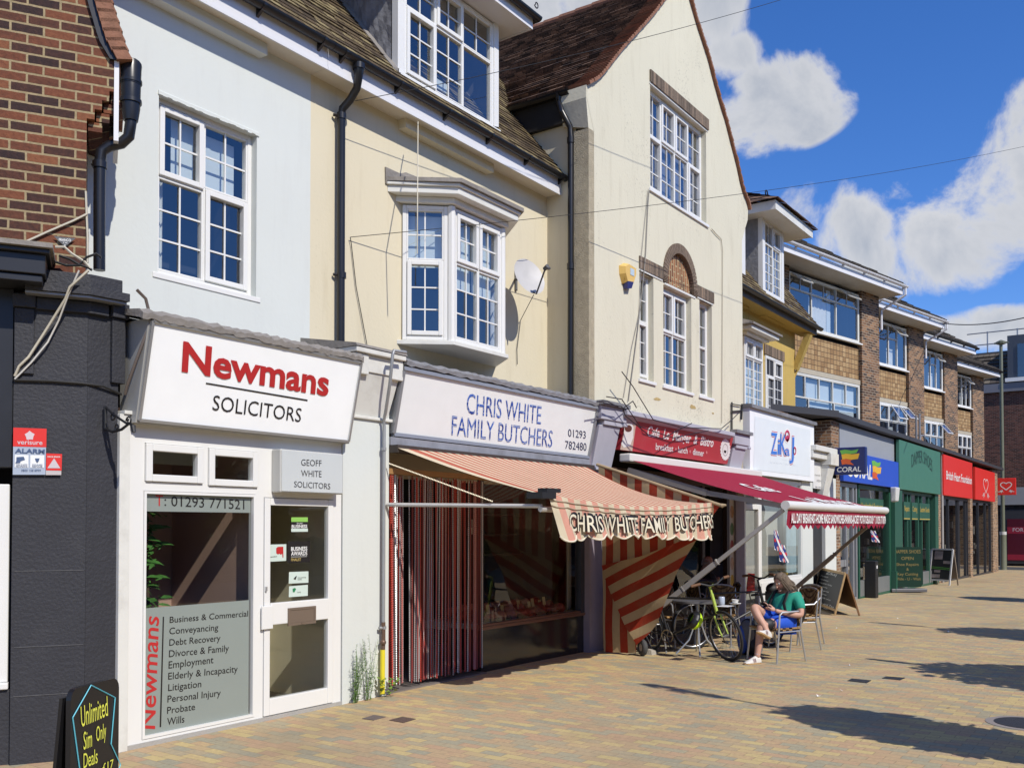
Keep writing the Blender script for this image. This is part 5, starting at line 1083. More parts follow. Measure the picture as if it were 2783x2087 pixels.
for k in range(240):
    x = pr.uniform(BXW+.06, LAV0-.08); p = Vector((x, yW+.085+pr.uniform(0, .05), zg0+pr.uniform(0, .045))); d = Vector((pr.uniform(-1, 1), pr.uniform(-1, 1), pr.uniform(.2, 1)))*.025; e = Vector((pr.uniform(-1, 1), pr.uniform(-1, 1), pr.uniform(-1, 1)))*.02; m_.add([p, p+d, p+e], [(0, 1, 2)])
o = m_.build('garnish_strip', GARN, fix=False); tag(o, 'strip of green plastic parsley along the front of the meat slab', 'garnish')
tick = None
for k, (u, v) in enumerate(((1328, 1655), (1367, 1655), (1411, 1642), (1440, 1645), (1449, 1637), (1469, 1640), (1480, 1632))):
    x, z = at(u, v, .30+.06*(k % 3)); y = .30+.06*(k % 3); mm = MB(); mm.add([(x-.035, y, z-.055), (x+.035, y-.0, z-.055), (x+.035, y+.02, z+.055), (x-.035, y+.02, z+.055)], [(0, 1, 2, 3)]); mm.rod((x, y+.012, z-.13), (x, y+.005, z-.05), .004, 5)
    o = mm.build('price_ticket', flat('cream_card', (.55, .47, .27))); tag(o, 'small cream price ticket standing among the cuts of meat', 'price ticket', 'price tickets on the meat')
# bead curtain across the doorway
bc = thing('bead_curtain', 'red and silver bead curtain hanging across the butchers doorway', 'curtain', (PX1, .03, 2.3))
m_ = MB(); m_.box(PX1, BXW+.05, .0, .06, 2.30, 2.36); m_.build('rail', mat('varnished_wood_rail', (.30, .17, .07), .5, var=.2, scale=14), bc)
protos = []
for nm, col, mt in (('red', (.45, .05, .03), 0), ('silver', (.55, .54, .54), .25), ('maroon', (.24, .045, .04), 0), ('grey', (.38, .34, .33), .1)):
    mm = MB(); nb = 92; path = []; rr = []
    for i in range(nb): z = -i*.0242; path += [(0, 0, z), (0, 0, z-.012)]; rr += [.0095, .0035]
    mm.tube(path, rr, 5); protos.append((nm, mm, flat(nm+'_bead', col, .3, metal=mt) if False else mat(nm+'_bead', col, .3, mt, var=.3, scale=60)))
pr = random.Random(21); meshes = []
for nm, mm, mt in protos:
    o = mm.build('strand', mt, bc, smooth=True); o.location = (0, 0, 0); o.data.transform(Matrix.Translation(ORG[bc.name])); meshes.append(o)
first = {id(o): True for o in meshes}
W_ = BXW-.06-PX1
NS = 96
for k in range(NS):
    t_ = (k+.5)/NS
    if t_ > .16 and t_ < .22 and pr.random() < .5: continue
    pick = meshes[0] if t_ < .06 else (meshes[1] if t_ < .09 else pr.choices(meshes, [3, 2.2, 4, 2.5])[0])
    if first.pop(id(pick), None): o = pick
    else: o = pick.copy(); COL.objects.link(o); o.parent = bc
    o.location = (.012+t_*W_+pr.uniform(-.008, .008), .0+pr.uniform(-.02, .025), -.01+pr.uniform(-.02, .01)); o.rotation_euler = (pr.uniform(-.012, .004), pr.uniform(-.008, .008), pr.uniform(0, 6))
# ---- cafe front (gabled house)
LAVM = MATS['lavender_paint']
LAVL = mat('pale_lavender_paint', (.40, .40, .46), .7, var=.08, dirt=.25, stain=(.2, .2, .2))
CX0, CX1 = LAV1, at(1998, 1500, 0)[0]
CXP = at(2021, 1500, 0)[0]
m_ = MB(); m_.box(CX1, CXP, -.02, .5, -.1, 2.9); m_.build('pilaster', LAVM, gh)
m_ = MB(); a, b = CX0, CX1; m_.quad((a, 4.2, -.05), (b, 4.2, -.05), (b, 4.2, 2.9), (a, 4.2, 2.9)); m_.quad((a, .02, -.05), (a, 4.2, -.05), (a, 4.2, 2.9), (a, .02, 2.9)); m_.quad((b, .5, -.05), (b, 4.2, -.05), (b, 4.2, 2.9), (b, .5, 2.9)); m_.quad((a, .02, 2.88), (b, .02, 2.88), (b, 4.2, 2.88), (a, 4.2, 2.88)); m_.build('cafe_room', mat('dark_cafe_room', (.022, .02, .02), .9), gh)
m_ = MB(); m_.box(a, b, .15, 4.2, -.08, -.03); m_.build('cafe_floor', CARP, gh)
BRN = mat('dark_brown_frame', (.045, .025, .02), .5)
m_ = MB(); xk = at(1972, 1500, .05)[0]; m_.box(CX0, CX1, .02, .10, 2.45, 2.62); m_.box(at(1905, 1500, .05)[0], at(1912, 1500, .05)[0], .02, .10, -.05, 2.45); m_.box(xk, xk+.12, .02, .1, -.05, 2.45); m_.build('shopfront_frame', BRN, gh)
m_ = MB(); m_.box(CX0+.02, at(1903, 1500, .05)[0], .03, .10, -.08, .5); m_.build('stall_riser', BRN, gh)
m_ = MB(); m_.quad((CX0+.02, .06, .5), (at(1905, 1500, .05)[0], .06, .5), (at(1905, 1500, .05)[0], .06, 2.45), (CX0+.02, .06, 2.45)); m_.build('shop_window', SHOPGLASS, gh)
mp = thing('menu_board', 'tall narrow board of food pictures beside the cafe door', 'menu board', (xk+.14, 0, .2))
m_ = MB(); a, b = xk+.125, CX1-.004; m_.box(a, b, .02, .05, .15, 2.3); m_.build('board', flat('pale_poster', (.5, .48, .45)), mp)
pr = random.Random(2); 
for k, col in enumerate([(.35, .12, .08), (.5, .33, .05), (.45, .30, .22), (.30, .04, .03), (.08, .16, .05), (.4, .22, .1)]):
    mm = MB(); z = .3+k*.32; n = 14; mm.poly([((a+b)/2+(b-a)*.42*math.cos(2*math.pi*i/n), .0195-.0005*k, z+.12+.12*math.sin(2*math.pi*i/n)) for i in range(n)]); mm.build('food_picture', mat('food_picture_%d' % k, col, .5, var=.6, scale=14), mp)
# cornice, consoles, sign board
m_ = MB(); zc0 = at(1850, 1165, -.30)[1]
yc = -.30
ctop = (at(1708, 1111, yc)[1]+at(1998, 1178, yc)[1])/2; xa, xb2 = at(1706, 1115, yc)[0], at(1998, 1185, yc)[0]
m_.box(xa, xb2, yc, YG+.001, ctop-.07, ctop); m_.hexa([(xa+.02, yc+.10, ctop-.115), (xb2-.02, yc+.10, ctop-.115), (xb2-.02, YG+.05, ctop-.115), (xa+.02, YG+.05, ctop-.115), (xa+.01, yc+.03, ctop-.071), (xb2-.01, yc+.03, ctop-.071), (xb2-.01, YG+.05, ctop-.071), (xa+.01, YG+.05, ctop-.071)]); m_.build('cornice', LAVL, gh, bevel=.008)
for (ux0, ux1, cxa, cxb) in ((1640, 1700, LAV0+.02, None), (1995, 2036, None, None)):
    m_ = MB(); a = at(ux0, 1150, -.2)[0] if cxa is None else cxa-.02; b = at(ux1, 1170, -.2)[0]; zt_ = ctop+.02
    m_.box(a, b, -.22, .3, zt_-.20, zt_-.0); m_.box(a+.12, b-.08, -.20, .3, zt_-.27, zt_-.201); m_.box(b-.10, b, -.24, .3, zt_-.26, zt_-.21)
    m_.hexa([(a+.06, -.03, zt_-.86), (b-.12, -.03, zt_-.86), (b-.12, .2, zt_-.86), (a+.06, .2, zt_-.86), (a+.04, -.17, zt_-.272), (b-.10, -.17, zt_-.272), (b-.10, .2, zt_-.272), (a+.04, .2, zt_-.272)]); m_.box(a+.02, b-.05, -.06, .2, zt_-.90, zt_-.861); m_.build('console', LAVL, gh, bevel=.01)
    m_ = MB(); m_.box(a-.03, b+.03, -.27, .3, zt_+.001, zt_+.06); m_.build('console_capping', LEAD, gh)
csn = thing('shop_sign', 'red cafe sign with a coffee cup picture and white lettering', 'sign', (12, -.2, 2.9))
c4 = lambda x, y: (1640+x/5.267, 1100+y/5.267)
yt2, yb2 = -.21, -.09
q = [at(*c4(335, 170), yt2), at(*c4(1840, 460), yt2), at(*c4(240, 640), yb2), at(*c4(1790, 850), yb2)]
xa, xb2, zb2, za = (q[0][0]+q[2][0])/2, (q[1][0]+q[3][0])/2, (q[0][1]+q[1][1])/2, (q[2][1]+q[3][1])/2
m_ = MB(); m_.extrude([(xa, .0, za), (xa, yb2, za), (xa, yt2, zb2), (xa, .0, zb2)], (xb2-xa, 0, 0)); m_.build('sign_face', flat('cafe_red_panel', (.42, .035, .05), .4, dirt=.15, stain=(.5, .2, .2)), csn)
KB = Board((xa, yb2, za), (xb2, yb2, za), (xa, yt2, zb2))
m_ = MB(); KB.text(m_, 'Cafe  Le  Manger  &  Bistro', c4(628, 442), c4(1570, 604), c4(640, 300), bold=.022, shear=.22); KB.text(m_, 'breakfast', c4(748, 640), c4(998, 672), c4(752, 545), bold=.012); KB.text(m_, 'lunch', c4(1068, 682), c4(1203, 700), c4(1071, 592), bold=.012); KB.text(m_, 'dinner', c4(1280, 712), c4(1437, 738), c4(1283, 622), bold=.012)
n = 40; m_.poly([KB.at(*c4(1745+(62 if k % 2 else 72)*math.cos(2*math.pi*k/n)*1.05, 640+(146 if k % 2 else 160)*math.sin(2*math.pi*k/n)), .004) for k in range(n)]); m_.build('white_lettering', WHITEV, csn)
m_ = MB()
for cx_, cy_ in ((1037, 638), (1241, 668), (1478, 682)): m_.poly([KB.at(*c4(cx_+11*math.cos(k*.5), cy_+24*math.sin(k*.5)), .004) for k in range(12)])
m_.build('pink_dot', flat('pink_vinyl', (.62, .22, .22)), csn)
m_ = MB(); n = 24
def ring_(mb, B_, f, cx_, cy_, rx, ry, w, h):
    for k in range(n):
        a0, a1 = 2*math.pi*k/n, 2*math.pi*(k+1)/n; mb.quad(*[B_.at(*f(cx_+r*rx*math.cos(a), cy_+r*ry*math.sin(a)), h) for r, a in ((1, a0), (1, a1), (1-w, a1), (1-w, a0))])
ring_(m_, KB, c4, 1745, 645, 38, 86, .06, .006); m_.poly([KB.at(*c4(x, y), .006) for x, y in ((1725, 650), (1760, 655), (1755, 690), (1730, 686))]); m_.build('badge_mark', BLACKV, csn)
m_ = MB(); KB.poly(m_, [c4(240, 640), c4(412, 664), c4(478, 198), c4(335, 170)], .003); cup = m_.build('cup_picture', flat('pale_tablecloth_print', (.55, .42, .34)), csn)
m_ = MB(); KB.poly(m_, [c4(300, 320), c4(330, 265), c4(400, 262), c4(432, 320), c4(425, 470), c4(380, 590), c4(290, 610), c4(255, 560), c4(290, 460)], .005); m_.build('white_cup_print', WHITEV, cup)
m_ = MB(); m_.poly([KB.at(*c4(357+52*math.cos(k*.42), 338+50*math.sin(k*.42)), .007) for k in range(15)]); m_.build('coffee_print', flat('coffee_brown', (.12, .04, .03)), cup)
m_ = MB(); m_.box(xa+.3, CX1+.3, -.06, .0, za-.16, za-.03); m_.build('sign_backboard', mat('mossy_white_board', (.50, .50, .40), .7, dirt=.5, stain=(.3, .32, .2)), gh)
# ---- games shop with white front (ochre house)
zs = thing('shop_sign', 'white board with a cartoon lettered blue and red logo over the games shop', 'sign', (17.2, -.1, 2.75))
yz = -.12; q = [at(2041, 1110, yz), at(2213, 1155, yz), at(2035, 1285, yz), at(2212, 1310, yz)]; xa, xb2, zb2, za = (q[0][0]+q[2][0])/2, (q[1][0]+q[3][0])/2, (q[0][1]+q[1][1])/2, (q[2][1]+q[3][1])/2
m_ = MB(); m_.box(xa, xb2, yz, .12, za, zb2); m_.build('sign_box', flat('sign_white_case', (.80, .82, .84)), zs)
ZB = Board((xa, yz, za), (xb2, yz, za), (xa, yz, zb2)); c5 = lambda x, y: (2030+x/3.66, 1120+y/3.66)
m_ = MB(); ZB.poly(m_, [c5(65, 570), c5(628, 640), c5(630, 180), c5(78, 40)], .004); m_.build('sign_face', flat('sign_pale_grey', (.70, .75, .78)), zs)
import itertools
def logo(mb, h, grow):
    for ch_, x, w, zb3, zt3 in (('Z', 238, 62, 412, 198), ('i', 305, 22, 415, 260), ('K', 330, 62, 418, 210), ('a', 378, 46, 425, 330), ('J', 424, 44, 440, 240)):
        s_ = (x-238)*.13
        ZB.text(mb, ch_, c5(x, zb3+2), c5(x+w, zb3+2+w*.1), c5(x+4, zt3), h=h, bold=grow)
m_ = MB(); logo(m_, .006, .055); m_.build('logo_red_outline', flat('logo_red', (.50, .03, .10)), zs)
m_ = MB(); logo(m_, .009, .03); ring_(m_, ZB, c5, 402, 235, 34, 75, .35, .0085); ring_(m_, ZB, c5, 475, 385, 24, 62, .4, .0085); m_.build('logo_white_outline', WHITEV, zs)
m_ = MB(); logo(m_, .012, .008); m_.build('logo_blue_letter', flat('logo_blue', (.05, .18, .62)), zs)
m_ = MB(); ring_(m_, ZB, c5, 402, 235, 26, 58, .4, .012); ring_(m_, ZB, c5, 475, 385, 16, 42, .4, .012); m_.poly([ZB.at(*c5(404+14*math.cos(k*.5), 262+36*math.sin(k*.5)), .012) for k in range(12)]); m_.build('logo_red_curl', MATS['logo_red'], zs)
m_ = MB(); ZB.text(m_, 'Gaming & more', c5(345, 476), c5(432, 486), c5(345, 464)); ZB.text(m_, '1 High Street, Horley, RH6 7BE, England', c5(222, 505), c5(412, 528), c5(222, 488)); ZB.text(m_, 'www.zikaj.com', c5(432, 530), c5(500, 540), c5(432, 516)); m_.build('small_lettering', flat('small_blue_print', (.15, .25, .5)), zs)
m_ = MB(); m_.box(xa-.02, xb2+.05, yz-.06, .2, zb2+.002, zb2+.06); m_.hexa([(xa-.02, yz-.06, zb2+.061), (xb2+.05, yz-.06, zb2+.061), (xb2+.05, YH, zb2+.061), (xa-.02, YH, zb2+.061), (xa-.02, yz-.05, zb2+.07), (xb2+.05, yz-.05, zb2+.07), (xb2+.05, YH-.01, zb2+.12), (xa-.02, YH-.01, zb2+.12)]); m_.build('sign_capping', LEAD, oh)
zc = lambda u, y=.0: at(u, 1500, y)[0]
ZP0, ZP1 = zc(2178), zc(2272)
MB().box(ZP0, ZP0+.75, -.02, .4, -.15, za-.01).build('white_pilaster', WHITE, oh); MB().box(ZP1-.9, ZP1, -.02, .4, -.15, 3.4).build('white_pilaster', WHITE, oh)
m_ = MB(); m_.box(ZP0+.75, ZP1-.9, .06, .3, -.15, 3.2); m_.build('dark_side_door', BLACKP, oh)
m_ = MB(); a, b = at(2213, 1240, -.2)[0], at(2262, 1240, -.2)[0]; zt_ = at(2235, 1225, -.2)[1]; m_.box(a, b+.25, -.25, .3, zt_-.02, zt_+.10); m_.box(a, b+.1, -.18, .3, zt_-.18, zt_-.021); m_.box(b-.35, b+.25, -.28, .3, zt_-.3, zt_-.022); m_.hexa([(b-.3, -.04, zt_-1.15), (b+.05, -.04, zt_-1.15), (b+.05, .2, zt_-1.15), (b-.3, .2, zt_-1.15), (b-.33, -.22, zt_-.302), (b+.18, -.22, zt_-.302), (b+.18, .2, zt_-.302), (b-.33, .2, zt_-.302)]); m_.box(b-.34, b+.1, -.07, .2, zt_-1.2, zt_-1.151); m_.build('console', FRAMEW, oh, bevel=.01)
pq = thing('wall_plaque', 'white notice panel of small lettering on the white pilaster', 'sign', (a, -.03, 2.3))
QB = Board((0, -.03, 0), (1, -.03, 0), (0, -.03, 1)); m_ = MB(); cc = [c5(668, 500), c5(800, 512), c5(795, 770), c5(660, 755)]; pa = [QB.at(u, v, 0) for u, v in cc]; m_.box(min(p.x for p in pa), max(p.x for p in pa), -.03, -.018, min(p.z for p in pa), max(p.z for p in pa)); m_.build('panel', flat('plaque_white', (.68, .68, .67)), pq)
m_ = MB(); QB.text(m_, 'Dental Surgery', c5(676, 632), c5(790, 640), c5(676, 616), h=.003); QB.text(m_, '01293 414442', c5(695, 692), c5(768, 698), c5(695, 670), h=.003); QB.text(m_, '24hr: 0774 93637', c5(678, 750), c5(780, 762), c5(678, 735), h=.003); m_.build('lettering', flat('grey_print', (.15, .15, .16)), pq)
ZW0, ZW1 = zc(2058), zc(2176)
m_ = MB(); m_.box(zc(2012), zc(2058), -.0, .10, 2.28, 2.75) if False else None
zdx0, zdx1 = CXP, ZW0+.15
m_ = MB(); rim(m_, zdx0, zdx1, -.08, 2.7, .09, -.01, .08); m_.box(zdx0+.09, zdx1-.09, -.01, .08, 2.08, 2.18); rim(m_, ZW0+.15, ZW1+.1, .62, 2.72, .08, -.01, .08); m_.build('shopfront_frame', UPVC, oh, bevel=.006)
m_ = MB(); m_.box(ZW0+.15, ZW1+.1, -.03, .1, -.12, .62); m_.build('stall_riser', UPVC, oh)
m_ = MB(); m_.quad((zdx0+.08, .03, -.05), (zdx1-.08, .03, -.05), (zdx1-.08, .03, 2.65), (zdx0+.08, .03, 2.65)); m_.quad((ZW0+.2, .03, .65), (ZW1+.05, .03, .65), (ZW1+.05, .03, 2.68), (ZW0+.2, .03, 2.68)); m_.build('shop_window', SHOPGLASS, oh)
m_ = MB(); a, b = CXP, ZP0+.1; m_.quad((a, 2.4, -.1), (b, 2.4, -.1), (b, 2.4, 2.9), (a, 2.4, 2.9)); m_.quad((a, .1, -.1), (a, 2.4, -.1), (a, 2.4, 2.9), (a, .1, 2.9)); m_.quad((b, .1, -.1), (b, 2.4, -.1), (b, 2.4, 2.9), (b, .1, 2.9)); m_.quad((a, .1, 2.88), (b, .1, 2.88), (b, 2.4, 2.88), (a, 2.4, 2.88)); m_.box(a+1.5, b, .55, .6, -.1, 2.9); m_.build('games_room', mat('pale_shop_room', (.50, .49, .46), .9), oh)
m_ = MB(); m_.box(a, b, .12, 2.4, -.14, -.09); m_.build('games_floor', CARP, oh)
m_ = MB(); m_.box(ZW1-.62, ZW1+.02, .10, .12, .75, 2.0); m_.build('window_poster', mat('pale_blue_poster', (.42, .58, .66), .5, var=.35, scale=5), oh)
# ================================================================== brick flats stepping along the street, over a parade of single storey shops
YMB = .45
cx_ = [at(u, 1100, YMB)[0] for u in (2391, 2512, 2603, 2674)]
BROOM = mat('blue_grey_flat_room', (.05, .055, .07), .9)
names = ['nearest block of brick flats, wide windows with peeling white frames and a pale net curtain', 'second block of brick flats, one top light propped open above a net curtain', 'third block of brick flats, black gutter and a top light tilted out', 'farthest block of brick flats, beside the side road']
def px_local(F, u, v, y=0.): return F.at(u, v, y)
for k in range(4):
    F = Frame(cx_[k], YMB, -12)
    b = thing('brick_flats', names[k], 'building', (cx_[k], YMB, 0), group='brick flats stepping along the street', rotz=F.a)
    f = lambda u, v, y=0.: F.at(u, v, y)
    Lb = 7.2
    ez = [8.62, 8.66, 8.70, 8.62][k]
    pw = -f((2343, 2470, 2567, 2643)[k], 1000)[0]
    wx1 = -pw-.03
    wx0 = (f(2150, 900)[0], f(2391, 900)[0], f(2513, 950)[0], f(2603, 1000)[0])[k]
    wx0 = max(wx0, -Lb+.6)
    if k: wx0 = min(wx0, wx1-1.6)
    zU0 = [7.07, 7.08, 7.10, 7.08][k]; zL1 = 5.86; zL0 = 4.0; zU1 = ez-.12
    tz0, tz1 = zL1+.14, zU0-.14
    m_ = MB()
    m_.box(-pw, 0, 0, .5, 3.9, ez); m_.build('brick_pier', MBRICK, b); m_ = MB()
    m_.box(-Lb, wx0-.02, 0.03, .5, 3.9, ez); m_.build('brick_pier', MBRICK, b)
    m_ = MB(); m_.box(-.3, -.01, .5, 7, 3.9, ez); m_.box(-Lb, 0, 6.9, 7.1, 3.9, ez); m_.build('end_wall', MBRICK, b)
    m_ = MB(); m_.box(wx0, wx1, .10, .3, tz0, tz1); m_.build('tile_panel', TILEHANG, b)
    m_ = MB(); m_.box(wx0, wx1+.015, .05, .3, zL1+.002, tz0-.002); m_.build('concrete_beam', mat('concrete_beam', (.42, .38, .30), .85, var=.15), b)
    m_ = MB(); m_.box(wx1, -pw-.0, .13, .4, 3.9, ez); m_.build('dark_joint', DARKROOM, b)
    fr_ = FRAMEW if k == 0 else UPVC
    if k == 0:
        cu = [(0, .30, 0, .72, 1, 1, False), (.30, .66, 0, .72, 1, 1, False), (.66, 1, 0, .72, 1, 1, False), (0, .30, .72, 1, 2, 1, False), (.30, .66, .72, 1, 2, 1, False), (.66, 1, .72, 1, 2, 1, False)]
        clo = [(0, .25, 0, .66, 1, 1, False), (.25, .62, 0, .66, 1, 1, False), (.62, 1, 0, .66, 1, 1, False)]+[(i/5, (i+1)/5, .66, 1, 1, 1, False) for i in range(5)]
        bu, blo = [(.31, .56, 0.02, .70, CURTAIN), (.57, .63, .02, .95, BLIND)], [(.27, .60, .55, .98, BLIND), (.63, .98, .5, .98, BLIND), (.66, .80, .0, .34, CURTAIN)]
    else:
        cu = [(0, .36, 0, 1, 1, 1, False), (.36, .68, 0, .68, 1, 1, False), (.36, .68, .68, 1, 1, 1, False), (.68, 1, 0, 1, 1, 1, False)]
        clo = [(0, .34, 0, .68, 1, 1, False), (.34, .68, 0, .68, 1, 1, False), (.68, 1, 0, .68, 1, 1, False), (0, .34, .68, 1, 1, 1, True), (.34, .68, .68, 1, 1, 1, True), (.68, 1, .68, 1, 1, 1, True)]
        bu, blo = [(.40, .62, .02, .45, CURTAIN)], [(.45, .6, .05, .6, CURTAIN)] if k == 1 else []
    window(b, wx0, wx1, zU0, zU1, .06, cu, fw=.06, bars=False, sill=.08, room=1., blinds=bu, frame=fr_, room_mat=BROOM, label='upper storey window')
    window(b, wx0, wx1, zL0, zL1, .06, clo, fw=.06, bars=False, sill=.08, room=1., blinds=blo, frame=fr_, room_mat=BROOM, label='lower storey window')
    # top lights propped open
    def prop(xa, xb2, zt, h, tilt):
        mm = MB(); rim(mm, xa, xb2, -h, 0, .035, -.02, .01); ca, sa = math.cos(tilt), math.sin(tilt)
        mm.move(lambda p: Vector((p.x, p.y*ca+p.z*sa, zt+p.z*ca-p.y*sa)) if True else p); o = mm.build('open_top_light', fr_, b)
        mm = MB(); mm.quad((xa+.03, 0, -h+.03), (xb2-.03, 0, -h+.03), (xb2-.03, 0, -.03), (xa+.03, 0, -.03)); mm.move(lambda p: Vector((p.x, p.y*ca+p.z*sa, zt+p.z*ca))); mm.build('pane', GLASS, o)
    Wd = wx1-wx0
    if k == 0: prop(wx0+.05, wx0+.15*Wd, zU1-.06, .42, .9); prop(wx0+.66*Wd, wx0+.84*Wd, zU1-.06, .42, .9)
    else: prop(wx0+.37*Wd, wx0+.67*Wd, zU1-.08, .46, .75)
    if k in (1, 2): prop(wx0+.70*Wd, wx0+.97*Wd, zL1-.07, .55, .7)
    if k == 1: prop(wx0+.36*Wd, wx0+.67*Wd, zL1-.07, .55, .55)
    # eaves and roof
    ov = .62
    m_ = MB(); m_.box(-Lb, .22, -ov+.02, .5, ez+.001, ez+.02); m_.build('soffit', mat('flat_soffit', (.55, .53, .50), .7, dirt=.2, stain=(.4, .34, .28)), b)
    m_ = MB(); m_.box(-Lb, .24, -ov-.02, -ov+.02, ez-.02, ez+.15); m_.box(.222, .245, -ov+.021, .5, ez-.015, ez+.15); m_.build('fascia', FASCIA, b)
    gm_ = FASCIA if k < 2 else GUTTER
    gutter_run(b, (-Lb, -ov-.09, ez+.23), (.30, -ov-.09, ez+.23), .065, gm_, brackets=1.1)
    if k < 2:
        m_ = MB(); m_.tube([(.22, -ov-.09, ez+.18), (.22, -ov-.09, ez-.03), (.20, -ov+.0, ez-.09), (.03, -.06, ez-.42), (.03, -.06, ez-1.0)], .036, 8); m_.build('downpipe', FASCIA, b, smooth=True)
    m_ = MB(); ta = math.tan(math.radians(32)); tile_slope(m_, (-Lb-.3, -ov-.06, ez+.26), (.28, -ov-.06, ez+.26), (.28, 3.4, ez+.26+(3.4+ov)*ta), (-Lb-.3, 3.4, ez+.26+(3.4+ov)*ta), 14, lift=.045, jitter=.05)
    n = 30
    for i in range(n):                                                        # pantile ends along the eave
        x = -Lb+(Lb+.28)*i/n; m_.tube([(x, -ov-.09, ez+.26), (x, -ov+.2, ez+.26+.28*ta)], .05, 6)
    m_.build('roof', ROOFC, b, fix=False)
# ---- the parade
pd = thing('shop_parade', 'low parade of shops with a dark flat roof in front of the brick flats', 'building', (23, 0, 0))
P = lambda u, v, y=0.: at(u, v, y)
zpt, zsb = 4.47, 2.84
xq0 = P(2255, 1150)[0]; xq1 = P(2712, 1300)[0]
RF = mat('dark_roof_edge', (.045, .045, .05), .55, var=.15, scale=3)
m_ = MB(); m_.box(xq0-.1, xq1+.35, -.20, 3.2, zpt-.12, zpt+.0); m_.box(xq0-3.2, xq0-.101, .9, 3.2, zpt-.14, zpt); m_.hexa([(xq0-3.2, .895, zpt-.14), (xq0-.1, -.25, zpt-.14), (xq0-.1, .9, zpt-.14), (xq0-3.2, .92, zpt-.14), (xq0-3.2, .895, zpt+.0), (xq0-.1, -.25, zpt+.018), (xq0-.1, .9, zpt+.018), (xq0-3.2, .92, zpt+.0)]); m_.build('flat_roof', RF, pd)
m_ = MB(); u5 = [2268, 2283, 2431, 2545, 2557, 2633, 2641, 2695, 2707]; x5 = [P(u, 1350)[0] for u in u5]
bp0, bp1 = P(2258, 1250)[0]-.0, P(2277, 1180)[0]
m_.box(bp1-.62, bp1, -.02, .5, 2.9, zpt-.17); m_.build('brick_end', MBRICK, pd)
m_ = MB(); m_.box(bp1-3.1, bp1-.621, .4, .8, 2.9, zpt-.17); m_.build('brick_return', MBRICK, pd)
m_ = MB()
OBR = brick_mat('orange_brown_brick', [(0, (.12, .07, .045)), (.5, (.27, .15, .085)), (1, (.40, .24, .13))], (.36, .31, .24), ms=.011, fine=.3)
for xa, xb2, zt_ in ((x5[0]+.05, x5[1]-.1, 2.9), (x5[3]+.03, x5[4]-.22, zpt-.17), (x5[5]+.05, x5[6]-.05, zpt-.3), (x5[7]+.06, x5[8]+.25, zpt-.17)): MB().box(xa, xb2, -.03, .6, -.5, zt_).build('brick_pier', OBR, pd)
m_ = MB(); m_.box(x5[8]-.2, x5[8]+.25, .6, 7, -.5, zpt-.17); m_.build('end_wall', MBRICK, pd)
m_ = MB(); m_.box(x5[1], x5[2], .0, .3, 3.50, zpt-.17); m_.build('grey_panel', flat('grey_sign_panel', (.30, .32, .35), .5), pd)
m_ = MB(); m_.tube([(P(2553, 1200)[0], -.07, zpt-.1), (P(2553, 1200)[0], -.07, -.2)], .045, 8); m_.build('downpipe', mat('grey_downpipe', (.35, .34, .33), .5), pd, smooth=True)
GRN = flat('dark_green_paint', (.022, .095, .060), .45); DGF = mat('charcoal_shop_frame', (.035, .036, .042), .4); GRF = mat('grey_shop_frame', (.30, .31, .33), .4, .3)
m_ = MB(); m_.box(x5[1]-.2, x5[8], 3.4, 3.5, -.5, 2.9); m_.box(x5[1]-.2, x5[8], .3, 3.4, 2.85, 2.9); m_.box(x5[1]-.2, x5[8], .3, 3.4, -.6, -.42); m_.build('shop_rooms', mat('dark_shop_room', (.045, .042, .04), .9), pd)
m_ = MB(); pr = random.Random(14)
for k in range(150):
    x = pr.uniform(x5[1]+.3, x5[8]-.4); z = pr.uniform(0.1, 2.0); w_, h_ = pr.uniform(.06, .35), pr.uniform(.08, .4); y = pr.uniform(.45, 1.3); m_.box(x, x+w_, y, y+.08, z-.3, z-.3+h_)
nt_goods = mat('shop_goods', (.42, .38, .35), .6, var=.95, scale=1.7); m_.build('window_goods', nt_goods, pd)['kind'] = 'stuff'
def shopfront(x0, x1, fmat, mull, base=.35, door=None, top=zsb, nm='shopfront', bm_=None):
    q = MB(); zb = gz((x0+x1)/2)-.02; rim(q, x0, x1, zb, top, .10, .02, .12, wb=.08)
    for a in mull: q.box(x0+(x1-x0)*a-.05, x0+(x1-x0)*a+.05, .022, .118, zb+.08, top-.1)
    o = q.build(nm, fmat, pd)
    g_ = MB(); g_.quad((x0+.05, .07, zb), (x1-.05, .07, zb), (x1-.05, .07, top-.05), (x0+.05, .07, top-.05)); g_.build('pane', SHOPGLASS, o)
    if base: q = MB(); q.box(x0+.1, x1-.1, .025, .115, zb+.081, zb+base); q.build('stall_riser', bm_ or fmat, o)
    return o
xm1 = P(2332, 1450)[0]; xm2 = P(2437, 1450)[0]
o = shopfront(x5[1]-.1, xm1, GRF, [.42, .80], base=0)
m_ = MB(); m_.box(x5[1], x5[1]+.42*(xm1-x5[1]), .0, .03, .75, .92); m_.tube([(x5[1]+.3, -.08, .5), (x5[1]+.3, -.08, 1.25)], .02, 8); m_.build('door_rail', GRF, pd)
o = shopfront(xm1+.15, P(2423, 1450)[0], GRN, [.97], base=.5, bm_=flat('grey_stall_board', (.17, .18, .18)))
o = shopfront(xm2+.35, x5[3]-.05, GRN, [.22, .30, .50, .60, .80], base=.48, bm_=flat('grey_stall_board', (.17, .18, .18)))
m_ = MB(); a = P(2423, 1450)[0]; m_.box(a, xm2+.3, -.10, .3, -.14, zsb); m_.box(a-.05, xm2+.36, -.13, .3, -.18, .45); m_.build('green_pilaster', GRN, pd)
m_ = MB(); m_.box(x5[3]-.5, x5[3]+.0, -.06, .3, -.2, zsb); m_.build('green_pilaster', GRN, pd)
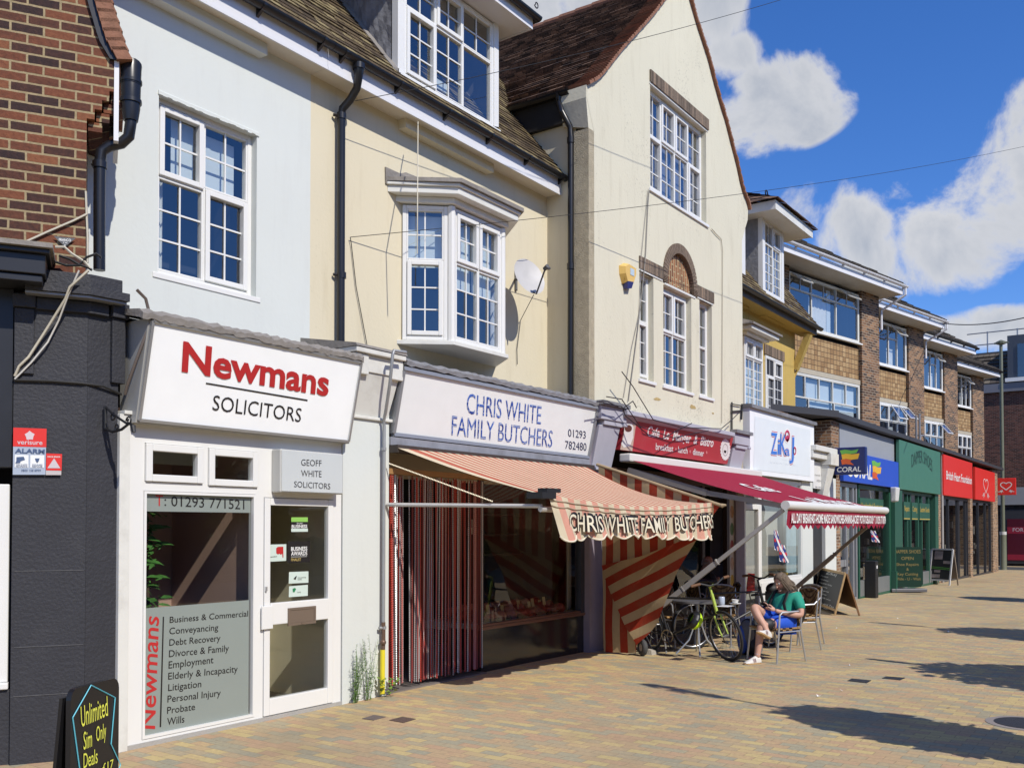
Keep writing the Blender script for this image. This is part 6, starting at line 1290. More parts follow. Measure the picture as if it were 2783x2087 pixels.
o = shopfront(x5[4], x5[5]-.1, DGF, [.28, .62, .66, .92], base=.0); o = shopfront(x5[6], x5[7]-.1, DGF, [.35, .72], base=.0)
for (xa, xb2, t_) in ((xm1+.2, P(2401, 1370)[0], 'Handcrafted Footwear'), (P(2433, 1370)[0], P(2451, 1370)[0], 'Shoe & Repair'), (P(2456, 1370)[0], P(2473, 1370)[0], 'Repairs'), (P(2478, 1370)[0], P(2494, 1370)[0], 'Cutting'), (P(2499, 1370)[0], P(2527, 1370)[0], 'Leather Goods')):
    m_ = MB(); m_.box(xa, xb2, .0, .018, 1.95, 2.50); o = m_.build('fanlight_panel', GRN, pd)
    q = MB(); B5 = Board((xa, 0, 0), (xb2, 0, 0), (xa, 0, 1)); put_text(q, t_, (xa+.1, -.004, 2.22), (xb2-.1, -.004, 2.22), (xa+.1, -.004, 2.38), bold=.01); q.box(xa+.02, xb2-.02, -.003, -.001, 1.97, 2.0); q.build('gold_lettering', flat('gold_leaf', (.5, .38, .08)), o)
m_ = MB(); a, z = P(2425, 1345, -.15); m_.hexa([(a-.12, -.28, z-.18), (a+.2, -.28, z-.18), (a+.22, -.13, z-.20), (a-.14, -.13, z-.20), (a-.18, -.30, z+.22), (a+.28, -.30, z+.22), (a+.28, -.13, z+.22), (a-.18, -.13, z+.22)]); o = m_.build('alarm_box', flat('white_alarm_case', (.62, .62, .60)), bevel=.03); tag(o, 'white alarm box on the dark green shop pilaster', 'alarm box')
# signs of the parade
def flat_sign(label, xa, xb2, za, zb2, y, m, nm='shop_sign', d=.1):
    t = thing(nm, label, 'sign', (xa, y, za)); q = MB(); q.box(xa, xb2, y, y+d, za, zb2); q.build('panel', m, t, bevel=.01); return t
def wtext(th, txt, xa, xb2, zb, zt_, y, m, nm='lettering', **k): q = MB(); put_text(q, txt, (xa, y, zb), (xb2, y, zb), (xa, y, zt_), **k); return q.build(nm, m, th)
BLU = flat('bright_blue_panel', (.015, .075, .52), .35); NAVY = flat('navy_panel', (.012, .022, .12), .35); GPAN = flat('sage_green_panel', (.055, .18, .125), .5, streak=.3, stain=(.10, .25, .19)); BHR = flat('bright_red_panel', (.68, .028, .018), .4)
t = flat_sign('bright blue betting shop fascia sign with a green yellow and red flame', x5[1]-.1, x5[2], zsb+.02, 3.62, -.12, BLU)
wtext(t, 'CORAL', P(2283, 1300)[0]+.2, P(2358, 1300)[0], 3.0, 3.38, -.124, WHITEV, bold=.02, shear=.15)
def flame(mb, f, y):
    for nm, pts in ((GREENV, [(0, 1), (.35, .98), (.7, .92), (1, 1.0), (.92, .80), (.6, .76), (.3, .80), (.02, .72)]),):
        pass
def flag_logo(th, x0, z0, w, h, y, vert=False, fx=lambda a, b: None):
    for nm, m, pts in (('green_flag', GREENV, [(.0, .95), (.25, 1.0), (.6, .92), (.95, .99), (.85, .76), (.55, .70), (.25, .74), (.08, .70)]), ('yellow_flag', YELLOWV, [(.08, .69), (.3, .74), (.6, .68), (1.0, .72), (.92, .38), (.6, .34), (.3, .42), (.12, .38)]), ('red_flag', ORANGEV, [(.05, .36), (.3, .41), (.6, .33), (.52, .22), (.72, .0), (.3, .08), (.1, .04)])):
        q = MB(); q.poly([fx(x0+a*w, z0+b*h) for a, b in pts]); q.build(nm, m, th)
xa, _ = P(2356, 1270); flag_logo(t, xa, 3.0, 1.0, .52, -.125, fx=lambda a, b: (a, -.125, b))
t = thing('projecting_sign', 'navy projecting sign lettered CORAL with a waving three colour flag', 'sign', (x5[0], -.3, 3))
pxs = P(2266, 1290, -.15)[0]; yA = on_x(2266, 1250, pxs)[0]; yB_ = on_x(2352, 1250, pxs)[0]; zA, zB = on_x(2310, 1289, pxs)[1], on_x(2310, 1215, pxs)[1]
m_ = MB(); m_.box(pxs, pxs+.18, yB_, yA, zA, zB); m_.build('panel', NAVY, t, bevel=.02); m_ = MB(); m_.box(pxs+.05, pxs+.12, yA, .0, zB-.25, zB-.2); m_.build('bracket', GREYMETAL, t)
wS = yA-yB_
flag_logo(t, 0, 0, 1, 1, 0, fx=lambda a, b: (pxs-.004, yA-wS*(.2+.62*a), zA+(zB-zA)*(.34+.58*b)))
q = MB(); put_text(q, 'CORAL', (pxs-.004, yA-.10*wS, zA+.10*(zB-zA)), (pxs-.004, yA-.86*wS, zA+.10*(zB-zA)), (pxs-.004, yA-.1*wS, zA+.28*(zB-zA)), bold=.015, shear=.1); q.build('lettering', WHITEV, t)
t = flat_sign('large sage green shoe repair sign with dark arched lettering', x5[2]+.03, x5[3]-.0, zsb, zpt-.17, -.14, GPAN)
q = MB(); xa, xb2 = P(2464, 1260)[0], P(2521, 1260)[0]
put_text(q, 'DAPPER SHOES', (xa, -.146, 3.55), (xb2, -.146, 3.55), (xa, -.146, 3.95), warp=lambda s_, tt: (s_, tt+.55*math.sin(math.pi*s_))); q.build('lettering', flat('dark_green_letter', (.018, .05, .04)), t)
t = flat_sign('wide bright red charity sign lettered in white', x5[4]-.2, x5[5]+.0, zsb-.0, zpt-.2, -.14, BHR)
wtext(t, 'British Heart Foundation', P(2560, 1290)[0], P(2630, 1310)[0], 3.42, 3.72, -.146, WHITEV, bold=.012)
t = flat_sign('narrow bright red charity sign with a white heart outline', x5[6]-.0, x5[7]-.0, zsb, zpt-.32, -.14, BHR)
def heart(f, w=.045, n=40):
    q = MB(); pts = []
    for k in range(n+1):
        a = math.pi*.16+(2*math.pi-.32*math.pi)*k/n; x = 16*math.sin(a)**3/17; z = (13*math.cos(a)-5*math.cos(2*a)-2*math.cos(3*a)-math.cos(4*a))/17; pts.append((x, z))
    pts = pts if True else pts
    pl = [(-1.0, -.92), (-.75, -.92), (-.68, -.65), (-.6, -1.15), (-.5, -.6), (-.42, -.95), (-.34, -.9)]
    def strip(pp, w):
        for i in range(len(pp)-1):
            (xa, za), (xb2, zb2) = pp[i], pp[i+1]; l = max(1e-6, math.hypot(xb2-xa, zb2-za)); nx, nz_ = -(zb2-za)/l*w, (xb2-xa)/l*w
            q.quad(f(xa-nx, za-nz_), f(xb2-nx, zb2-nz_), f(xb2+nx, zb2+nz_), f(xa+nx, za+nz_))
    a0 = .30
    pp = []
    for k in range(n+1):
        a = math.pi+ .22+ (2*math.pi-.44)*k/n; x = 16*math.sin(a)**3/17; z = (13*math.cos(a)-5*math.cos(2*a)-2*math.cos(3*a)-math.cos(4*a))/17; pp.append((x*.72, z*.72))
    strip(pp, w); strip(pl, w*.7); strip([(-x, z) for x, z in pl], w*.7); return q
xc = (x5[6]+x5[7])/2; heart(lambda a, b: (xc+a*.9, -.146, 3.5+b*.5), w=.03).build('heart_mark', WHITEV, t)
t = thing('projecting_sign', 'small red square projecting sign with a white heart and pulse line', 'sign', (x5[8], -.4, 3))
pxs = x5[8]+.3; yA = on_x(2708, 1330, pxs)[0]; yB_ = on_x(2761, 1330, pxs)[0]; zA, zB = on_x(2735, 1345, pxs)[1], on_x(2735, 1299, pxs)[1]
m_ = MB(); m_.box(pxs, pxs+.12, yB_, yA, zA, zB); m_.build('panel', BHR, t, bevel=.02); m_ = MB(); m_.box(pxs+.03, pxs+.08, yA, .2, zB-.25, zB-.2); m_.build('bracket', GREYMETAL, t)
yc_, zc_ = (yA+yB_)/2, (zA+zB)/2; heart(lambda a, b: (pxs-.004, yc_-a*(yA-yB_)*.42, zc_+.05*(zB-zA)+b*(zB-zA)*.38), w=.06).build('heart_mark', WHITEV, t)
# bits on the parade roof
pk = thing('soil_pipe', 'bent grey vent pipes standing on the parade roof by the brick pier', 'pipe', (P(2490, 1180, 1)[0], 1, zpt))
m_ = MB(); a = P(2486, 1190, .4)[0]; m_.tube([(a, .35, zpt), (a, .35, zpt+1.0)], .035, 6); m_.tube([(a+.5, .35, zpt), (a+.5, .35, zpt+1.1)], .035, 6); m_.tube([(a+.2, .3, zpt), (a+.4, .3, zpt+.35), (a+.9, .3, zpt+.4), (a+1.2, .3, zpt)], .03, 6); m_.build('pipe', GREYMETAL, pk, smooth=True)
# ================================================================== across the side road
road = MB(); XRD = x5[8]+3.4
road.quad((XRD, -12, gz(XRD)+.004), (XRD+5, -12, gz(XRD+5)+.004), (XRD+5, 40, gz(XRD+5)+.004), (XRD, 40, gz(XRD)+.004)); struct(road.build('side_road', mat('asphalt', (.055, .055, .055), .9, bump=.3, bscale=200)))
fb = thing('far_building', 'dark red brick building with tiled mansard roof across the side road', 'building', (XRD+6, 0, gz(50)))
xf = XRD+6.5; zg = gz(xf)
def fx(u, v, x=None): return on_x(u, v, xf if x is None else x)
yl = 9.; yr = -9.
zband0, zband1 = fx(2700, 1068)[1], fx(2700, 1045)[1]
zroof = fx(2700, 945)[1]; zlow0, zlow1 = fx(2720, 1372)[1], fx(2720, 1325)[1]
m_ = MB(); m_.box(xf, xf+.3, yr, yl, zlow1, zband0); m_.build('wall', DBRICK, fb)
m_ = MB(); m_.box(xf, xf+.3, yr, yl, zg-.2, zlow0-.002); m_.build('lower_wall', brick_mat('black_brick', [(0, (.015, .013, .013)), (.6, (.03, .026, .025)), (1, (.05, .04, .04))], (.02, .018, .018), ms=.012), fb)
m_ = MB(); m_.box(xf-.15, xf+.3, yr, yl, zlow0, zlow1-.002); m_.build('fascia_band', flat('light_grey_band', (.28, .28, .28)), fb)
m_ = MB(); m_.box(xf-.2, xf+.3, yr, yl, zband0+.002, zband1); m_.build('parapet_band', flat('dark_grey_band', (.16, .16, .18)), fb)
m_ = MB(); tile_slope(m_, (xf-.05, yl, zband1+.01), (xf-.05, yr, zband1+.01), (xf+2.0, yr, zroof), (xf+2.0, yl, zroof), 8, lift=.10); m_.build('mansard_roof', ROOFC, fb, fix=False)
m_ = MB(); m_.box(xf+2.0, xf+9, yr, yl, zroof-.4, zroof+.1); m_.build('roof_top', RF, fb)
y0, z0 = fx(2767, 1030); y1, _ = fx(2830, 1030); z1 = fx(2767, 955)[1]
m_ = MB(); m_.box(xf-.1, xf+2.2, y1, y0+.5, z0+.0, z1+.9); m_.build('dormer', flat('slate_blue_board', (.05, .06, .08)), fb); m_ = MB(); m_.box(xf-.16, xf-.1, y1, y0, z0+.1, z1+.4); rim(m_, xf, xf, z0, z0, .01, 0, 0) if False else None; m_.build('dormer_window', GLASS, fb)
m_ = MB(); m_.box(xf-.3, xf-.09, y1, y0+.6, z0-.15, z0+.06); m_.build('dormer_sill', UPVC, fb)
y0, z0 = fx(2739, 1523); y1 = fx(2830, 1523)[0]; z1 = fx(2739, 1387)[1]
m_ = MB(); m_.box(xf-.06, xf-.01, y1, y0+.2, z0-.15, z1+.05); m_.build('shop_window_frame', DGF, fb)
m_ = MB(); m_.box(xf-.08, xf-.061, y1, y0, z0, fx(2739, 1410)[1]); po = m_.build('window_poster', flat('dark_maroon_poster', (.09, .008, .02), .3), fb)
m_ = MB(); m_.box(xf-.086, xf-.081, y1, y0, fx(2739, 1450)[1], fx(2739, 1432)[1]); m_.box(xf-.086, xf-.081, y1, y0, fx(2739, 1521)[1], fx(2739, 1506)[1]); m_.build('poster_band', flat('crimson_band', (.28, .01, .03)), po)
q = MB(); a, b = fx(2753, 1444), fx(2783, 1444); zt_ = fx(2753, 1434)[1]; put_text(q, 'FOR', (xf-.09, a[0], a[1]), (xf-.09, b[0], a[1]), (xf-.09, a[0], zt_), bold=.01); q.build('lettering', flat('pale_pink_letter', (.6, .45, .45)), po)
m_ = MB()
for yy in (fx(2660, 900)[0], fx(2745, 900)[0], fx(2830, 900)[0]): m_.tube([(xf+3, yy, zroof), (xf+3, yy, zroof+1.5)], .04, 6)
for dz in (.75, 1.45): m_.tube([(xf+3, fx(2655, 900)[0]+1, zroof+dz), (xf+3, -9, zroof+dz)], .035, 6)
m_.build('roof_railing', GREYMETAL, fb)
lp = on_ground(2727, 1548)
t = thing('lamp_post', 'tall slender green grey lamp post at the street corner', 'lamp post', lp)
zl = 1.75; dpt = (lp-Vector((0, CAM_Y, CAM_H))).dot(Fv); zt_ = CAM_H+(1430-935)*dpt/FPX; zmid = CAM_H-(1450-1430)*dpt/FPX
LPM = mat('green_grey_post_paint', (.15, .16, .11), .5)
m_ = MB(); m_.tube([lp, lp+Vector((0, 0, .05)), Vector((lp.x, lp.y, zmid))], [.17, .155, .15], 12); m_.tube([Vector((lp.x, lp.y, zmid)), Vector((lp.x, lp.y, zt_))], [.095, .075], 10); m_.build('post', LPM, t, smooth=True)
m_ = MB(); m_.tube([(lp.x, lp.y, zmid-.05), (lp.x, lp.y, zmid+.1)], .155, 12); m_.build('collar', flat('white_sticker', (.6, .6, .58)), t)
m_ = MB(); m_.lathe([(.08, 0), (.22, .05), (.24, .14), (.12, .2), (.05, .24)], (lp.x, lp.y, zt_), 12); m_.box(lp.x-.05, lp.x+.05, lp.y-.35, lp.y+.3, zt_+.06, zt_+.13); m_.build('lamp_head', LPM, t)
# ================================================================== awnings
CR, RD = (.74, .63, .45), (.52, .14, .09)
TOPCLOTH = stripe_mat('faded_awning_stripe', CR, RD, .078, translucent=.22, dirt=.18)
VALCLOTH = stripe_mat('faded_valance_stripe', (.66, .58, .42), (.66, .33, .25), .117, translucent=.15, dirt=.22)
SIDECLOTH = stripe_mat('deep_red_tan_stripe', (.50, .38, .22), (.36, .045, .022), .115, translucent=.30, dirt=.30)
aw = thing('butcher_awning', 'striped red and cream butchers awning with lettered scalloped valance and folded side curtain', 'awning', (9.3, -.1, 2.55))
AY0, AY1, AZ0, AZ1 = -.10, -1.80, 2.575, 2.045
def cloth(s_, t_):
    xa, xb2 = 7.25+.25*t_, 11.10+.30*t_
    x = xa+(xb2-xa)*s_; y = AY0+(AY1-AY0)*t_
    z = AZ0+(AZ1-AZ0)*t_ - .10*math.sin(math.pi*t_)*(s_**2) - .03*math.sin(math.pi*t_) - .085*math.sin(math.pi*min(1, s_*1.02))*t_**3
    return Vector((x, y, z))
def uw(i): x = 3.9*i/ns_; return x/.325*.156 if x < .33 else x-.325+.156
m_ = MB(); ns_, nt_ = 48, 16
for i in range(ns_):
    for j in range(nt_):
        p = [cloth(i/ns_, j/nt_), cloth((i+1)/ns_, j/nt_), cloth((i+1)/ns_, (j+1)/nt_), cloth(i/ns_, (j+1)/nt_)]
        m_.add(p, [(0, 1, 2, 3)], [[(uw(i), 0), (uw(i+1), 0), (uw(i+1), 0), (uw(i), 0)]])
m_.build('canopy', TOPCLOTH, aw, smooth=True)
VX0, VX1 = 7.52, 11.40
def vrip(x, d): return AY1-.02-.018*math.sin(x*9.2)*d*2.2-.012*math.sin(x*23)*d-.035*d
def vtop(s_): return AZ1-.085*math.sin(math.pi*min(1, s_*1.02))+.01
m_ = MB(); n = 168; rows_v = 5; NSC = 13
def vpt(s_, d):
    x = VX0+(VX1-VX0)*s_; sc = .055*abs(math.sin(math.pi*s_*NSC))**.8; bot = 1.600+.03*s_*0+.02*math.sin(s_*5)-0*sc; bot = bot+.055-sc*1.0
    bot = vtop(s_)*0+bot; zt_ = vtop(s_); return Vector((x+.13*(1-s_)*d*1.2, vrip(x, d), zt_+(bot-zt_)*d))
for i in range(n):
    for j in range(rows_v):
        m_.add([vpt(i/n, j/rows_v), vpt((i+1)/n, j/rows_v), vpt((i+1)/n, (j+1)/rows_v), vpt(i/n, (j+1)/rows_v)], [(0, 1, 2, 3)], [[(3.9*k/n, 0) for k in (i, i+1, i+1, i)]])
m_.build('valance', VALCLOTH, aw, smooth=True)
m_ = MB(); m_.tube([vpt(i/n, 1.0)+Vector((0, -.004, -.004)) for i in range(n+1)], .009, 6); m_.build('valance_trim', flat('cream_braid', (.72, .66, .52)), aw)
m_ = MB()
for j in (.12, .26): m_.tube([vpt(i/n, j)+Vector((0, -.006, 0)) for i in range(0, n+1, 3)], .006, 5)
m_.build('valance_seam', flat('stained_tape', (.42, .33, .22)), aw)
for nm, m2, off, dz, bo in (('shadow_lettering', BLACKV, .030, .0, .045), ('cream_lettering', flat('cream_letter', (.72, .66, .50)), .038, -.018, .004)):
    q = MB(); sh = .022 if nm[0] == 's' else 0
    put_text(q, 'CHRIS WHITE FAMILY BUTCHERS', (VX0+.30+sh, 0, 1.715+dz*0+(.015 if sh else 0)), (VX1-.06+sh, 0, 1.735+(.015 if sh else 0)), (VX0+.30+sh, 0, 1.885+(.015 if sh else 0)), bold=bo, shear=-.02)
    q.move(lambda p: Vector((p.x, vrip(p.x, min(1, max(0, (2.0-p.z)/.4)))-off, p.z-.045*math.sin(math.pi*min(1, max(0, (p.x-VX0)/(VX1-VX0)))))))
    q.build(nm, m2, aw)
WM = mat('worn_white_tube', (.55, .54, .52), .45, .2, dirt=.35, stain=(.25, .2, .15)); OLDW = mat('old_awning_wood', (.36, .27, .16), .8, var=.3, scale=9, dirt=.4)
m_ = MB(); m_.tube([(VX0-.03, AY1+.05, AZ1-.13), (VX1+.05, AY1+.05, AZ1-.11)], .028, 8); m_.build('front_bar', WM, aw, smooth=True)
xa = at(1052, 1371, -.03)[0]
m_ = MB(); m_.tube([(xa, -.03, at(1052, 1371, -.03)[1]), (7.52, AY1+.05, AZ1-.10)], .020, 8); m_.build('side_arm', WM, aw, smooth=True)
m_ = MB(); m_.box(7.36, 7.60, AY1-.06, AY1+.12, AZ1-.03, AZ1+.03); m_.box(7.46, 7.70, AY1-.05, AY1+.06, AZ1+.031, AZ1+.07); m_.build('arm_bracket', mat('black_iron', (.015, .015, .016), .6), aw)
m_ = MB(); c0 = Vector((at(1057, 1260, -.06)[0], -.06, at(1057, 1260, -.06)[1])); c1 = Vector((7.40, -1.25, 1.99)); nl = 70
for k in range(nl):
    a, b = c0.lerp(c1, k/nl), c0.lerp(c1, (k+.8)/nl); m_.tube([a, a.lerp(b, .5)+Vector((0, 0, .003)), b], [.006, .010, .006], 5)
m_.build('chain', mat('galvanised_chain', (.50, .45, .34), .5, .4), aw)
m_ = MB(); m_.box(7.25, 11.3, -.13, -.02, 2.52, 2.60); m_.build('wall_rail', mat('dark_awning_box', (.045, .035, .03), .7), aw)
SX = 11.42
def sp_(u, v, x=SX): y, z = on_x(u, v, x); return Vector((x, y, z))
m_ = MB(); a, b = sp_(1622, 1262), sp_(1962, 1374); m_.tube([a, b], .022, 8); m_.tube([b, sp_(1973, 1372)], [.03, .012], 8); m_.build('side_rod', OLDW, aw, smooth=True)
def curtain(poly, x, nm, ufun, wave=.012, res=26):
    """a hanging cloth cut to a polygon in the upright plane at x"""
    pts = [on_x(u, v, x) for u, v in poly]; bm = bmesh.new(); vs_ = [bm.verts.new((0, y, z)) for y, z in pts]; bm.faces.new(vs_)
    ys = [p[0] for p in pts]; zs_ = [p[1] for p in pts]
    for k in range(1, res):
        bmesh.ops.bisect_plane(bm, geom=bm.verts[:]+bm.edges[:]+bm.faces[:], plane_co=(0, min(ys)+(max(ys)-min(ys))*k/res, 0), plane_no=(0, 1, 0))
        bmesh.ops.bisect_plane(bm, geom=bm.verts[:]+bm.edges[:]+bm.faces[:], plane_co=(0, 0, min(zs_)+(max(zs_)-min(zs_))*k/res), plane_no=(0, 0, 1))
    q = MB()
    for f in bm.faces:
        vv = [(v.co.y, v.co.z) for v in f.verts]; q.add([(x+wave*math.sin(y*7+z*2.2)+wave*.6*math.sin(z*9-y*4), y, z) for y, z in vv], [tuple(range(len(vv)))], [[(ufun(y, z), 0) for y, z in vv]])
    bm.free(); return q.build(nm, SIDECLOTH, aw, smooth=False)
curtain([(1628, 1268), (1958, 1373), (1903, 1450), (1800, 1540), (1729, 1752), (1727, 1775), (1641, 1771), (1636, 1530)], SX, 'side_curtain', lambda y, z: y)
p, q_ = on_x(1682, 1666, SX-.06), on_x(1808, 1603, SX-.06); dx_, dz_ = q_[0]-p[0], q_[1]-p[1]; l = math.hypot(dx_, dz_); nn = (-dz_/l, dx_/l)
curtain([(1634, 1536), (1740, 1512), (1905, 1448), (1837, 1562), (1808, 1640), (1785, 1695), (1758, 1727), (1729, 1752), (1699, 1700), (1660, 1612), (1642, 1566)], SX-.06, 'folded_curtain', lambda y, z: nn[0]*y+nn[1]*z, wave=.02)
# burgundy awning
ra = thing('cafe_awning', 'plain burgundy awning with white lettered zigzag valance over the cafe terrace', 'awning', (14.8, -.1, 2.7))
RX0, RX1, RY0, RY1, RZ0, RZ1 = 12.28, 17.45, -.16, -2.48, 2.735, 2.045
BURG = mat('burgundy_cloth', (.27, .018, .042), .85, var=.10, scale=3, bump=.1, bscale=200, spec=.15)
m_ = MB()
def rc(s_, t_): return Vector((RX0+(RX1-RX0)*s_, RY0+(RY1-RY0)*t_, RZ0+(RZ1-RZ0)*t_-.035*math.sin(math.pi*t_)))
for i in range(24):
    for j in range(12): m_.quad(rc(i/24, j/12), rc((i+1)/24, j/12), rc((i+1)/24, (j+1)/12), rc(i/24, (j+1)/12))
m_.build('canopy', BURG, ra, smooth=True)
m_ = MB(); n = 160; NZ = 21
for i in range(n):
    def zb(k): q = (k/n*NZ) % 1; return 1.705+.07*(abs(q-.5)*2 if True else 0)-.0
    xs_ = [RX0+.02+(RX1-RX0-.04)*k/n for k in (i, i+1)]; yv = lambda x, d: RY1-.03-.02*math.sin(x*5)*d
    for j in range(3):
        za = [1.985+(zb(k)-1.985)*j/3 for k in (i, i+1)]; zc_ = [1.985+(zb(k)-1.985)*(j+1)/3 for k in (i, i+1)]; m_.quad((xs_[0], yv(xs_[0], j/3), za[0]), (xs_[1], yv(xs_[1], j/3), za[1]), (xs_[1], yv(xs_[1], (j+1)/3), zc_[1]), (xs_[0], yv(xs_[0], (j+1)/3), zc_[0]))
m_.build('valance', BURG, ra, smooth=True)
q = MB(); put_text(q, 'ALL DAY BREAKFAST-HOME MADE SANDWICHES-PANINIS-JACKET POTATOES-SOUP  T. 01293 771879', (RX0+.10, RY1-.052, 1.80), (RX1-.07, RY1-.052, 1.80), (RX0+.10, RY1-.048, 1.925), bold=.03); q.build('valance_lettering', WHITEV, ra)
q = MB()
def on_rc(s_, t_): p = rc(s_, t_); return p+Vector((0, -.004, .012))
put_text(q, 'Cafe', on_rc(.30, .60), on_rc(.50, .60), on_rc(.30, .42), bold=.02, shear=.3); put_text(q, 'Le Manger', on_rc(.36, .90), on_rc(.93, .90), on_rc(.36, .72), bold=.02, shear=.3); q.build('canopy_lettering', WHITEV, ra)
WB_ = flat('white_awning_bar', (.68, .67, .63), .4)
m_ = MB(); m_.tube([(RX0-.05, RY1-.02, 2.03), (RX1+.05, RY1-.02, 2.03)], .062, 12); m_.build('front_bar', WB_, ra, smooth=True)
m_ = MB(); m_.box(RX0-.1, RX1+.1, -.22, -.03, 2.70, 2.82); m_.build('cassette', WB_, ra, bevel=.02)
ARM = mat('grey_awning_arm', (.30, .27, .24), .5, .3)
for x in (RX0+.05, RX1-.05):
    m_ = MB(); m_.bar((x, -.1, 2.58), (x+.0, -1.35, 2.22), .05, .09); m_.bar((x, -1.35, 2.22), (x, RY1+.02, 2.02), .04, .07); m_.build('folding_arm', ARM, ra)
for u, v, x in ((1800, 1645, RX0+.02), (2160, 1600, RX1-.02)):
    y, z = on_x(u, v, x); y = min(y, -.05); m_ = MB(); a, b = Vector((x, y, z)), Vector((x, RY1+.03, 1.97)); m_.bar(a, a.lerp(b, .45), .05, .075); m_.bar(a.lerp(b, .45), b, .038, .055)
    for k in (.18, .47): c = a.lerp(b, k); m_.bar(c, a.lerp(b, k+.008), .06, .085)
    m_.build('brace', ARM if x > 15 else flat('pale_grey_pole', (.42, .40, .37), .5), ra)
# bunting of little flags
UB, UR, UW = flat('flag_blue', (.02, .035, .18)), flat('flag_red', (.45, .03, .04)), flat('flag_white', (.68, .68, .66))
def flag(u, v, y, w, h, lean, label):
    x, z = at(u, v, y); t = thing('bunting_flag', label, 'flag', (x, y, z), group='union flags hanging from the awnings')
    def quad_(m, pts, off, nm): q = MB(); q.add([(x+a*w+lean*b*w, y-off-.06*a*b, z-b*h) for a, b in pts], [tuple(range(len(pts)))]); q.build(nm, m, t)
    quad_(UB, [(0, 0), (1, .08), (1, 1), (.05, .9)], 0, 'cloth'); quad_(UW, [(0, 0), (.18, .02), (1, .86), (1, 1), (.86, 1), (.02, .16)], .003, 'white_stripe'); quad_(UW, [(1, .08), (.84, .06), (.02, .76), (.05, .9), (.2, .93), (1, .26)], .003, 'white_stripe'); quad_(UW, [(.38, .03), (.64, .05), (.64, .97), (.38, .95)], .005, 'white_cross'); quad_(UR, [(.44, .03), (.58, .05), (.58, .97), (.44, .95)], .007, 'red_cross'); quad_(UR, [(0, .40), (1, .46), (1, .62), (.02, .55)], .007, 'red_cross')
flag(2102, 1438, -2.35, .14, .30, .1, 'small folded union flag hanging upper of two below the burgundy awning'); flag(2116, 1478, -2.3, .22, .26, .05, 'small open union flag hanging lower of two before the pale shop window'); flag(2365, 1440, -2.45, .30, .22, .3, 'small union flag blown sideways at the right end of the burgundy awning')
# ================================================================== wires, cables, small fittings
CAB = flat('black_cable', (.014, .014, .014), .5); CABW = flat('cream_cable', (.50, .46, .36), .5)
def wire(label, pts, r, m=CAB, nm='cable', cat='cable', group=None):
    o = MB().tube(pts, r, 5).build(nm, m, smooth=True); return tag(o, label, cat, group)
def sag(a, b, s_, n=24): a, b = Vector(a), Vector(b); return [a.lerp(b, k/n)-Vector((0, 0, s_*4*(k/n)*(1-k/n))) for k in range(n+1)]
def V(u, v, y): x, z = at(u, v, y); return Vector((x, y, z))
wire('lower overhead wire crossing in front of the oriel window and gable', sag(V(952, 645, YU-.03), V(2800, 395, -4.1), .16), .0040, nm='overhead_wire', cat='wire'); wire('upper overhead wire running past the dormer window into the sky', sag(V(965, 275, YF-.05), V(2150, -8, -2.2), .08), .0038, nm='overhead_wire', cat='wire'); wire('distant overhead wire beyond the last brick flats', sag(V(2545, 876, .2), V(2800, 860, -3.6), .15), .016, nm='overhead_wire', cat='wire')
wire('slack black cable hanging down the cream wall below the overhead wire', [V(952, 645, YU-.03), V(955, 665, YU-.02), V(968, 780, YU-.02), V(998, 940, YU-.02)], .005); wire('thin white cord hanging past the left light of the oriel', [V(1136, 332, YF-.05), V(1135, 500, -.02), V(1134, 690, .02)], .007, CABW)
yw = YG-.02
wire('bundle of cables slanting down the gabled wall from the window sill', [V(1764, 520, yw), V(1761, 560, yw), V(1755, 690, yw), V(1744, 800, yw), V(1733, 900, yw), V(1720, 1000, yw), V(1708, 1090, yw)], .008, flat('grey_cable', (.2, .19, .17)))
wire('single cable slanting down the gabled wall beside the bundle', [V(1762, 515, yw), V(1753, 600, yw), V(1743, 700, yw), V(1738, 850, yw), V(1716, 950, yw), V(1695, 1080, yw)], .005, MATS['grey_cable'])
wire('cream cable clipped down the gable from the right end of the window sill', [V(1934, 622, yw), V(1946, 636, yw), V(1960, 650, yw), V(1964, 680, yw), V(1964, 780, yw), V(1963, 1000, yw), V(1962, 1150, yw)], .008, CABW)
yk = -.36
for k, pts in enumerate(([(1640, 1095), (1690, 1105), (1700, 1130), (1760, 1180), (1800, 1192), (1850, 1165), (1880, 1150)], [(1648, 1078), (1690, 1085), (1740, 1160), (1830, 1190), (1925, 1170)], [(1690, 1010), (1720, 1050), (1775, 1140), (1850, 1162), (1960, 1165), (1990, 1140), (2010, 1120)], [(1622, 1092), (1650, 1090), (1690, 1112), (1720, 1090), (1730, 1108)])):
    wire(['lowest drooping black cable looped across the red cafe sign', 'second drooping black cable looped across the red cafe sign', 'long black cable slung from the wall over the cafe cornice', 'short tangle of black cable on the pilaster between butcher and cafe'][k], [V(u, v, yk) for u, v in pts], .008)
br = thing('wall_bracket', 'black iron aerial bracket holding cables beside the games shop sign', 'bracket', V(1990, 1180, -.14))
m_ = MB(); m_.tube([V(1989, 1093, -.16), V(1989, 1170, -.16)], .016, 6); m_.tube([V(1989, 1098, -.16), V(2014, 1102, -.16)], .01, 6); m_.tube([V(1990, 1118, -.16), V(2016, 1116, -.16)], .014, 6); m_.tube([V(2017, 1098, -.16), V(2015, 1140, -.16)], .02, 6); m_.build('arm', CAB, br)
sd = thing('satellite_dish', 'grey satellite dish on an arm on the cream wall beside the oriel', 'satellite dish', V(1402, 760, YU))
c = V(1438, 752, YU-.42); ax = Vector((-.30, -.86, .36)).normalized(); m_ = MB(); a1 = ax.cross(Vector((0, 0, 1))).normalized(); a2 = a1.cross(ax); rows_ = []
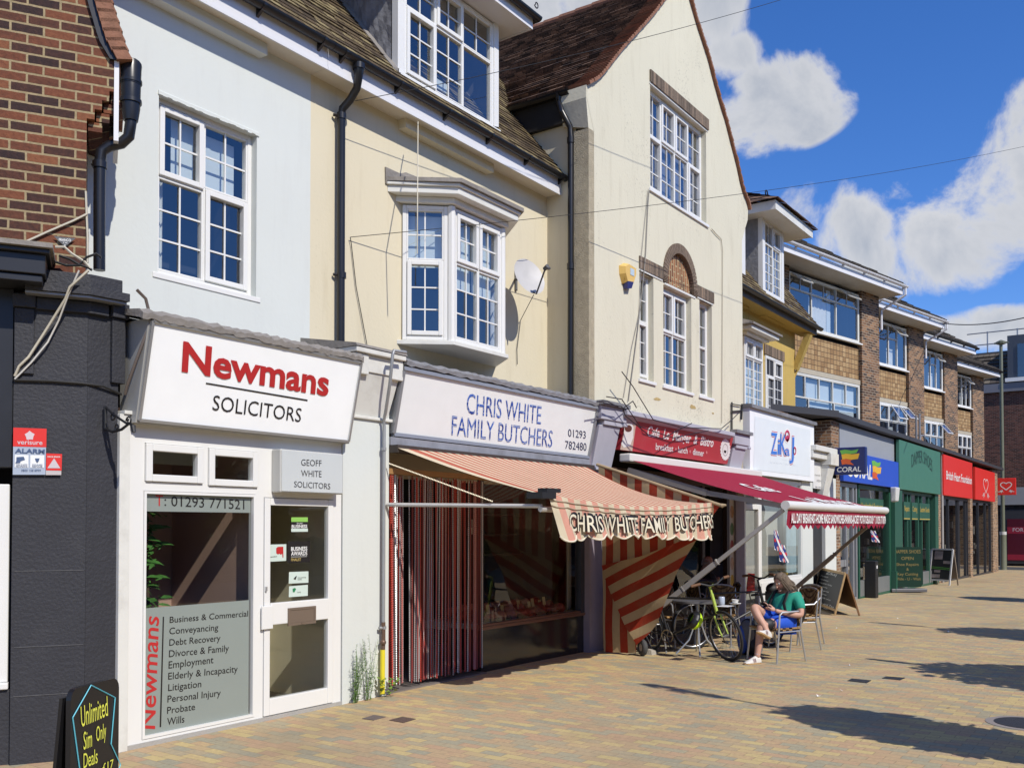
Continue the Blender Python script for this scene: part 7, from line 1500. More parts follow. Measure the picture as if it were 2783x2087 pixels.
for i in range(9):
    r = .27*i/8; rows_.append([c+ax*(.55*r*r-.03)+a1*(r*.88*math.cos(2*math.pi*k/28))+a2*(r*math.sin(2*math.pi*k/28)) for k in range(28)])
m_.add([p for r in rows_ for p in r], [(i*28+k, i*28+(k+1) % 28, (i+1)*28+(k+1) % 28, (i+1)*28+k) for i in range(8) for k in range(28)]); m_.build('dish', mat('dish_grey', (.46, .45, .44), .5, dirt=.3), sd, smooth=True)
m_ = MB(); f = c+ax*.34-a2*.10; m_.tube([c-a2*.24+ax*.0, c-a2*.30+ax*.05, f], .012, 6); m_.tube([c-ax*.04, V(1402, 760, YU-.2), V(1402, 756, YU)], .016, 6); m_.tube([V(1402, 735, YU-.01), V(1402, 790, YU-.01)], .025, 6); m_.tube([f-ax*.02, f+ax*.05], .028, 10); m_.tube([f, f+Vector((.09, -.0, .02))], .022, 8); m_.build('arm', mat('dish_arm_grey', (.09, .09, .09), .5), sd, smooth=True)
m_ = MB(); m_.tube([c-a2*.28, V(1415, 870, YU-.02), V(1405, 950, YU-.02), V(1406, 990, YU-.02)], .005, 5); m_.build('lead_wire', CAB, sd)
ab = thing('alarm_box', 'yellow and blue wedge shaped alarm box high on the gabled wall', 'alarm box', V(1700, 770, YG))
q = [V(1682, 722, YG-.002), V(1695, 715, YG-.002), V(1718, 730, YG-.002), V(1718, 752, YG-.002), V(1710, 775, YG-.002), V(1690, 772, YG-.002), V(1683, 745, YG-.002)]
cq = sum(q, Vector())/len(q); f_ = [cq+(p-cq)*.8+Vector((0, -.09, 0)) for p in q]; n = len(q); m_ = MB(); m_.add(q+f_, [tuple(range(n, 2*n))]+[(i, (i+1) % n, n+(i+1) % n, n+i) for i in range(n)]); m_.build('case', flat('yellow_plastic_case', (.70, .46, .12), .4), ab)
m_ = MB(); a = [f_[5], f_[4], f_[4]+Vector((-.03, .02, -.10)), f_[5]+Vector((.02, .02, -.10))]; m_.extrude(a, (0, .07, 0)); m_.build('strobe', flat('blue_lens', (.03, .03, .15), .2), ab)
m_ = MB(); m_.box(cq.x-.02, cq.x+.10, cq.y-.096, cq.y-.091, cq.z-.03, cq.z+.07); m_.build('label_plate', flat('pale_blue_plate', (.45, .55, .62)), ab)
m_ = MB()
for k in range(6): m_.box(cq.x-.135, cq.x-.06, cq.y-.0965+.03, cq.y-.085+.03, cq.z-.12+k*.028, cq.z-.108+k*.028)
m_.build('vent', flat('dark_yellow_vent', (.35, .22, .04)), ab)
# fittings on the black pilaster at the left
L3 = lambda u, v, y=-.02: LB.w(*((lambda a: (a[0], y, a[1]))(LB.at(u, v, y))))
wire('thick cream cable slanting down the black pilaster', [L3(240, 735, -.2), L3(190, 780, -.19), L3(178, 812, -.14), L3(120, 905, -.06), L3(78, 970, -.05), L3(52, 995, -.04), L3(40, 1022, -.02)], .011, CABW)
wire('thin twisted white cable slanting beside the thick one on the black pilaster', [L3(215, 735, -.2), L3(186, 800, -.16), L3(160, 870, -.06), L3(130, 930, -.05), L3(85, 985, -.04), L3(40, 1030, -.02)], .008, flat('white_twisted_cable', (.55, .53, .48)))
wire('black cable clipped level across the black pilaster', [L3(38, 1033, -.015), L3(140, 1036, -.015), L3(222, 1042, -.015), V(282, 1050, -.015), V(330, 1072, -.015)], .010)
wire('brown cable looping down from the pilaster cornice to the white frame', [V(372, 788, -.2), V(396, 812, -.2), V(408, 860, -.22), V(400, 900, -.22), V(370, 980, -.16), V(345, 1050, -.08), V(340, 1072, -.05)], .013, flat('brown_cable', (.11, .085, .07)))
wire('white cable clipped down the edge of the brick wall', [L3(233, 520, YB-.01), L3(236, 600, YB-.01), L3(238, 640, YB-.02), L3(238, 715, YB-.02)], .009, CABW); wire('white cable slanting across the brick wall to the black fascia', [L3(236, 582, YB-.02), L3(200, 600, YB-.02), L3(130, 630, YB-.02), L3(55, 664, YB-.02)], .010, CABW)
for k, pts in enumerate(([(150, 672), (175, 672), (195, 690), (230, 712), (245, 730)], [(160, 695), (190, 705), (215, 720), (240, 728), (250, 735)], [(150, 712), (180, 722), (215, 722), (235, 700), (262, 690), (275, 700)])): wire(['pale cable lying over the lead of the pilaster head', 'dark cable in the tangle above the pilaster cornice', 'dark cable curling round the foot of the brick wall'][k], [L3(u, v, -.04) for u, v in pts], .010, [CABW, CAB, CAB][k])
ib = thing('iron_bracket', 'black scrolled wrought iron bracket on the black pilaster', 'bracket', V(283, 1150, -.02))
bx_, bz_ = at(284, 1165, -.012); m_ = MB(); IR = mat('wrought_iron', (.012, .012, .013), .5)
m_.tube([(bx_, -.02, bz_+.17), (bx_, -.025, bz_)], .014, 8); m_.tube([(bx_, -.025, bz_), (bx_, -.12, bz_-.03), (bx_, -.24, bz_-.02), (bx_, -.34, bz_+.02), (bx_, -.385, bz_+.0)], [.012, .011, .011, .010, .014], 8)
m_.tube([(bx_, -.02, bz_+.17), (bx_, -.10, bz_+.12), (bx_, -.20, bz_+.07), (bx_, -.31, bz_+.02)], .009, 6)
def curl(cy, cz, r, s0_): m_.tube([(bx_, cy+r*(1-k/22)*math.cos(s0_+k*.5), cz+r*(1-k/22)*math.sin(s0_+k*.5)) for k in range(16)], .007, 6)
curl(-.335, bz_+.04, .035, 0); curl(-.12, bz_+.085, .035, 2); curl(-.18, bz_-.0, .032, 4); curl(-.03, bz_+.01, .03, 1); m_.tube([(bx_, -.385, bz_-.0), (bx_, -.40, bz_-.05)], [.02, .014], 8); m_.build('scrollwork', IR, ib, smooth=True)
FB_ = Board(LB.w(0, -.02, 0), LB.w(1, -.02, 0), LB.w(0, -.02, 1))
t = thing('alarm_sign', 'red and blue grey alarm warning sign on the black pilaster', 'sign', L3(80, 1290)); c6 = lambda x, y: (x/5.183, 960+y/5.183); c6b = lambda x, y: (x/5.183, 1240+y/5.183)
def bpoly(B_, pts, h, m, nm, par): q = MB(); B_.poly(q, pts, h); return q.build(nm, m, par)
bpoly(FB_, [c6b(180, 258), c6b(640, 258), c6(655, 1065), c6(188, 1050)], .004, flat('blue_grey_sign', (.36, .42, .52)), 'panel', t); bpoly(FB_, [c6(184, 1310), c6(652, 1322), c6(657, 1062), c6(188, 1046)], .006, flat('alarm_red', (.66, .025, .02)), 'red_panel', t)
bpoly(FB_, [c6b(205, 155), c6b(400, 157), c6(402, 1432), c6(208, 1428)], .006, SIGNW, 'white_panel', t); bpoly(FB_, [c6b(425, 158), c6b(620, 160), c6(624, 1436), c6(428, 1433)], .006, SIGNW, 'white_panel', t)
q = MB(); FB_.text(q, 'verisure', c6(242, 1280), c6(598, 1288), c6(242, 1215), h=.008, bold=.01); q.poly([FB_.at(*c6(418+(74 if k % 2 else 54)*math.cos(k*math.pi/5+.3), 1160+(70 if k % 2 else 52)*math.sin(k*math.pi/5+.3)), .008) for k in range(10)]); q.build('white_lettering', flat('pale_pink_white', (.62, .52, .55)), t)
q = MB(); FB_.text(q, 'ALARM', c6(210, 1400), c6(628, 1414), c6(214, 1338), h=.008, bold=.03); FB_.text(q, '0800 158 8999', c6b(300, 212), c6b(575, 214), c6b(300, 180), h=.008); FB_.text(q, 'VIDEO & AUDIO', c6b(222, 122), c6b(385, 124), c6b(222, 106), h=.008, bold=.02); FB_.text(q, 'RECORDING', c6b(224, 148), c6b(385, 150), c6b(224, 130), h=.008, bold=.02); FB_.text(q, 'OUR GUARD', c6b(452, 124), c6b(598, 126), c6b(452, 108), h=.008, bold=.02); FB_.text(q, 'RESPONSE', c6b(452, 150), c6b(598, 152), c6b(452, 132), h=.008, bold=.02)
FB_.poly(q, [c6(232, 1462), c6(335, 1455), c6(352, 1500), c6(290, 1520), c6(285, 1545), c6(215, 1550), c6(230, 1515)], .008); FB_.poly(q, [c6(492, 1480), c6(558, 1478), c6(545, 1520), c6(524, 1545), c6(504, 1520)], .008); q.build('blue_lettering', flat('slate_blue_ink', (.06, .10, .20)), t)
t = thing('alarm_sign', 'small red triangle warning sticker beside the alarm sign', 'sign', L3(150, 1330)); q = MB()
bpoly(FB_, [c6b(645, 262), c6b(862, 262), c6(872, 1420), c6(652, 1410)], .003, flat('pale_grey_sign', (.5, .46, .46)), 'panel', t); bpoly(FB_, [c6b(648, 195), c6b(868, 200), c6(874, 1418), c6(652, 1408)], .005, MATS['alarm_red'], 'red_panel', t); bpoly(FB_, [c6(668, 1616), c6(850, 1618), c6(762, 1478)], .007, flat('pale_triangle', (.55, .50, .52)), 'triangle', t)
q = MB(); FB_.text(q, 'SHOCK SENSOR', c6(668, 1465), c6(850, 1468), c6(668, 1446), h=.007, bold=.02); q.build('lettering', WHITEV, t)
t = thing('estate_sign', 'small dark triangular plate lettered FRANCO on the brick wall', 'sign', L3(170, 660, YB)); EB_ = Board(LB.w(0, YB-.01, 0), LB.w(1, YB-.01, 0), LB.w(0, YB-.01, 1)); bpoly(EB_, [(176, 671), (206, 648), (146, 642)], .012, flat('dark_grey_plate', (.09, .095, .10)), 'plate', t)
q = MB(); EB_.text(q, 'FRANCO', (160, 655), (193, 657), (160, 648), h=.016, bold=.02); EB_.text(q, 'S.W.', (171, 662), (185, 663), (171, 657), h=.016); EB_.text(q, '1', (175.5, 669), (177.5, 669), (175.5, 664.5), h=.016); q.build('lettering', WHITEV, t)
# iron covers in the paving
def cover(pts, label, m): q = MB(); P4 = [on_ground(u, v)+Vector((0, 0, .006)) for u, v in pts]; q.extrude(P4, (0, 0, -.02)); o = q.build('access_cover', m, fix=True); tag(o, label, 'access cover', 'small iron covers in the paving')
RUST = mat('rusty_cover', (.13, .085, .07), .7, .3, var=.3, scale=30, bump=.5, bscale=80); DKC = mat('dark_iron_cover', (.035, .037, .042), .6, .3, var=.3, scale=30, bump=.5, bscale=80)
cover([(984, 1953), (1015, 1957), (1049, 1948), (1016, 1943)], 'left of the two small rusty square covers near the white pilaster', mat('grey_iron_cover', (.16, .13, .115), .7, .3, var=.3, scale=30, bump=.5, bscale=80)); cover([(1058, 1957), (1096, 1964), (1130, 1954), (1093, 1948)], 'right of the two small rusty square covers near the white pilaster', RUST); cover([(2303, 1850), (2355, 1856), (2368, 1849), (2315, 1844)], 'left of the two dark oblong covers in the open paving', DKC); cover([(2397, 1843), (2446, 1848), (2460, 1842), (2409, 1838)], 'right of the two dark oblong covers in the open paving', DKC)
c = on_ground(2790, 1966); m_ = MB(); m_.lathe([(0, .008), (.26, .008), (.26, -.02)], c, 28); o = m_.build('manhole_cover', DKC); tag(o, 'round iron manhole cover at the right edge of the paving', 'manhole cover'); m_ = MB(); m_.lathe([(.27, .004), (.33, .004), (.33, -.02), (.27, -.02)], c, 28); m_.build('rim', mat('pale_iron_rim', (.25, .22, .2), .6), o)
# weeds at the foot of the pilaster
WEED = mat('weed_leaf', (.10, .19, .04), .7, var=.5, scale=20)
def weed(x, y, h, n, label, droop=.5, seed=1, spread=.05):
    pr = random.Random(seed); t = thing('weed', label, 'weed', (x, y, 0)); st, lf = MB(), MB()
    for k in range(n):
        a = pr.uniform(0, 6.28); top = Vector((x+pr.uniform(-1, 1)*spread*2.4+.0, y-abs(pr.uniform(0, 1))*spread, h*pr.uniform(.55, 1))); b = Vector((x+pr.uniform(-1, 1)*spread*.7, y-.01, 0)); mid = b.lerp(top, .5)+Vector((pr.uniform(-.02, .02), -.01, 0)); st.tube([b, mid, top], [.004, .003, .0015], 4)
        for i in range(int(34*h/.5)):
            q = pr.random()**.8; p = b.lerp(mid, q*2) if q < .5 else mid.lerp(top, q*2-1); a = pr.uniform(0, 6.28); l = pr.uniform(.02, .055)*(1.2-q*.6); d = Vector((math.cos(a), math.sin(a)*.6-.2, pr.uniform(-.1, .7))).normalized()*l; sd_ = d.cross(Vector((0, 0, 1))).normalized()*l*.10; lf.add([p, p+d*.5+sd_, p+d-Vector((0, 0, l*droop*.4)), p+d*.5-sd_], [(0, 1, 2, 3)])
    st.build('stem', WEED, t); lf.build('foliage', WEED, t, fix=False)
weed(X(955), -.05, .62, 9, 'bushy green weed growing at the left foot of the white pilaster', seed=3); weed(X(992), -.05, .68, 6, 'taller thin weed with seed heads at the foot of the white pilaster', seed=8, spread=.06)
t = thing('weed', 'low broad leaved weed round the yellow gas sleeve', 'weed', (X(1035), -.1, 0)); lf = MB(); pr = random.Random(6)
for k in range(46):
    p = Vector((X(1034)+pr.uniform(-.10, .13), -.09+pr.uniform(-.08, .03), pr.uniform(.01, .20))); a = pr.uniform(0, 6.28); d = Vector((math.cos(a), math.sin(a), .5)).normalized()*.05; s2 = d.cross(Vector((0, 0, 1))).normalized()*.022; lf.add([p, p+d*.4+s2, p+d, p+d*.4-s2], [(0, 1, 2, 3)])
lf.build('foliage', mat('bright_weed_leaf', (.16, .26, .04), .6, var=.4, scale=30), t, fix=False)
# scraps of litter
pr = random.Random(31); LIT = flat('white_scrap', (.75, .75, .72))
for k, (u, v) in enumerate(((2286, 1877), (2227, 1893), (2306, 1809), (1503, 1819), (2585, 1926), (2438, 1681), (2439, 1656), (2276, 1708), (2577, 1717))):
    p = on_ground(u, v); q = MB(); q.add([p+Vector((pr.uniform(-.03, .03), pr.uniform(-.03, .03), .006+.02*(i % 2))) for i in range(4)], [(0, 1, 2), (0, 2, 3)]); o = q.build('litter_scrap', LIT); tag(o, 'tiny white scrap of litter on the paving', 'litter', 'white scraps of litter on the paving')
# ================================================================== boards on the pavement
WOOD = mat('pale_board_wood', (.42, .28, .13), .6, var=.25, scale=12); CHALK = flat('blackboard', (.018, .018, .02), .6)
A_ = V; depthA = 5.0
def at_depth(u, v, d): r = sight(u, v); return Vector((0, CAM_Y, CAM_H))+r*(d/FPX)
pa = at_depth(193, 1885, 5.0); pb = at_depth(324, 1830, 5.42)
dirb = Vector((pb.x-pa.x, pb.y-pa.y, 0)); wb_ = dirb.length; dirb.normalize(); nb = Vector((-dirb.y, dirb.x, 0)); nb = -nb if nb.dot(Vector((0, CAM_Y, 0))-pa) < 0 else nb
t = thing('pavement_board', 'black pavement board with chalked yellow letters and a blue arrow outline', 'sandwich board', (pa.x, pa.y, 0)); hb = .88
def bp(s_, z, o=0.): return Vector((pa.x, pa.y, 0))+dirb*(s_*wb_)+nb*(o-.10*(1-z/hb)*-1*.0)+Vector((0, 0, z))
m_ = MB(); rr_ = .12; pts = [(0, 0), (1, 0)]+[(1-.13+.13*math.cos(a), hb-.06+.06*math.sin(a)) for a in (0, .4, .8, 1.2, 1.57)]+[(.13-.13*math.sin(a), hb-.06+.06*math.cos(a)) for a in (0, .4, .8, 1.2, 1.57)]
m_.extrude([bp(s_, z) for s_, z in pts], -nb*.03); m_.build('board', flat('glossy_black_board', (.010, .010, .012), .3), t); m_ = MB(); m_.extrude([bp(0, 0, -.13), bp(1, 0, -.13), bp(1, hb-.05, -.05), bp(0, hb-.05, -.05)], -nb*.02); m_.build('back_leaf', MATS['glossy_black_board'], t)
PB = Board(bp(0, 0), bp(1, 0), bp(0, hb)); PB.n = nb; c2 = lambda x, y: (x/3.16, 1562+y/3.16)
q = MB(); ol = [(782, 945), (990, 1052), (955, 1450), (1035, 1625), (1005, 1700), (690, 1700), (625, 1222)]
for i in range(len(ol)): a, b = PB.at(*c2(*ol[i])), PB.at(*c2(*ol[(i+1) % len(ol)])); q.tube([a, b], .0035, 4)
q.build('blue_outline', flat('chalk_blue', (.12, .50, .62)), t); q = MB()
for t_, p, p2, tp in (('Unlimited', (700, 1305), (928, 1205), (692, 1125)), ('Sim', (718, 1500), (790, 1470), (718, 1345)), ('Only', (828, 1430), (912, 1390), (826, 1300)), ('Deals', (718, 1660), (838, 1610), (718, 1530)), ('£17', (880, 1690), (975, 1645), (880, 1620))): PB.text(q, t_, c2(*p), c2(*p2), c2(*tp), bold=.0)
q.build('yellow_lettering', flat('chalk_yellow', (.75, .78, .10)), t)
def aboard(label, pl, pr_, h, frame, face, body, wd=.5):
    """folding A board: its front face stands between two ground points"""
    a, b = pl, pr_; d = (b-a); d.z = 0; w = d.length; d.normalize(); n_ = Vector((d.y, -d.x, 0)); n_ = -n_ if n_.dot(Vector((0, CAM_Y, 0))-a) < 0 else n_
    t = thing('pavement_board', label, 'sandwich board', ((a+b)/2)[:], None)
    up = (Vector((0, 0, h))-n_*.22).normalized(); L_ = h*1.03; org = Vector((a.x, a.y, gz(a.x)))
    def p(s_, k, o=0.): return org+d*(s_*w)+up*(k*L_)+n_*o
    m_ = MB(); e = .05
    for s0_, k0, s1_, k1 in ((0, 0, 0, 1), (1, 0, 1, 1), (0, 1, 1, 1), (0, .14, 1, .14)): m_.bar(p(s0_, k0), p(s1_, k1), e, .03, up=n_)
    m_.build('frame', frame, t); m_ = MB(); m_.quad(p(0, .14, .0), p(1, .14, .0), p(1, 1, .0), p(0, 1, .0)); m_.build('face', face, t)
    m_ = MB(); tb = [p(0, 1, -.03), p(1, 1, -.03), org+d*w-n_*(.50), org-n_*(.50)]; m_.quad(tb[0], tb[1], tb[1].lerp(tb[2], .82), tb[0].lerp(tb[3], .82)); m_.bar(tb[0], tb[3], .04, .03, up=n_); m_.bar(tb[1], tb[2], .04, .03, up=n_); m_.build('back_leaf', body, t)
    return t, p
t, p = aboard('wooden chalkboard menu A board on the pavement by the white pilaster', on_ground(2204, 1648), on_ground(2268, 1672), .88, WOOD, CHALK, mat('brown_board_back', (.20, .10, .04), .6))
q = MB()
for k, (s_, w_, h_) in enumerate(((.28, .45, .07), (.1, .32, .035), (.1, .36, .035), (.1, .55, .035), (.1, .38, .035), (.1, .48, .035), (.1, .42, .035), (.1, .62, .035), (.1, .8, .045), (.3, .4, .045))):
    z = (.90-.085*k-(.05 if k > 7 else 0)); put_text(q, ['Zikaj', 'Paninis', 'Milkshakes', 'Baguettes today', 'Desserts', 'Board games', 'Smoothies', 'Homemade cakes', 'Coffee and Tea', 'From 2.50'][k], p(s_, z, .004), p(s_+w_, z, .004), p(s_, z+h_, .004), shear=.2)
q.build('chalk_lettering', flat('white_chalk', (.62, .62, .60)), t)
t, p = aboard('white framed poster A board outside the green shoe shop', on_ground(2524, 1588), on_ground(2580, 1591), 1.18, flat('white_board_frame', (.68, .68, .68)), CHALK, mat('plain_board_back', (.25, .2, .15), .6))
q = MB()
for (s0_, s1_, k0, k1) in ((.15, .55, .72, .95), (.6, .95, .60, .68), (.2, .5, .35, .42), (.1, .5, .2, .3)): q.quad(p(s0_, k0, .004), p(s1_, k0, .004), p(s1_, k1, .004), p(s0_, k1, .004))
q.build('poster_photo', mat('poster_photo', (.35, .28, .25), .5, var=.9, scale=6), t); q = MB()
for k0 in (.50, .46): q.quad(p(.05, k0, .005), p(.95, k0-.03, .005), p(.95, k0-.015, .005), p(.05, k0+.015, .005))
q.build('green_streak', GREENV, t)
c = on_ground(2467, 1610); t = thing('swing_sign', 'dark green swing sign with faded gold lettering on a grey base', 'sandwich board', c); DG = flat('bottle_green', (.008, .035, .024), .35); dd_ = Vector((.62, -.78, 0)).normalized(); nn_ = Vector((-.78, -.62, 0)).normalized(); hw = .46
def gp(s_, z, o=0.): return Vector((c.x, c.y, gz(c.x)))+dd_*(s_*hw)+nn_*o+Vector((0, 0, z))
m_ = MB(); m_.extrude([gp(s_, z) for s_, z in [(-.85, .16), (.85, .16), (1, .26), (1, 1.22), (.86, 1.32), (-.86, 1.32), (-1, 1.22), (-1, .26)]], -nn_*.04); m_.build('panel', DG, t); m_ = MB(); m_.extrude([gp(-1.15, .02, .12), gp(1.15, .02, .12), gp(1.1, .02, -.2), gp(-1.1, .02, -.2)], (0, 0, .10)); m_.build('base', flat('grey_plastic_base', (.12, .12, .13)), t, bevel=.02)
q = MB()
for t_, z, w_, h_ in (('DAPPER SHOES', 1.14, .85, .10), ('OPEN', .95, .40, .09), ('Shoe Repairs', .78, .72, .08), ('&', .64, .08, .08), ('Key Cutting', .50, .68, .08), ('While - U - Wait', .36, .85, .08)): put_text(q, t_, gp(-w_, z, .004), gp(w_, z, .004), gp(-w_, z+h_, .004), bold=.01)
q.build('gold_lettering', flat('faded_gold', (.20, .16, .055)), t)
c = on_ground(2369, 1624); t = thing('litter_bin', 'square black post bin in front of the green shop window', 'bin', c); m_ = MB(); m_.box(c.x-.14, c.x+.14, c.y-.14, c.y+.14, gz(c.x), gz(c.x)+.98); m_.build('post', flat('matt_black_bin', (.012, .012, .013), .5), t, bevel=.015); m_ = MB(); m_.box(c.x-.05, c.x+.05, c.y-.146, c.y-.141, gz(c.x)+.78, gz(c.x)+.86); m_.build('label_plate', WHITEV, t)
# ================================================================== cafe furniture
RATT = brick_mat('woven_tan_rattan', [(0, (.20, .11, .04)), (.5, (.36, .22, .09)), (1, (.50, .33, .15))], (.10, .06, .03), bw=.03, bh=.012, ms=.002, plane='ground', fine=.5, bump=.5)
def make_chair(label):
    t = thing('bistro_chair', label, 'chair', (0, 0, 0), group='aluminium and rattan cafe chairs', rotz=0.)
    for s_ in (-1, 1):
        m_ = MB(); m_.tube([(.24, s_*.27, 0), (.19, s_*.26, .40), (.17, s_*.255, .62), (.13, s_*.255, .655), (-.18, s_*.25, .66), (-.235, s_*.235, .70)], .0125, 8); m_.build('arm_leg', ALU, t, smooth=True)
        m_ = MB(); m_.tube([(-.30, s_*.25, 0), (-.22, s_*.235, .42), (-.28, s_*.22, .84)], .0125, 8); m_.build('leg', ALU, t, smooth=True)
    m_ = MB(); m_.tube([(.19, -.25, .415), (.19, .25, .415)], .011, 6); m_.tube([(-.22, -.23, .415), (-.22, .23, .415)], .011, 6); m_.tube([(.18, -.25, .40), (-.22, -.23, .40)], .009, 6); m_.tube([(.18, .25, .40), (-.22, .23, .40)], .009, 6); m_.build('seat_frame', ALU, t, smooth=True)
    m_ = MB(); n = 8
    for i in range(n):
        for j in range(n):
            def q(a, b): x = .22-.45*a; y = -.245+.49*b; return (x, y, .432-.012*math.sin(math.pi*b)+.0*a)
            m_.quad(q(i/n, j/n), q((i+1)/n, j/n), q((i+1)/n, (j+1)/n), q(i/n, (j+1)/n))
    o = m_.build('seat', RATT, t); sm = o.modifiers.new('thickness', 'SOLIDIFY'); sm.thickness = .02
    m_ = MB()
    for i in range(n):
        for j in range(n):
            def q(a, b): z = .50+.36*a; y = (-.225+.45*b); return (-.232-.055*a-.03*math.sin(math.pi*b), y, z+.02*math.sin(math.pi*b)*a)
            m_.quad(q(i/n, j/n), q((i+1)/n, j/n), q((i+1)/n, (j+1)/n), q(i/n, (j+1)/n))
    o = m_.build('backrest', RATT, t); sm = o.modifiers.new('thickness', 'SOLIDIFY'); sm.thickness = .02
    m_ = MB(); m_.tube([(-.28, -.22, .84), (-.295, -.12, .875), (-.30, 0, .885), (-.295, .12, .875), (-.28, .22, .84)], .015, 8); m_.build('top_rail', ALU, t, smooth=True); return t
FACE = math.atan2(.43, -.90)
man = on_ground(2150, 1790)
MX, MY = 12.15, -2.38
chair0 = make_chair('aluminium and rattan chair the man in green sits on'); chair0.location = (MX, MY, gz(MX)); chair0.rotation_euler.z = FACE
for x, y, a, lb_ in ((13.55, -2.15, 2.5, 'empty aluminium and rattan chair nearest behind the seated man'), (14.35, -1.95, 2.6, 'empty aluminium and rattan chair farther behind the seated man'), (12.0, -.55, -.9, 'aluminium and rattan chair facing away behind the bicycle'), (12.85, -.62, 4.4, 'aluminium and rattan chair in shade at the far side of the cafe table'), (13.35, -1.05, 3.3, 'aluminium and rattan chair in shade between the second bicycle and the door'), (14.2, -.75, 2.2, 'aluminium and rattan chair in shade close to the menu board')):
    c = copy_tree(chair0); c.location = (x, y, gz(x)); c.rotation_euler.z = a; c['label'] = lb_
TX, TY = 12.12, -1.30; tb = thing('cafe_table', 'round grey cafe table with a metal rim under the awning', 'table', (TX, TY, gz(TX)))
g0_ = gz(TX)
m_ = MB(); m_.lathe([(.0, .715+g0_), (.335, .715+g0_), (.35, .72+g0_), (.35, .742+g0_), (.335, .748+g0_), (0, .748+g0_)], (TX, TY, 0), 32); m_.build('tabletop', mat('grey_tabletop', (.17, .17, .18), .35, .5), tb, smooth=True)
for k in range(4):
    a = k*math.pi/2+.5; m_ = MB(); m_.tube([(TX+.10*math.cos(a), TY+.10*math.sin(a), g0_+.71), (TX+.05*math.cos(a), TY+.05*math.sin(a), g0_+.40), (TX+.12*math.cos(a), TY+.12*math.sin(a), g0_+.2), (TX+.30*math.cos(a), TY+.30*math.sin(a), g0_)], .013, 8); m_.build('leg', ALU, tb, smooth=True)
def tabtop(u, v): return on_ground(u, v, .752)
CH = flat('white_china', (.70, .70, .68), .25)
c = tabtop(1998, 1641); t = thing('coffee_cup', 'white coffee cup on a saucer on the cafe table', 'cup', c); m_ = MB(); m_.lathe([(.02, .012), (.035, .02), (.048, .06), (.045, .06), (.03, .02), (.0, .018)], c, 16); m_.tube([c+Vector((.045, 0, .05)), c+Vector((.07, 0, .045)), c+Vector((.065, 0, .025)), c+Vector((.038, 0, .022))], .005, 6); m_.build('cup', CH, t, smooth=True); m_ = MB(); m_.lathe([(0, 0), (.05, 0), (.078, .010), (.076, .013), (.03, .008), (0, .008)], c, 20); m_.build('saucer', CH, t, smooth=True)
c = tabtop(1961, 1642); t = thing('table_jar', 'pale glass jar standing on the cafe table', 'jar', c); m_ = MB(); m_.lathe([(.04, 0), (.042, .005), (.042, .09), (.036, .10), (0, .10)], c, 14); m_.build('jar', flat('frosted_jar', (.42, .48, .58), .3), t, smooth=True)
c = tabtop(1970, 1646); q = MB(); q.box(c.x-.14, c.x+.1, c.y-.09, c.y+.07, c.z-.001, c.z+.002); o = q.build('menu_sheet', flat('white_paper', (.66, .66, .66))); tag(o, 'white paper sheet lying on the cafe table', 'paper')
# yellow and red chairs inside the shops
def shell_chair(x, y, rz, m, label):
    t = thing('shell_chair', label, 'chair', (x, y, gz(x)), group='coloured chairs inside the shops', rotz=rz); m_ = MB(); n = 10
    for i in range(n):
        for j in range(n):
            def q(a, b):
                y_ = -.23+.46*b; s_ = a*1.0
                if s_ < .5: return (.22-.42*(s_*2), y_, .45+.03*(abs(b-.5)*2)**2)
                k = (s_-.5)*2; return (-.20-.10*k, y_*(1-.1*k), .45+.40*k+.03*(abs(b-.5)*2)**2*(1-k))
            m_.quad(q(i/n, j/n), q((i+1)/n, j/n), q((i+1)/n, (j+1)/n), q(i/n, (j+1)/n))
    o = m_.build('shell', m, t, smooth=True); sm = o.modifiers.new('thickness', 'SOLIDIFY'); sm.thickness = .015
    for a, b in ((1, 1), (1, -1), (-1, 1), (-1, -1)): q = MB(); q.tube([(a*.14, b*.14, .44), (a*.2, b*.2, 0)], .012, 6); q.build('leg', ALU, t)
YEL = flat('yellow_chair_plastic', (.65, .42, .01), .4)
shell_chair(at(2080, 1560, .55)[0], .42, 2.2, YEL, 'yellow plastic chair seen through the games shop window'); shell_chair(at(2125, 1560, .5)[0]+.1, .40, 1.4, mat('tan_chair_plastic', (.42, .28, .05), .5), 'dull yellow plastic chair farther along inside the games shop'); shell_chair(at(2025, 1580, .5)[0], .62, 2.6, flat('red_chair_plastic', (.60, .02, .02), .4), 'bright red plastic chair inside the glazed white door')
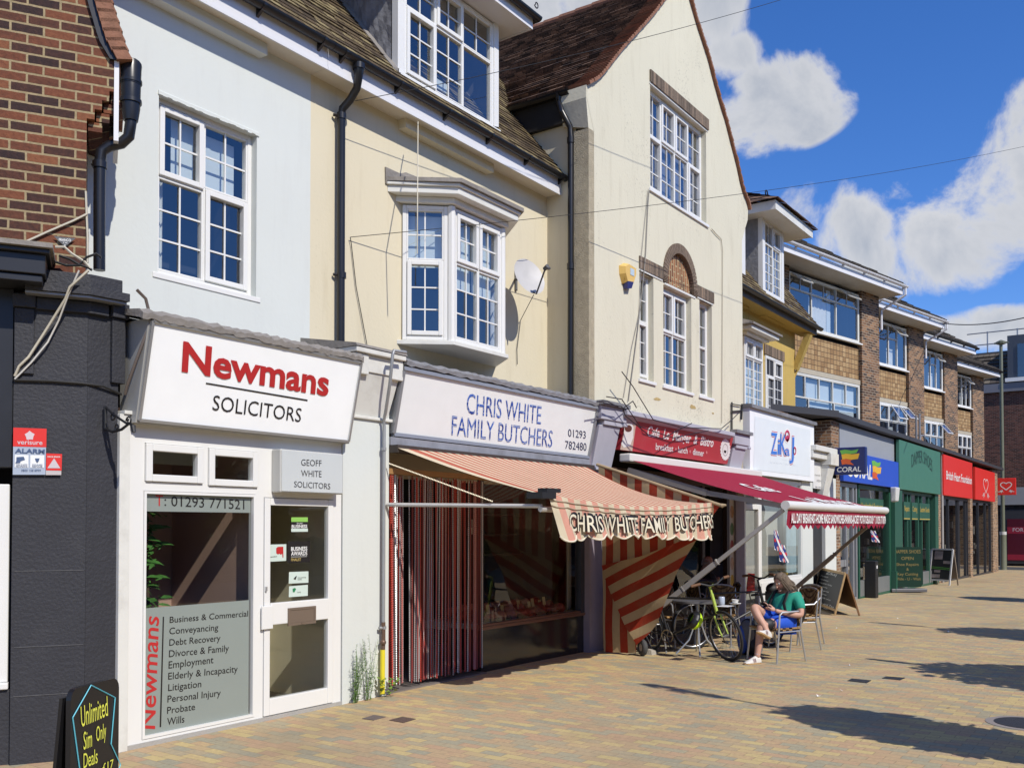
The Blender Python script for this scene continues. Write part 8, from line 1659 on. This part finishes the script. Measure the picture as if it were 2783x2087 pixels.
# ================================================================== bicycles
def bicycle(label, loc, rz, frame_m, fork_m, steer):
    t = thing('bicycle', label, 'bicycle', loc, group='bicycles parked at the cafe', rotz=rz); R_ = .335; WBs = 1.04
    TY_ = mat('tyre_rubber', (.014, .014, .015), .8); RIM_ = mat('steel_rim', (.28, .28, .29), .3, .8); BLK = mat('black_bike_part', (.016, .016, .017), .5)
    def wheel(cx, ang):
        ca, sa = math.cos(ang), math.sin(ang); f = lambda p: Vector((cx+p.x*ca-p.y*sa, p.x*sa+p.y*ca, p.z+R_)); n = 40
        m_ = MB(); m_.tube([(R_*.965*math.cos(2*math.pi*k/n), 0, R_*.965*math.sin(2*math.pi*k/n)) for k in range(n+1)], .019, 8, cap=False); m_.move(f); w = m_.build('wheel', TY_, t, smooth=True)
        m_ = MB(); m_.tube([(R_*.90*math.cos(2*math.pi*k/n), 0, R_*.90*math.sin(2*math.pi*k/n)) for k in range(n+1)], .010, 6, cap=False); m_.move(f); m_.build('rim', RIM_, w, smooth=True)
        m_ = MB(); 
        for k in range(28): a = 2*math.pi*k/28; s_ = .02*(-1)**k; m_.tube([(.02*math.cos(a+.8), s_, .02*math.sin(a+.8)), (R_*.9*math.cos(a), 0, R_*.9*math.sin(a))], .0016, 3)
        m_.tube([(0, -.05, 0), (0, .05, 0)], .018, 8); m_.move(f); m_.build('spoke', RIM_, w)
    hd, hb_ = Vector((.66, 0, .88)), Vector((.725, 0, .62))
    wheel(-.44, 0); wheel(.60+.0, 0) if not steer else None
    st_, bb_, rw = Vector((-.20, 0, .86)), Vector((-.03, 0, .27)), Vector((-.44, 0, R_))
    m_ = MB(); m_.rod(bb_, st_, .016); m_.rod(st_-Vector((-.02, 0, .07)), hd-Vector((-.005, 0, .07)), .015); m_.rod(bb_, hb_, .018)
    for s_ in (-1, 1): m_.rod(bb_+Vector((0, s_*.03, 0)), rw+Vector((0, s_*.055, 0)), .009); m_.rod(st_+Vector((.03, s_*.015, -.10)), rw+Vector((0, s_*.055, 0)), .008)
    m_.build('frame', frame_m, t, smooth=True)
    axis = (hd-hb_).normalized()
    def turn(p): return hb_+Matrix.Rotation(steer, 3, axis)@(Vector(p)-hb_)
    m_ = MB(); m_.rod(hb_, hd, .022); 
    for s_ in (-1, 1): m_.tube([hb_+Vector((0, s_*.05, -.02)), Vector((.78, s_*.055, .45)), Vector((.84, s_*.05, R_))], [.013, .012, .009], 8)
    m_.tube([hd, hd+axis*.10, hd+axis*.11+Vector((.08, 0, .02))], .016, 8); m_.move(turn); m_.build('fork', fork_m, t, smooth=True)
    m_ = MB(); c = hd+axis*.11+Vector((.08, 0, .02)); m_.tube([c+Vector((-.06, -.30, .04)), c+Vector((-.02, -.18, .05)), c+Vector((0, -.06, 0)), c+Vector((0, .06, 0)), c+Vector((-.02, .18, .05)), c+Vector((-.06, .30, .04))], .013, 8); m_.move(turn); h_ = m_.build('handlebar', BLK, t, smooth=True)
    m_ = MB()
    for s_ in (-1, 1): m_.tube([c+Vector((-.02, s_*.19, .05)), c+Vector((-.06, s_*.31, .04))], .019, 8)
    m_.move(turn); m_.build('grip', mat('brown_grip', (.16, .08, .04), .7), h_, smooth=True)
    n = 40; m_ = MB(); cw = Vector((.84, 0, R_)); f = lambda p: turn(cw+p)
    m_.tube([(R_*.965*math.cos(2*math.pi*k/n), 0, R_*.965*math.sin(2*math.pi*k/n)) for k in range(n+1)], .019, 8, cap=False); m_.move(f); w = m_.build('wheel', TY_, t, smooth=True)
    m_ = MB(); m_.tube([(R_*.90*math.cos(2*math.pi*k/n), 0, R_*.90*math.sin(2*math.pi*k/n)) for k in range(n+1)], .010, 6, cap=False); m_.move(f); m_.build('rim', RIM_, w, smooth=True); m_ = MB()
    for k in range(28): a = 2*math.pi*k/28; s_ = .02*(-1)**k; m_.tube([(.02*math.cos(a+.8), s_, .02*math.sin(a+.8)), (R_*.9*math.cos(a), 0, R_*.9*math.sin(a))], .0016, 3)
    m_.tube([(0, -.05, 0), (0, .05, 0)], .018, 8); m_.move(f); m_.build('spoke', RIM_, w)
    m_ = MB(); m_.rod(st_, st_+Vector((-.03, 0, .09)), .013); s0_ = st_+Vector((-.04, 0, .12)); m_.ball(s0_+Vector((-.06, 0, 0)), .12, .075, .035, 12, 8); m_.ball(s0_+Vector((.08, 0, -.005)), .13, .03, .028, 12, 8); m_.build('saddle', BLK, t, smooth=True)
    m_ = MB(); n = 36; m_.tube([bb_+Vector((.085*math.cos(2*math.pi*k/n), -.045, .085*math.sin(2*math.pi*k/n))) for k in range(n+1)], .008, 6, cap=False)
    for k in range(5): a = k*1.257; m_.rod(bb_+Vector((0, -.045, 0)), bb_+Vector((.08*math.cos(a), -.045, .08*math.sin(a))), .006, 5)
    m_.build('chainring', mat('brass_chainring', (.30, .24, .15), .4, .6), t)
    m_ = MB(); m_.rod(bb_+Vector((0, -.06, 0)), bb_+Vector((.06, -.07, -.16)), .009); m_.box(bb_.x+.02, bb_.x+.11, bb_.y-.16, bb_.y-.075, bb_.z-.175, bb_.z-.155); m_.rod(bb_+Vector((0, .06, 0)), bb_+Vector((-.06, .07, .16)), .009); m_.tube([bb_+Vector((0, -.045, .085)), rw+Vector((0, -.045, .04))], .004, 4); m_.tube([bb_+Vector((0, -.045, -.085)), rw+Vector((0, -.045, -.04))], .004, 4); m_.build('crank', BLK, t)
    return t
p0, p1 = on_ground(1975, 1796), on_ground(1778, 1776); dv = (p0-p1); rz_ = math.atan2(dv.y, dv.x)
FR_ = mat('dark_bike_paint', (.03, .03, .032), .35, .3); LIME = flat('lime_bike_paint', (.42, .55, .10), .35)
bk = bicycle('bicycle with lime fork leaning by the striped curtain, wheel turned outwards', (p0.x-math.cos(rz_)*.84+.03, p0.y-math.sin(rz_)*.84, gz(p0.x)), rz_, FR_, LIME, -.42)
bk.rotation_euler.x = .10
bicycle('second black bicycle standing behind the cafe table, partly hidden', (13.0, -1.25, gz(13.0)), rz_+1.0, FR_, FR_, .3)
c = Vector((p0.x-.17, p0.y+.50, .58)); c = V(1888, 1685, p0.y+.42); t = thing('cycle_helmet', 'black and fluorescent yellow cycle helmet hanging from the bicycle', 'helmet', c)
def dome(mb, c, r, rot, z0, z1, n=20, m=8):
    for i in range(m):
        for j in range(n):
            def q(i, j): a = z0+(z1-z0)*i/m; b = 2*math.pi*j/n; return c+rot@Vector((r[0]*math.cos(a)*math.cos(b), r[1]*math.cos(a)*math.sin(b), r[2]*math.sin(a)))
            mb.quad(q(i, j), q(i, j+1), q(i+1, j+1), q(i+1, j))
RT = Matrix.Rotation(2.2, 3, 'Y')@Matrix.Rotation(.5, 3, 'X')
m_ = MB(); dome(m_, c, (.13, .105, .10), RT, .0, 1.57); m_.build('shell', flat('fluorescent_yellow', (.55, .85, .02), .35), t, smooth=True); m_ = MB(); dome(m_, c, (.132, .107, .09), RT, -1.0, .02); m_.build('liner', mat('black_helmet_shell', (.012, .012, .013), .35), t, smooth=True)
c = V(2102, 1600, -1.6); t = thing('handlebar_bag', 'black handlebar bag with two reflectors beside the seated man', 'bag', c); m_ = MB(); m_.ball(c, .17, .11, .10, 16, 10); m_.box(c.x-.15, c.x+.15, c.y-.05, c.y+.08, c.z-.17, c.z-.03); m_.build('bag', mat('black_nylon', (.012, .012, .013), .6), t, smooth=True); m_ = MB(); m_.ball(c+Vector((-.09, -.09, .02)), .022); m_.ball(c+Vector((-.01, -.115, .02)), .022); m_.build('reflector', ALU, t, smooth=True); m_ = MB(); m_.tube([c+Vector((-.4, .2, -.08)), c+Vector((.1, .0, -.07)), c+Vector((.35, -.1, -.06))], .018, 8); m_.tube([c+Vector((-.1, 0, -.1)), c+Vector((-.1, .05, -.9))], .016, 8); m_.build('strap', MATS['black_nylon'], t, smooth=True)
c = on_ground(2042, 1778); t = thing('backpack', 'black rucksack with grey and blue panels on the paving by the man', 'bag', c); m_ = MB(); m_.ball(c+Vector((0, .05, .24)), .17, .13, .26, 16, 12); m_.ball(c+Vector((-.05, -.06, .13)), .13, .10, .13, 14, 8); m_.build('body', MATS['black_nylon'], t, smooth=True); m_ = MB(); m_.ball(c+Vector((-.12, .02, .30)), .06, .11, .19, 12, 8); m_.build('grey_panel', mat('grey_nylon', (.12, .12, .13), .7), t, smooth=True); m_ = MB(); m_.ball(c+Vector((-.14, .07, .22)), .05, .08, .20, 12, 8); m_.build('blue_panel', mat('blue_nylon', (.03, .08, .35), .6), t, smooth=True); m_ = MB(); m_.ball(c+Vector((-.03, -.15, .10)), .045, .02, .07); m_.build('pale_patch', CH, t, smooth=True)
c = on_ground(1750, 1782); t = thing('trolley_wheel', 'small grey tyred trolley wheel at the foot of the striped curtain', 'wheel', c); ax = Vector((.80, -.60, 0)); m_ = MB(); n = 24; ct = c+Vector((0, .02, .115)); a1 = Vector((.6, .8, 0)); 
m_.tube([ct+a1*(.075*math.cos(2*math.pi*k/n))+Vector((0, 0, .075*math.sin(2*math.pi*k/n))) for k in range(n+1)], .040, 10, cap=False); m_.build('tyre', mat('grey_tyre', (.06, .06, .06), .8, bump=.4, bscale=60), t, smooth=True); m_ = MB(); m_.tube([ct-ax*.03, ct+ax*.035], .05, 16); m_.build('hub', flat('pale_hub', (.42, .38, .33)), t); c2_ = on_ground(1768, 1778); m_ = MB(); m_.hexa([c2_+Vector(q) for q in ((-.06, -.05, 0), (.10, -.06, 0), (.12, .04, 0), (-.06, .05, 0), (-.04, -.03, .06), (.07, -.04, .05), (.08, .03, .07), (-.03, .03, .08))]); o = m_.build('stone_block', mat('rough_stone', (.35, .32, .27), .9, var=.3, scale=30, bump=.5)); tag(o, 'lump of pale stone wedged against the trolley wheel', 'stone')
# ================================================================== people
def skin_mesh(name, chains, m, parent, levels=2, root=None):
    """one continuous surface grown round a jointed skeleton. chains: lists of (x, y, z, r); equal points are shared joints"""
    vs_, rs, es, idx = [], [], [], {}
    for ch_ in chains:
        prev = None
        for (x, y, z, r) in ch_:
            k = (round(x, 4), round(y, 4), round(z, 4))
            if k not in idx: idx[k] = len(vs_); vs_.append((x, y, z)); rs.append(r)
            if prev is not None and prev != idx[k]: es.append((prev, idx[k]))
            prev = idx[k]
    me = bpy.data.meshes.new(name); me.from_pydata(vs_, es, []); o = bpy.data.objects.new(name, me); COL.objects.link(o)
    sk = o.modifiers.new('skin', 'SKIN'); sk.use_smooth_shade = True
    for i, sv in enumerate(me.skin_vertices[0].data): sv.radius = (rs[i], rs[i]) if not isinstance(rs[i], tuple) else rs[i]; sv.use_root = (i == (root or 0))
    ss = o.modifiers.new('smooth', 'SUBSURF'); ss.levels = levels; ss.render_levels = levels
    dg = bpy.context.evaluated_depsgraph_get(); me2 = bpy.data.meshes.new_from_object(o.evaluated_get(dg)); bpy.data.objects.remove(o)
    o = bpy.data.objects.new(name, me2); COL.objects.link(o); me2.materials.clear(); me2.materials.append(m); o.parent = parent; ORG[o.name] = ORG.get(parent.name, Vector((0, 0, 0)))
    for p in me2.polygons: p.use_smooth = True
    return o
SKIN = mat('fair_skin', (.52, .30, .22), .55, var=.08, scale=14, spec=.35); HAIR = mat('greying_brown_hair', (.15, .11, .075), .6, var=.75, scale=26); JADE = mat('jade_green_tshirt', (.015, .27, .185), .8, var=.12, scale=6, bump=.2, bscale=18); BLUES = mat('bright_blue_shorts', (.01, .075, .50), .7, var=.15, scale=8, bump=.25, bscale=20); BLKC = mat('black_stretch_cloth', (.015, .015, .017), .6); SHOE = mat('white_trainer', (.62, .60, .56), .6, var=.06); GUM = mat('gum_sole', (.40, .25, .11), .7); PHONE = flat('black_phone', (.01, .01, .012), .2)
pm = thing('person', 'long haired man in green T shirt and blue shorts reading his phone, legs crossed', 'person', (MX, MY, gz(MX)), rotz=FACE)
# local axes: x where he faces, y his left (towards the street), z up; origin under the chair
pel = (-.10, 0, .50, .125); ch1 = (-.17, 0, .64, .135); ch2 = (-.225, 0, .79, .145); nk = (-.215, 0, .905, .058); nk2 = (-.175, 0, .955, .055)
lsh, rsh = (-.235, .165, .845, .068), (-.205, -.165, .845, .068)
lel, rel = (-.20, .265, .60, .047), (-.06, -.235, .60, .047)
lwr, rwr = (.06, .12, .655, .029), (.10, -.06, .70, .029)
lhip, rhip = (-.08, .095, .50, .095), (-.06, -.095, .52, .095)
lkn, rkn = (.36, .12, .49, .062), (.37, -.01, .72, .062)
lan, ran = (.43, .12, .12, .040), (.335, .20, .40, .041)
lcf, rcf = (.385, .12, .36, .056), (.375, .08, .60, .058)
body = skin_mesh('body', [
    [pel, ch1, ch2, nk, nk2],
    [ch2, lsh, (-.225, .23, .72, .052), lel, (-.08, .205, .62, .042), lwr, (.095, .095, .672, .033)], [ch2, rsh, (-.14, -.215, .72, .052), rel, (.02, -.15, .64, .042), rwr, (.13, -.02, .725, .033)],
    [pel, lhip, (.14, .115, .495, .088), lkn, lcf, (.41, .12, .22, .045), lan, (.435, .12, .07, .040)], [pel, rhip, (.16, -.06, .62, .088), rkn, rcf, (.35, .15, .50, .047), ran, (.335, .215, .365, .040)]], SKIN, pm)
# hands: palm and five fingers each, the left cradling the phone, the right poised over it
def hand(nm, wrist, palm, tips, thumb):
    ch_ = [[wrist, palm]]
    for t_ in tips: k = [(palm[i]*.35+t_[0][i]*.65) for i in range(3)]; ch_.append([palm, (*t_[0], .0105), (*t_[1], .0095), (*t_[2], .0080)])
    ch_.append([palm, (*thumb[0], .0125), (*thumb[1], .0105), (*thumb[2], .0085)]); return skin_mesh(nm, ch_, SKIN, body, levels=1)
hand('hand', (.085, .10, .668, .030), (.125, .075, .685, .031), [((.165, .085, .70), (.185, .065, .715), (.178, .040, .722)), ((.170, .068, .694), (.194, .048, .708), (.188, .022, .714)), ((.170, .052, .688), (.192, .032, .700), (.186, .008, .706)), ((.164, .040, .684), (.182, .022, .692), (.176, .002, .698))], ((.120, .075, .715), (.140, .060, .735), (.160, .045, .745)))
hand('hand', (.12, -.035, .715, .029), (.150, .000, .748, .030), [((.180, .012, .765), (.196, .022, .752), (.200, .028, .735)), ((.186, .000, .765), (.206, .008, .750), (.208, .014, .730)), ((.184, -.014, .763), (.204, -.012, .748), (.204, -.008, .730)), ((.178, -.026, .760), (.194, -.028, .746), (.192, -.026, .732))], ((.150, .025, .735), (.168, .036, .728), (.182, .040, .728)))
m_ = MB(); m_.extrude([(.150, .055, .705), (.175, -.010, .712), (.300-.02, .010, .772), (.252, .075, .765)], (-.004, -.002, .009)); ph = m_.build('phone', PHONE, None); ph.matrix_world = Matrix.Translation((MX, MY, gz(MX)))@Matrix.Rotation(FACE, 4, 'Z'); tag(ph, 'black mobile phone held in the seated man\'s hands', 'phone')
# head, tipped forward over the phone
def head(par, c, rot, hair_m, long_hair=True, bald=False, glasses=False):
    hm = MB(); hm.ball((0, 0, 0), .078, .076, .105, 22, 16)
    def shape(p):
        q = Vector(p)
        if q.x > 0: q.x *= 1.10 if q.z < .03 else 1.0
        if q.z < -.03: k = (q.z+.03)/-.075; q.y *= 1-.30*k; q.x = q.x*(1-.12*k)+.012*k
        if q.x < 0 and q.z > -.05: q.x *= 1.22
        d = abs(q.y); 
        if q.x > .06 and abs(q.z+.008) < .024 and d < .03: q.x += .026*(1-d/.03)*(1-abs(q.z+.008)/.03)       # nose
        if q.x > .05 and .005 < q.z < .03 and .015 < d < .045: q.x -= .009                                    # eye sockets
        return q
    hm.move(shape); hm.tube([(.078, 0, .030), (.093, 0, .0), (.107, 0, -.024), (.088, 0, -.034)], [.010, .012, .016, .010], 8)
    for s_ in (-1, 1): hm.ball((-.008, s_*.080, -.002), .020, .010, .032, 10, 8)
    hm.ball((.080, 0, -.088), .022, .026, .018, 10, 8)
    tr = lambda p: Vector(c)+rot@Vector(p)
    hm.tube([(-.03, 0, -.08), (-.045, 0, -.16)], [.055, .056], 12); hm.move(tr); h = hm.build('head', SKIN, par, smooth=True)
    for s_ in (-1, 1):
        q = MB(); q.ball((.074, s_*.031, .016), .012, .014, .009, 10, 8); q.move(tr); q.build('eye', flat('eye_white', (.5, .48, .46), .3), h, smooth=True); q = MB(); q.ball((.083, s_*.030, .015), .005, .006, .006, 8, 6); q.move(tr); q.build('iris', flat('dark_iris', (.03, .02, .015), .2), h, smooth=True)
        q = MB(); q.tube([(.083, s_*.012, .036), (.083, s_*.030, .041), (.072, s_*.048, .034)], [.004, .005, .003], 6); q.move(tr); q.build('eyebrow', hair_m, h)
    q = MB(); q.tube([(.088, -.022, -.055), (.096, -.008, -.052), (.096, .008, -.052), (.088, .022, -.055)], [.003, .006, .006, .003], 6); q.move(tr); q.build('mouth', flat('lip', (.33, .11, .09), .5), h)
    if glasses:
        q = MB()
        for s_ in (-1, 1): q.tube([(.092, s_*.033+.024*math.cos(k*.5), .014+.02*math.sin(k*.5)) for k in range(14)], .003, 5); q.tube([(.09, s_*.057, .018), (-.01, s_*.084, .012)], .003, 5)
        q.move(tr); q.build('glasses', PHONE, h)
    hq = MB(); pr = random.Random(12)
    if bald:
        for k in range(160):
            a = pr.uniform(1.4, 4.9); z = pr.uniform(-.05, .03); p = Vector((.092*math.cos(a)-.01, .082*math.sin(a), z)); hq.tube([p, p+Vector((-.004, .004*math.sin(a), -.018))], [.006, .003], 4)
    else:
        q2 = MB(); q2.ball((-.014, 0, .020), .094, .090, .102, 20, 14); q2.move(lambda p: Vector((min(p.x, .052+.02*(p.z > .07)), p.y, max(p.z, -.03)))); hq.add(q2.v, q2.f)
        for k in range(230):
            a = pr.uniform(.75, 5.53); z0_ = pr.uniform(.0, .095); r0 = math.sqrt(max(.05, 1-(z0_/.115)**2)); p = Vector((.093*r0*math.cos(a)-.016, .090*r0*math.sin(a), z0_+.01)); L_ = pr.uniform(.17, .27); back = 1 if math.cos(a) < .2 else .55
            d1 = Vector((-.01, .020*math.sin(a), -L_*.42)); d2 = Vector((-.03*back+pr.uniform(-.02, .01), .028*math.sin(a)+pr.uniform(-.012, .012), -L_*.42)); w0 = pr.uniform(.006, .011)
            hq.tube([p, p+d1, p+d1+d2], [w0, w0*.9, .0015], 5)
    hq.move(tr); hq.build('hair', hair_m, h, smooth=True)
    if not bald:
        bq = MB()
        for k in range(90): a = pr.uniform(-1.3, 1.3); z = pr.uniform(-.105, -.045); rr = 1-.35*max(0, (-z-.04)/.07); p = Vector((.083*rr*math.cos(a)+.006, .068*rr*math.sin(a), z)); bq.tube([p, p+Vector((.006*math.cos(a), .006*math.sin(a), -.016))], [.0055, .001], 4)
        bq.move(tr); bq.build('beard', hair_m, h)
    return h
head(body, (-.115, 0, 1.035), Matrix.Rotation(.55, 3, 'Y'), HAIR)
skin_mesh('t_shirt', [[(-.085, 0, .52, .150), (-.15, 0, .62, .158), (-.21, 0, .76, .166), (-.225, 0, .845, .115), (-.213, 0, .885, .074)], [(-.21, 0, .76, .166), (-.235, .165, .842, .088), (-.228, .225, .73, .074), (-.215, .245, .665, .066)], [(-.21, 0, .76, .166), (-.205, -.165, .842, .088), (-.15, -.21, .73, .074), (-.115, -.222, .675, .066)]], JADE, body)
skin_mesh('shorts', [[(-.10, 0, .50, .150), (-.075, .10, .50, .122), (.08, .112, .50, .118), (.19, .116, .497, .108)], [(-.10, 0, .50, .150), (-.055, -.095, .525, .120), (.10, -.07, .60, .115), (.24, -.035, .67, .100)]], BLUES, body)
skin_mesh('legging', [[(.15, .115, .496, .094), (.24, .117, .494, .086), (.345, .12, .49, .076)]], BLKC, body, levels=1); skin_mesh('legging', [[(.21, -.045, .65, .092), (.265, -.03, .68, .082)]], BLKC, body, levels=1)
def shoe(heel, toe, up_):
    heel, toe, up_ = Vector(heel), Vector(toe), Vector(up_).normalized(); d = toe-heel; L_ = d.length; d.normalize(); s_ = up_.cross(d).normalized(); P_ = lambda a, b, c_: heel+d*(a*L_)+s_*b+up_*c_
    outl = [(0.02, .0, .030), (.0, .018, 0), (.12, .034, 0), (.40, .034, 0), (.70, .047, 0), (.90, .040, 0), (1.0, .012, 0), (1.0, -.012, 0), (.90, -.036, 0), (.70, -.042, 0), (.40, -.030, 0), (.12, -.034, 0), (.0, -.018, 0)][1:]
    q = MB(); q.extrude([P_(a, b*1.06, 0) for a, b, _ in outl], up_*.024); so = q.build('sole', GUM, body, bevel=.005)
    q = MB(); secs = []
    for a, hh, ww in ((.02, .085, .9), (.12, .098, 1), (.30, .105, .95), (.45, .088, .95), (.62, .066, 1), (.80, .050, 1), (.95, .034, .8)):
        w = .040*ww*(1.12 if .5 < a < .85 else .92); secs.append([P_(a, w*math.cos(k*math.pi/8), .022+(hh-.022)*math.sin(k*math.pi/8)**.7) for k in range(9)])
    k9 = 9; q.add([p for r in secs for p in r], [(i*k9+j, (i+1)*k9+j, (i+1)*k9+j+1, i*k9+j+1) for i in range(6) for j in range(8)]+[tuple(range(9)), tuple(range(54, 63))]); sh = q.build('shoe', SHOE, body, smooth=True)
    q = MB()
    for a in (.36, .43, .50):
        for sd_ in (1, -1): q.quad(P_(a, sd_*.042, .03), P_(a+.025, sd_*.042, .03), P_(a+.065, sd_*.034, .082), P_(a+.04, sd_*.034, .082))
    q.build('stripe', mat('dark_red_stripe', (.16, .02, .03), .6), sh)
shoe((.385, .12, .0), (.665, .125, .0), (0, 0, 1)); shoe((.315, .215, .318), (.565, .255, .42), (-.42, -.08, .90))
skin_mesh('sock', [[(.433, .12, .10, .047), (.425, .12, .155, .046)]], mat('pale_blue_sock', (.45, .5, .62), .8), body, levels=1)
rk = thing('rucksack', 'black rucksack worn on the seated man\'s back over his green shirt', 'bag', (MX, MY, gz(MX)), rotz=FACE); m_ = MB(); m_.ball((-.36, .02, .63), .10, .15, .20, 16, 12); m_.build('pack', MATS['black_nylon'], rk, smooth=True); m_ = MB()
for s_ in (1, -1): m_.tube([(-.36, s_*.10, .80), (-.27, s_*.115, .935), (-.12, s_*.115, .90), (-.035, s_*.125, .76), (-.04, s_*.16, .62), (-.25, s_*.18, .56)], .026, 8, flat=.5)
m_.build('strap', MATS['black_nylon'], rk, smooth=True)
# an older man in the shade of the cafe front
ox_, oy_ = at(1905, 1560, -.25)[0], -.35
om = thing('person', 'bald man in glasses and dark jacket sitting in the shade by the cafe door', 'person', (ox_, oy_, gz(ox_)), rotz=-.62)
DJ = mat('dark_jacket', (.014, .015, .020), .8); b2 = skin_mesh('body', [[(-.05, 0, .52, .125), (-.06, 0, .70, .135), (-.03, 0, .90, .14), (-.01, 0, 1.03, .058), (.0, 0, 1.08, .055)], [(-.03, 0, .90, .14), (-.02, .18, .95, .068), (.02, .25, .74, .050), (.24, .14, .86, .036), (.30, .08, .94, .032)], [(-.03, 0, .90, .14), (-.02, -.18, .95, .068), (.02, -.24, .74, .050), (.25, -.10, .76, .036), (.32, -.05, .78, .032)], [(-.05, 0, .52, .125), (-.02, .10, .52, .095), (.40, .12, .52, .066), (.40, .12, .30, .056), (.40, .12, .08, .044), (.52, .12, .04, .04)], [(-.05, 0, .52, .125), (-.02, -.10, .52, .095), (.40, -.12, .52, .066), (.40, -.12, .30, .056), (.40, -.12, .08, .044), (.52, -.12, .04, .04)]], SKIN, om)
head(b2, (.03, 0, 1.19), Matrix.Rotation(.25, 3, 'Y'), mat('white_hair', (.4, .38, .36), .6), bald=True, glasses=True)
skin_mesh('jacket', [[(-.05, 0, .50, .155), (-.06, 0, .70, .160), (-.03, 0, .90, .168), (-.01, 0, 1.02, .08)], [(-.03, 0, .90, .168), (-.02, .18, .95, .090), (.02, .25, .74, .070), (.22, .15, .85, .052)], [(-.03, 0, .90, .168), (-.02, -.18, .95, .090), (.02, -.24, .74, .070), (.23, -.11, .76, .052)]], DJ, b2); skin_mesh('trousers', [[(-.05, 0, .50, .15), (-.02, .10, .52, .11), (.40, .12, .52, .085), (.40, .12, .30, .075), (.40, .12, .10, .07)], [(-.05, 0, .50, .15), (-.02, -.10, .52, .11), (.40, -.12, .52, .085), (.40, -.12, .30, .075), (.40, -.12, .10, .07)]], DJ, b2)
c = copy_tree(chair0); c.location = (ox_, oy_, gz(ox_)); c.rotation_euler.z = -.62; c['label'] = 'aluminium and rattan chair under the bald man in the shade'
# ================================================================== street trees just out of the picture, whose shadows lie across the paving
LEAF = mat('street_tree_leaf', (.045, .10, .025), .6, var=.5, scale=8); BARK = mat('tree_bark', (.10, .08, .06), .9, var=.3, scale=20)
def tree(tip, H, r, z0, z1, lead, label, seed):
    bx, by = tip.x-.27*H, tip.y-H; t = thing('street_tree', label, 'tree', (bx, by, 0), group='young street trees along the pedestrian street'); pr = random.Random(seed)
    m_ = MB(); m_.tube([(bx, by, -.1), (bx+.01, by, z0), (bx, by, z1), (bx, by, H)], [.055, .045, .025, .012], 8)
    for k in range(14): z = pr.uniform(z0, z1); a = pr.uniform(0, 6.28); m_.tube([(bx, by, z-.2), (bx+r*.7*math.cos(a), by+r*.7*math.sin(a), z+.15)], [.016, .006], 5)
    m_.build('trunk', BARK, t, smooth=True); lf = MB(); zc_, hz = (z0+z1)/2, (z1-z0)/2
    for k in range(2600):
        while True:
            u_, v_, w_ = pr.uniform(-1, 1), pr.uniform(-1, 1), pr.uniform(-1, 1)
            if u_*u_+v_*v_+w_*w_ < 1: break
        p = Vector((bx+u_*r, by+v_*r, zc_+w_*hz)); a, b = pr.uniform(0, 6.28), pr.uniform(-1, 1); d = Vector((math.cos(a), math.sin(a), b)).normalized()*pr.uniform(.11, .18); e = d.cross(Vector((pr.uniform(-1, 1), pr.uniform(-1, 1), 1))).normalized()*.07; lf.add([p, p+d*.5+e, p+d, p+d*.5-e], [(0, 1, 2, 3)])
    for k in range(260):
        q = pr.random(); rr = lead*math.sin(math.pi*q)**.7; a = pr.uniform(0, 6.28); p = Vector((bx+rr*pr.random()*math.cos(a), by+rr*pr.random()*math.sin(a), H-(H-z1)*.62*(1-q)-.02)); d = Vector((math.cos(a), math.sin(a), .6))*.06; e = d.cross(Vector((0, 0, 1))).normalized()*.03; lf.add([p, p+d*.5+e, p+d, p+d*.5-e], [(0, 1, 2, 3)])
    lf.build('crown', LEAF, t, fix=False)
tree(on_ground(1751, 1858), 5.0, .55, .6, 3.25, .10, 'young street tree nearest the camera, narrow crowned, beyond the right edge', 1); tree(on_ground(2365, 1790), 4.2, 1.05, .9, 3.1, .05, 'broad crowned street tree beyond the right edge', 2); tree(on_ground(2375, 1691), 4.6, .95, .9, 2.9, .06, 'third street tree beyond the right edge', 3); tree(on_ground(2475, 1614), 4.6, .8, .9, 2.8, .05, 'farthest street tree beyond the right edge', 4)
# the other side of the street, unseen, added to darken the shop window reflections
ot = thing('opposite_terrace', 'plain brick terrace across the street, mirrored dimly in the shop windows', 'building', (20, -19, 0)); m_ = MB(); m_.box(-14, 70, -26, -19, -1, 6.6); m_.build('wall', MBRICK, ot); m_ = MB()
for k in range(24): m_.box(-12+k*3.4, -10.4+k*3.4, -18.99, -18.95, 3.6, 5.2); m_.box(-12.6+k*3.4, -9.9+k*3.4, -18.99, -18.95, .2, 2.6)
m_.build('dark_opening', DARKROOM, ot)['kind'] = 'stuff'; m_ = MB(); m_.hexa([(-14.3, -26.4, 6.6), (70.3, -26.4, 6.6), (70.3, -18.6, 6.6), (-14.3, -18.6, 6.6), (-14.3, -22.6, 9.2), (70.3, -22.6, 9.2), (70.3, -22.4, 9.2), (-14.3, -22.4, 9.2)]); m_.build('roof', mat('slate_roof', (.08, .08, .085), .8, var=.3), ot)
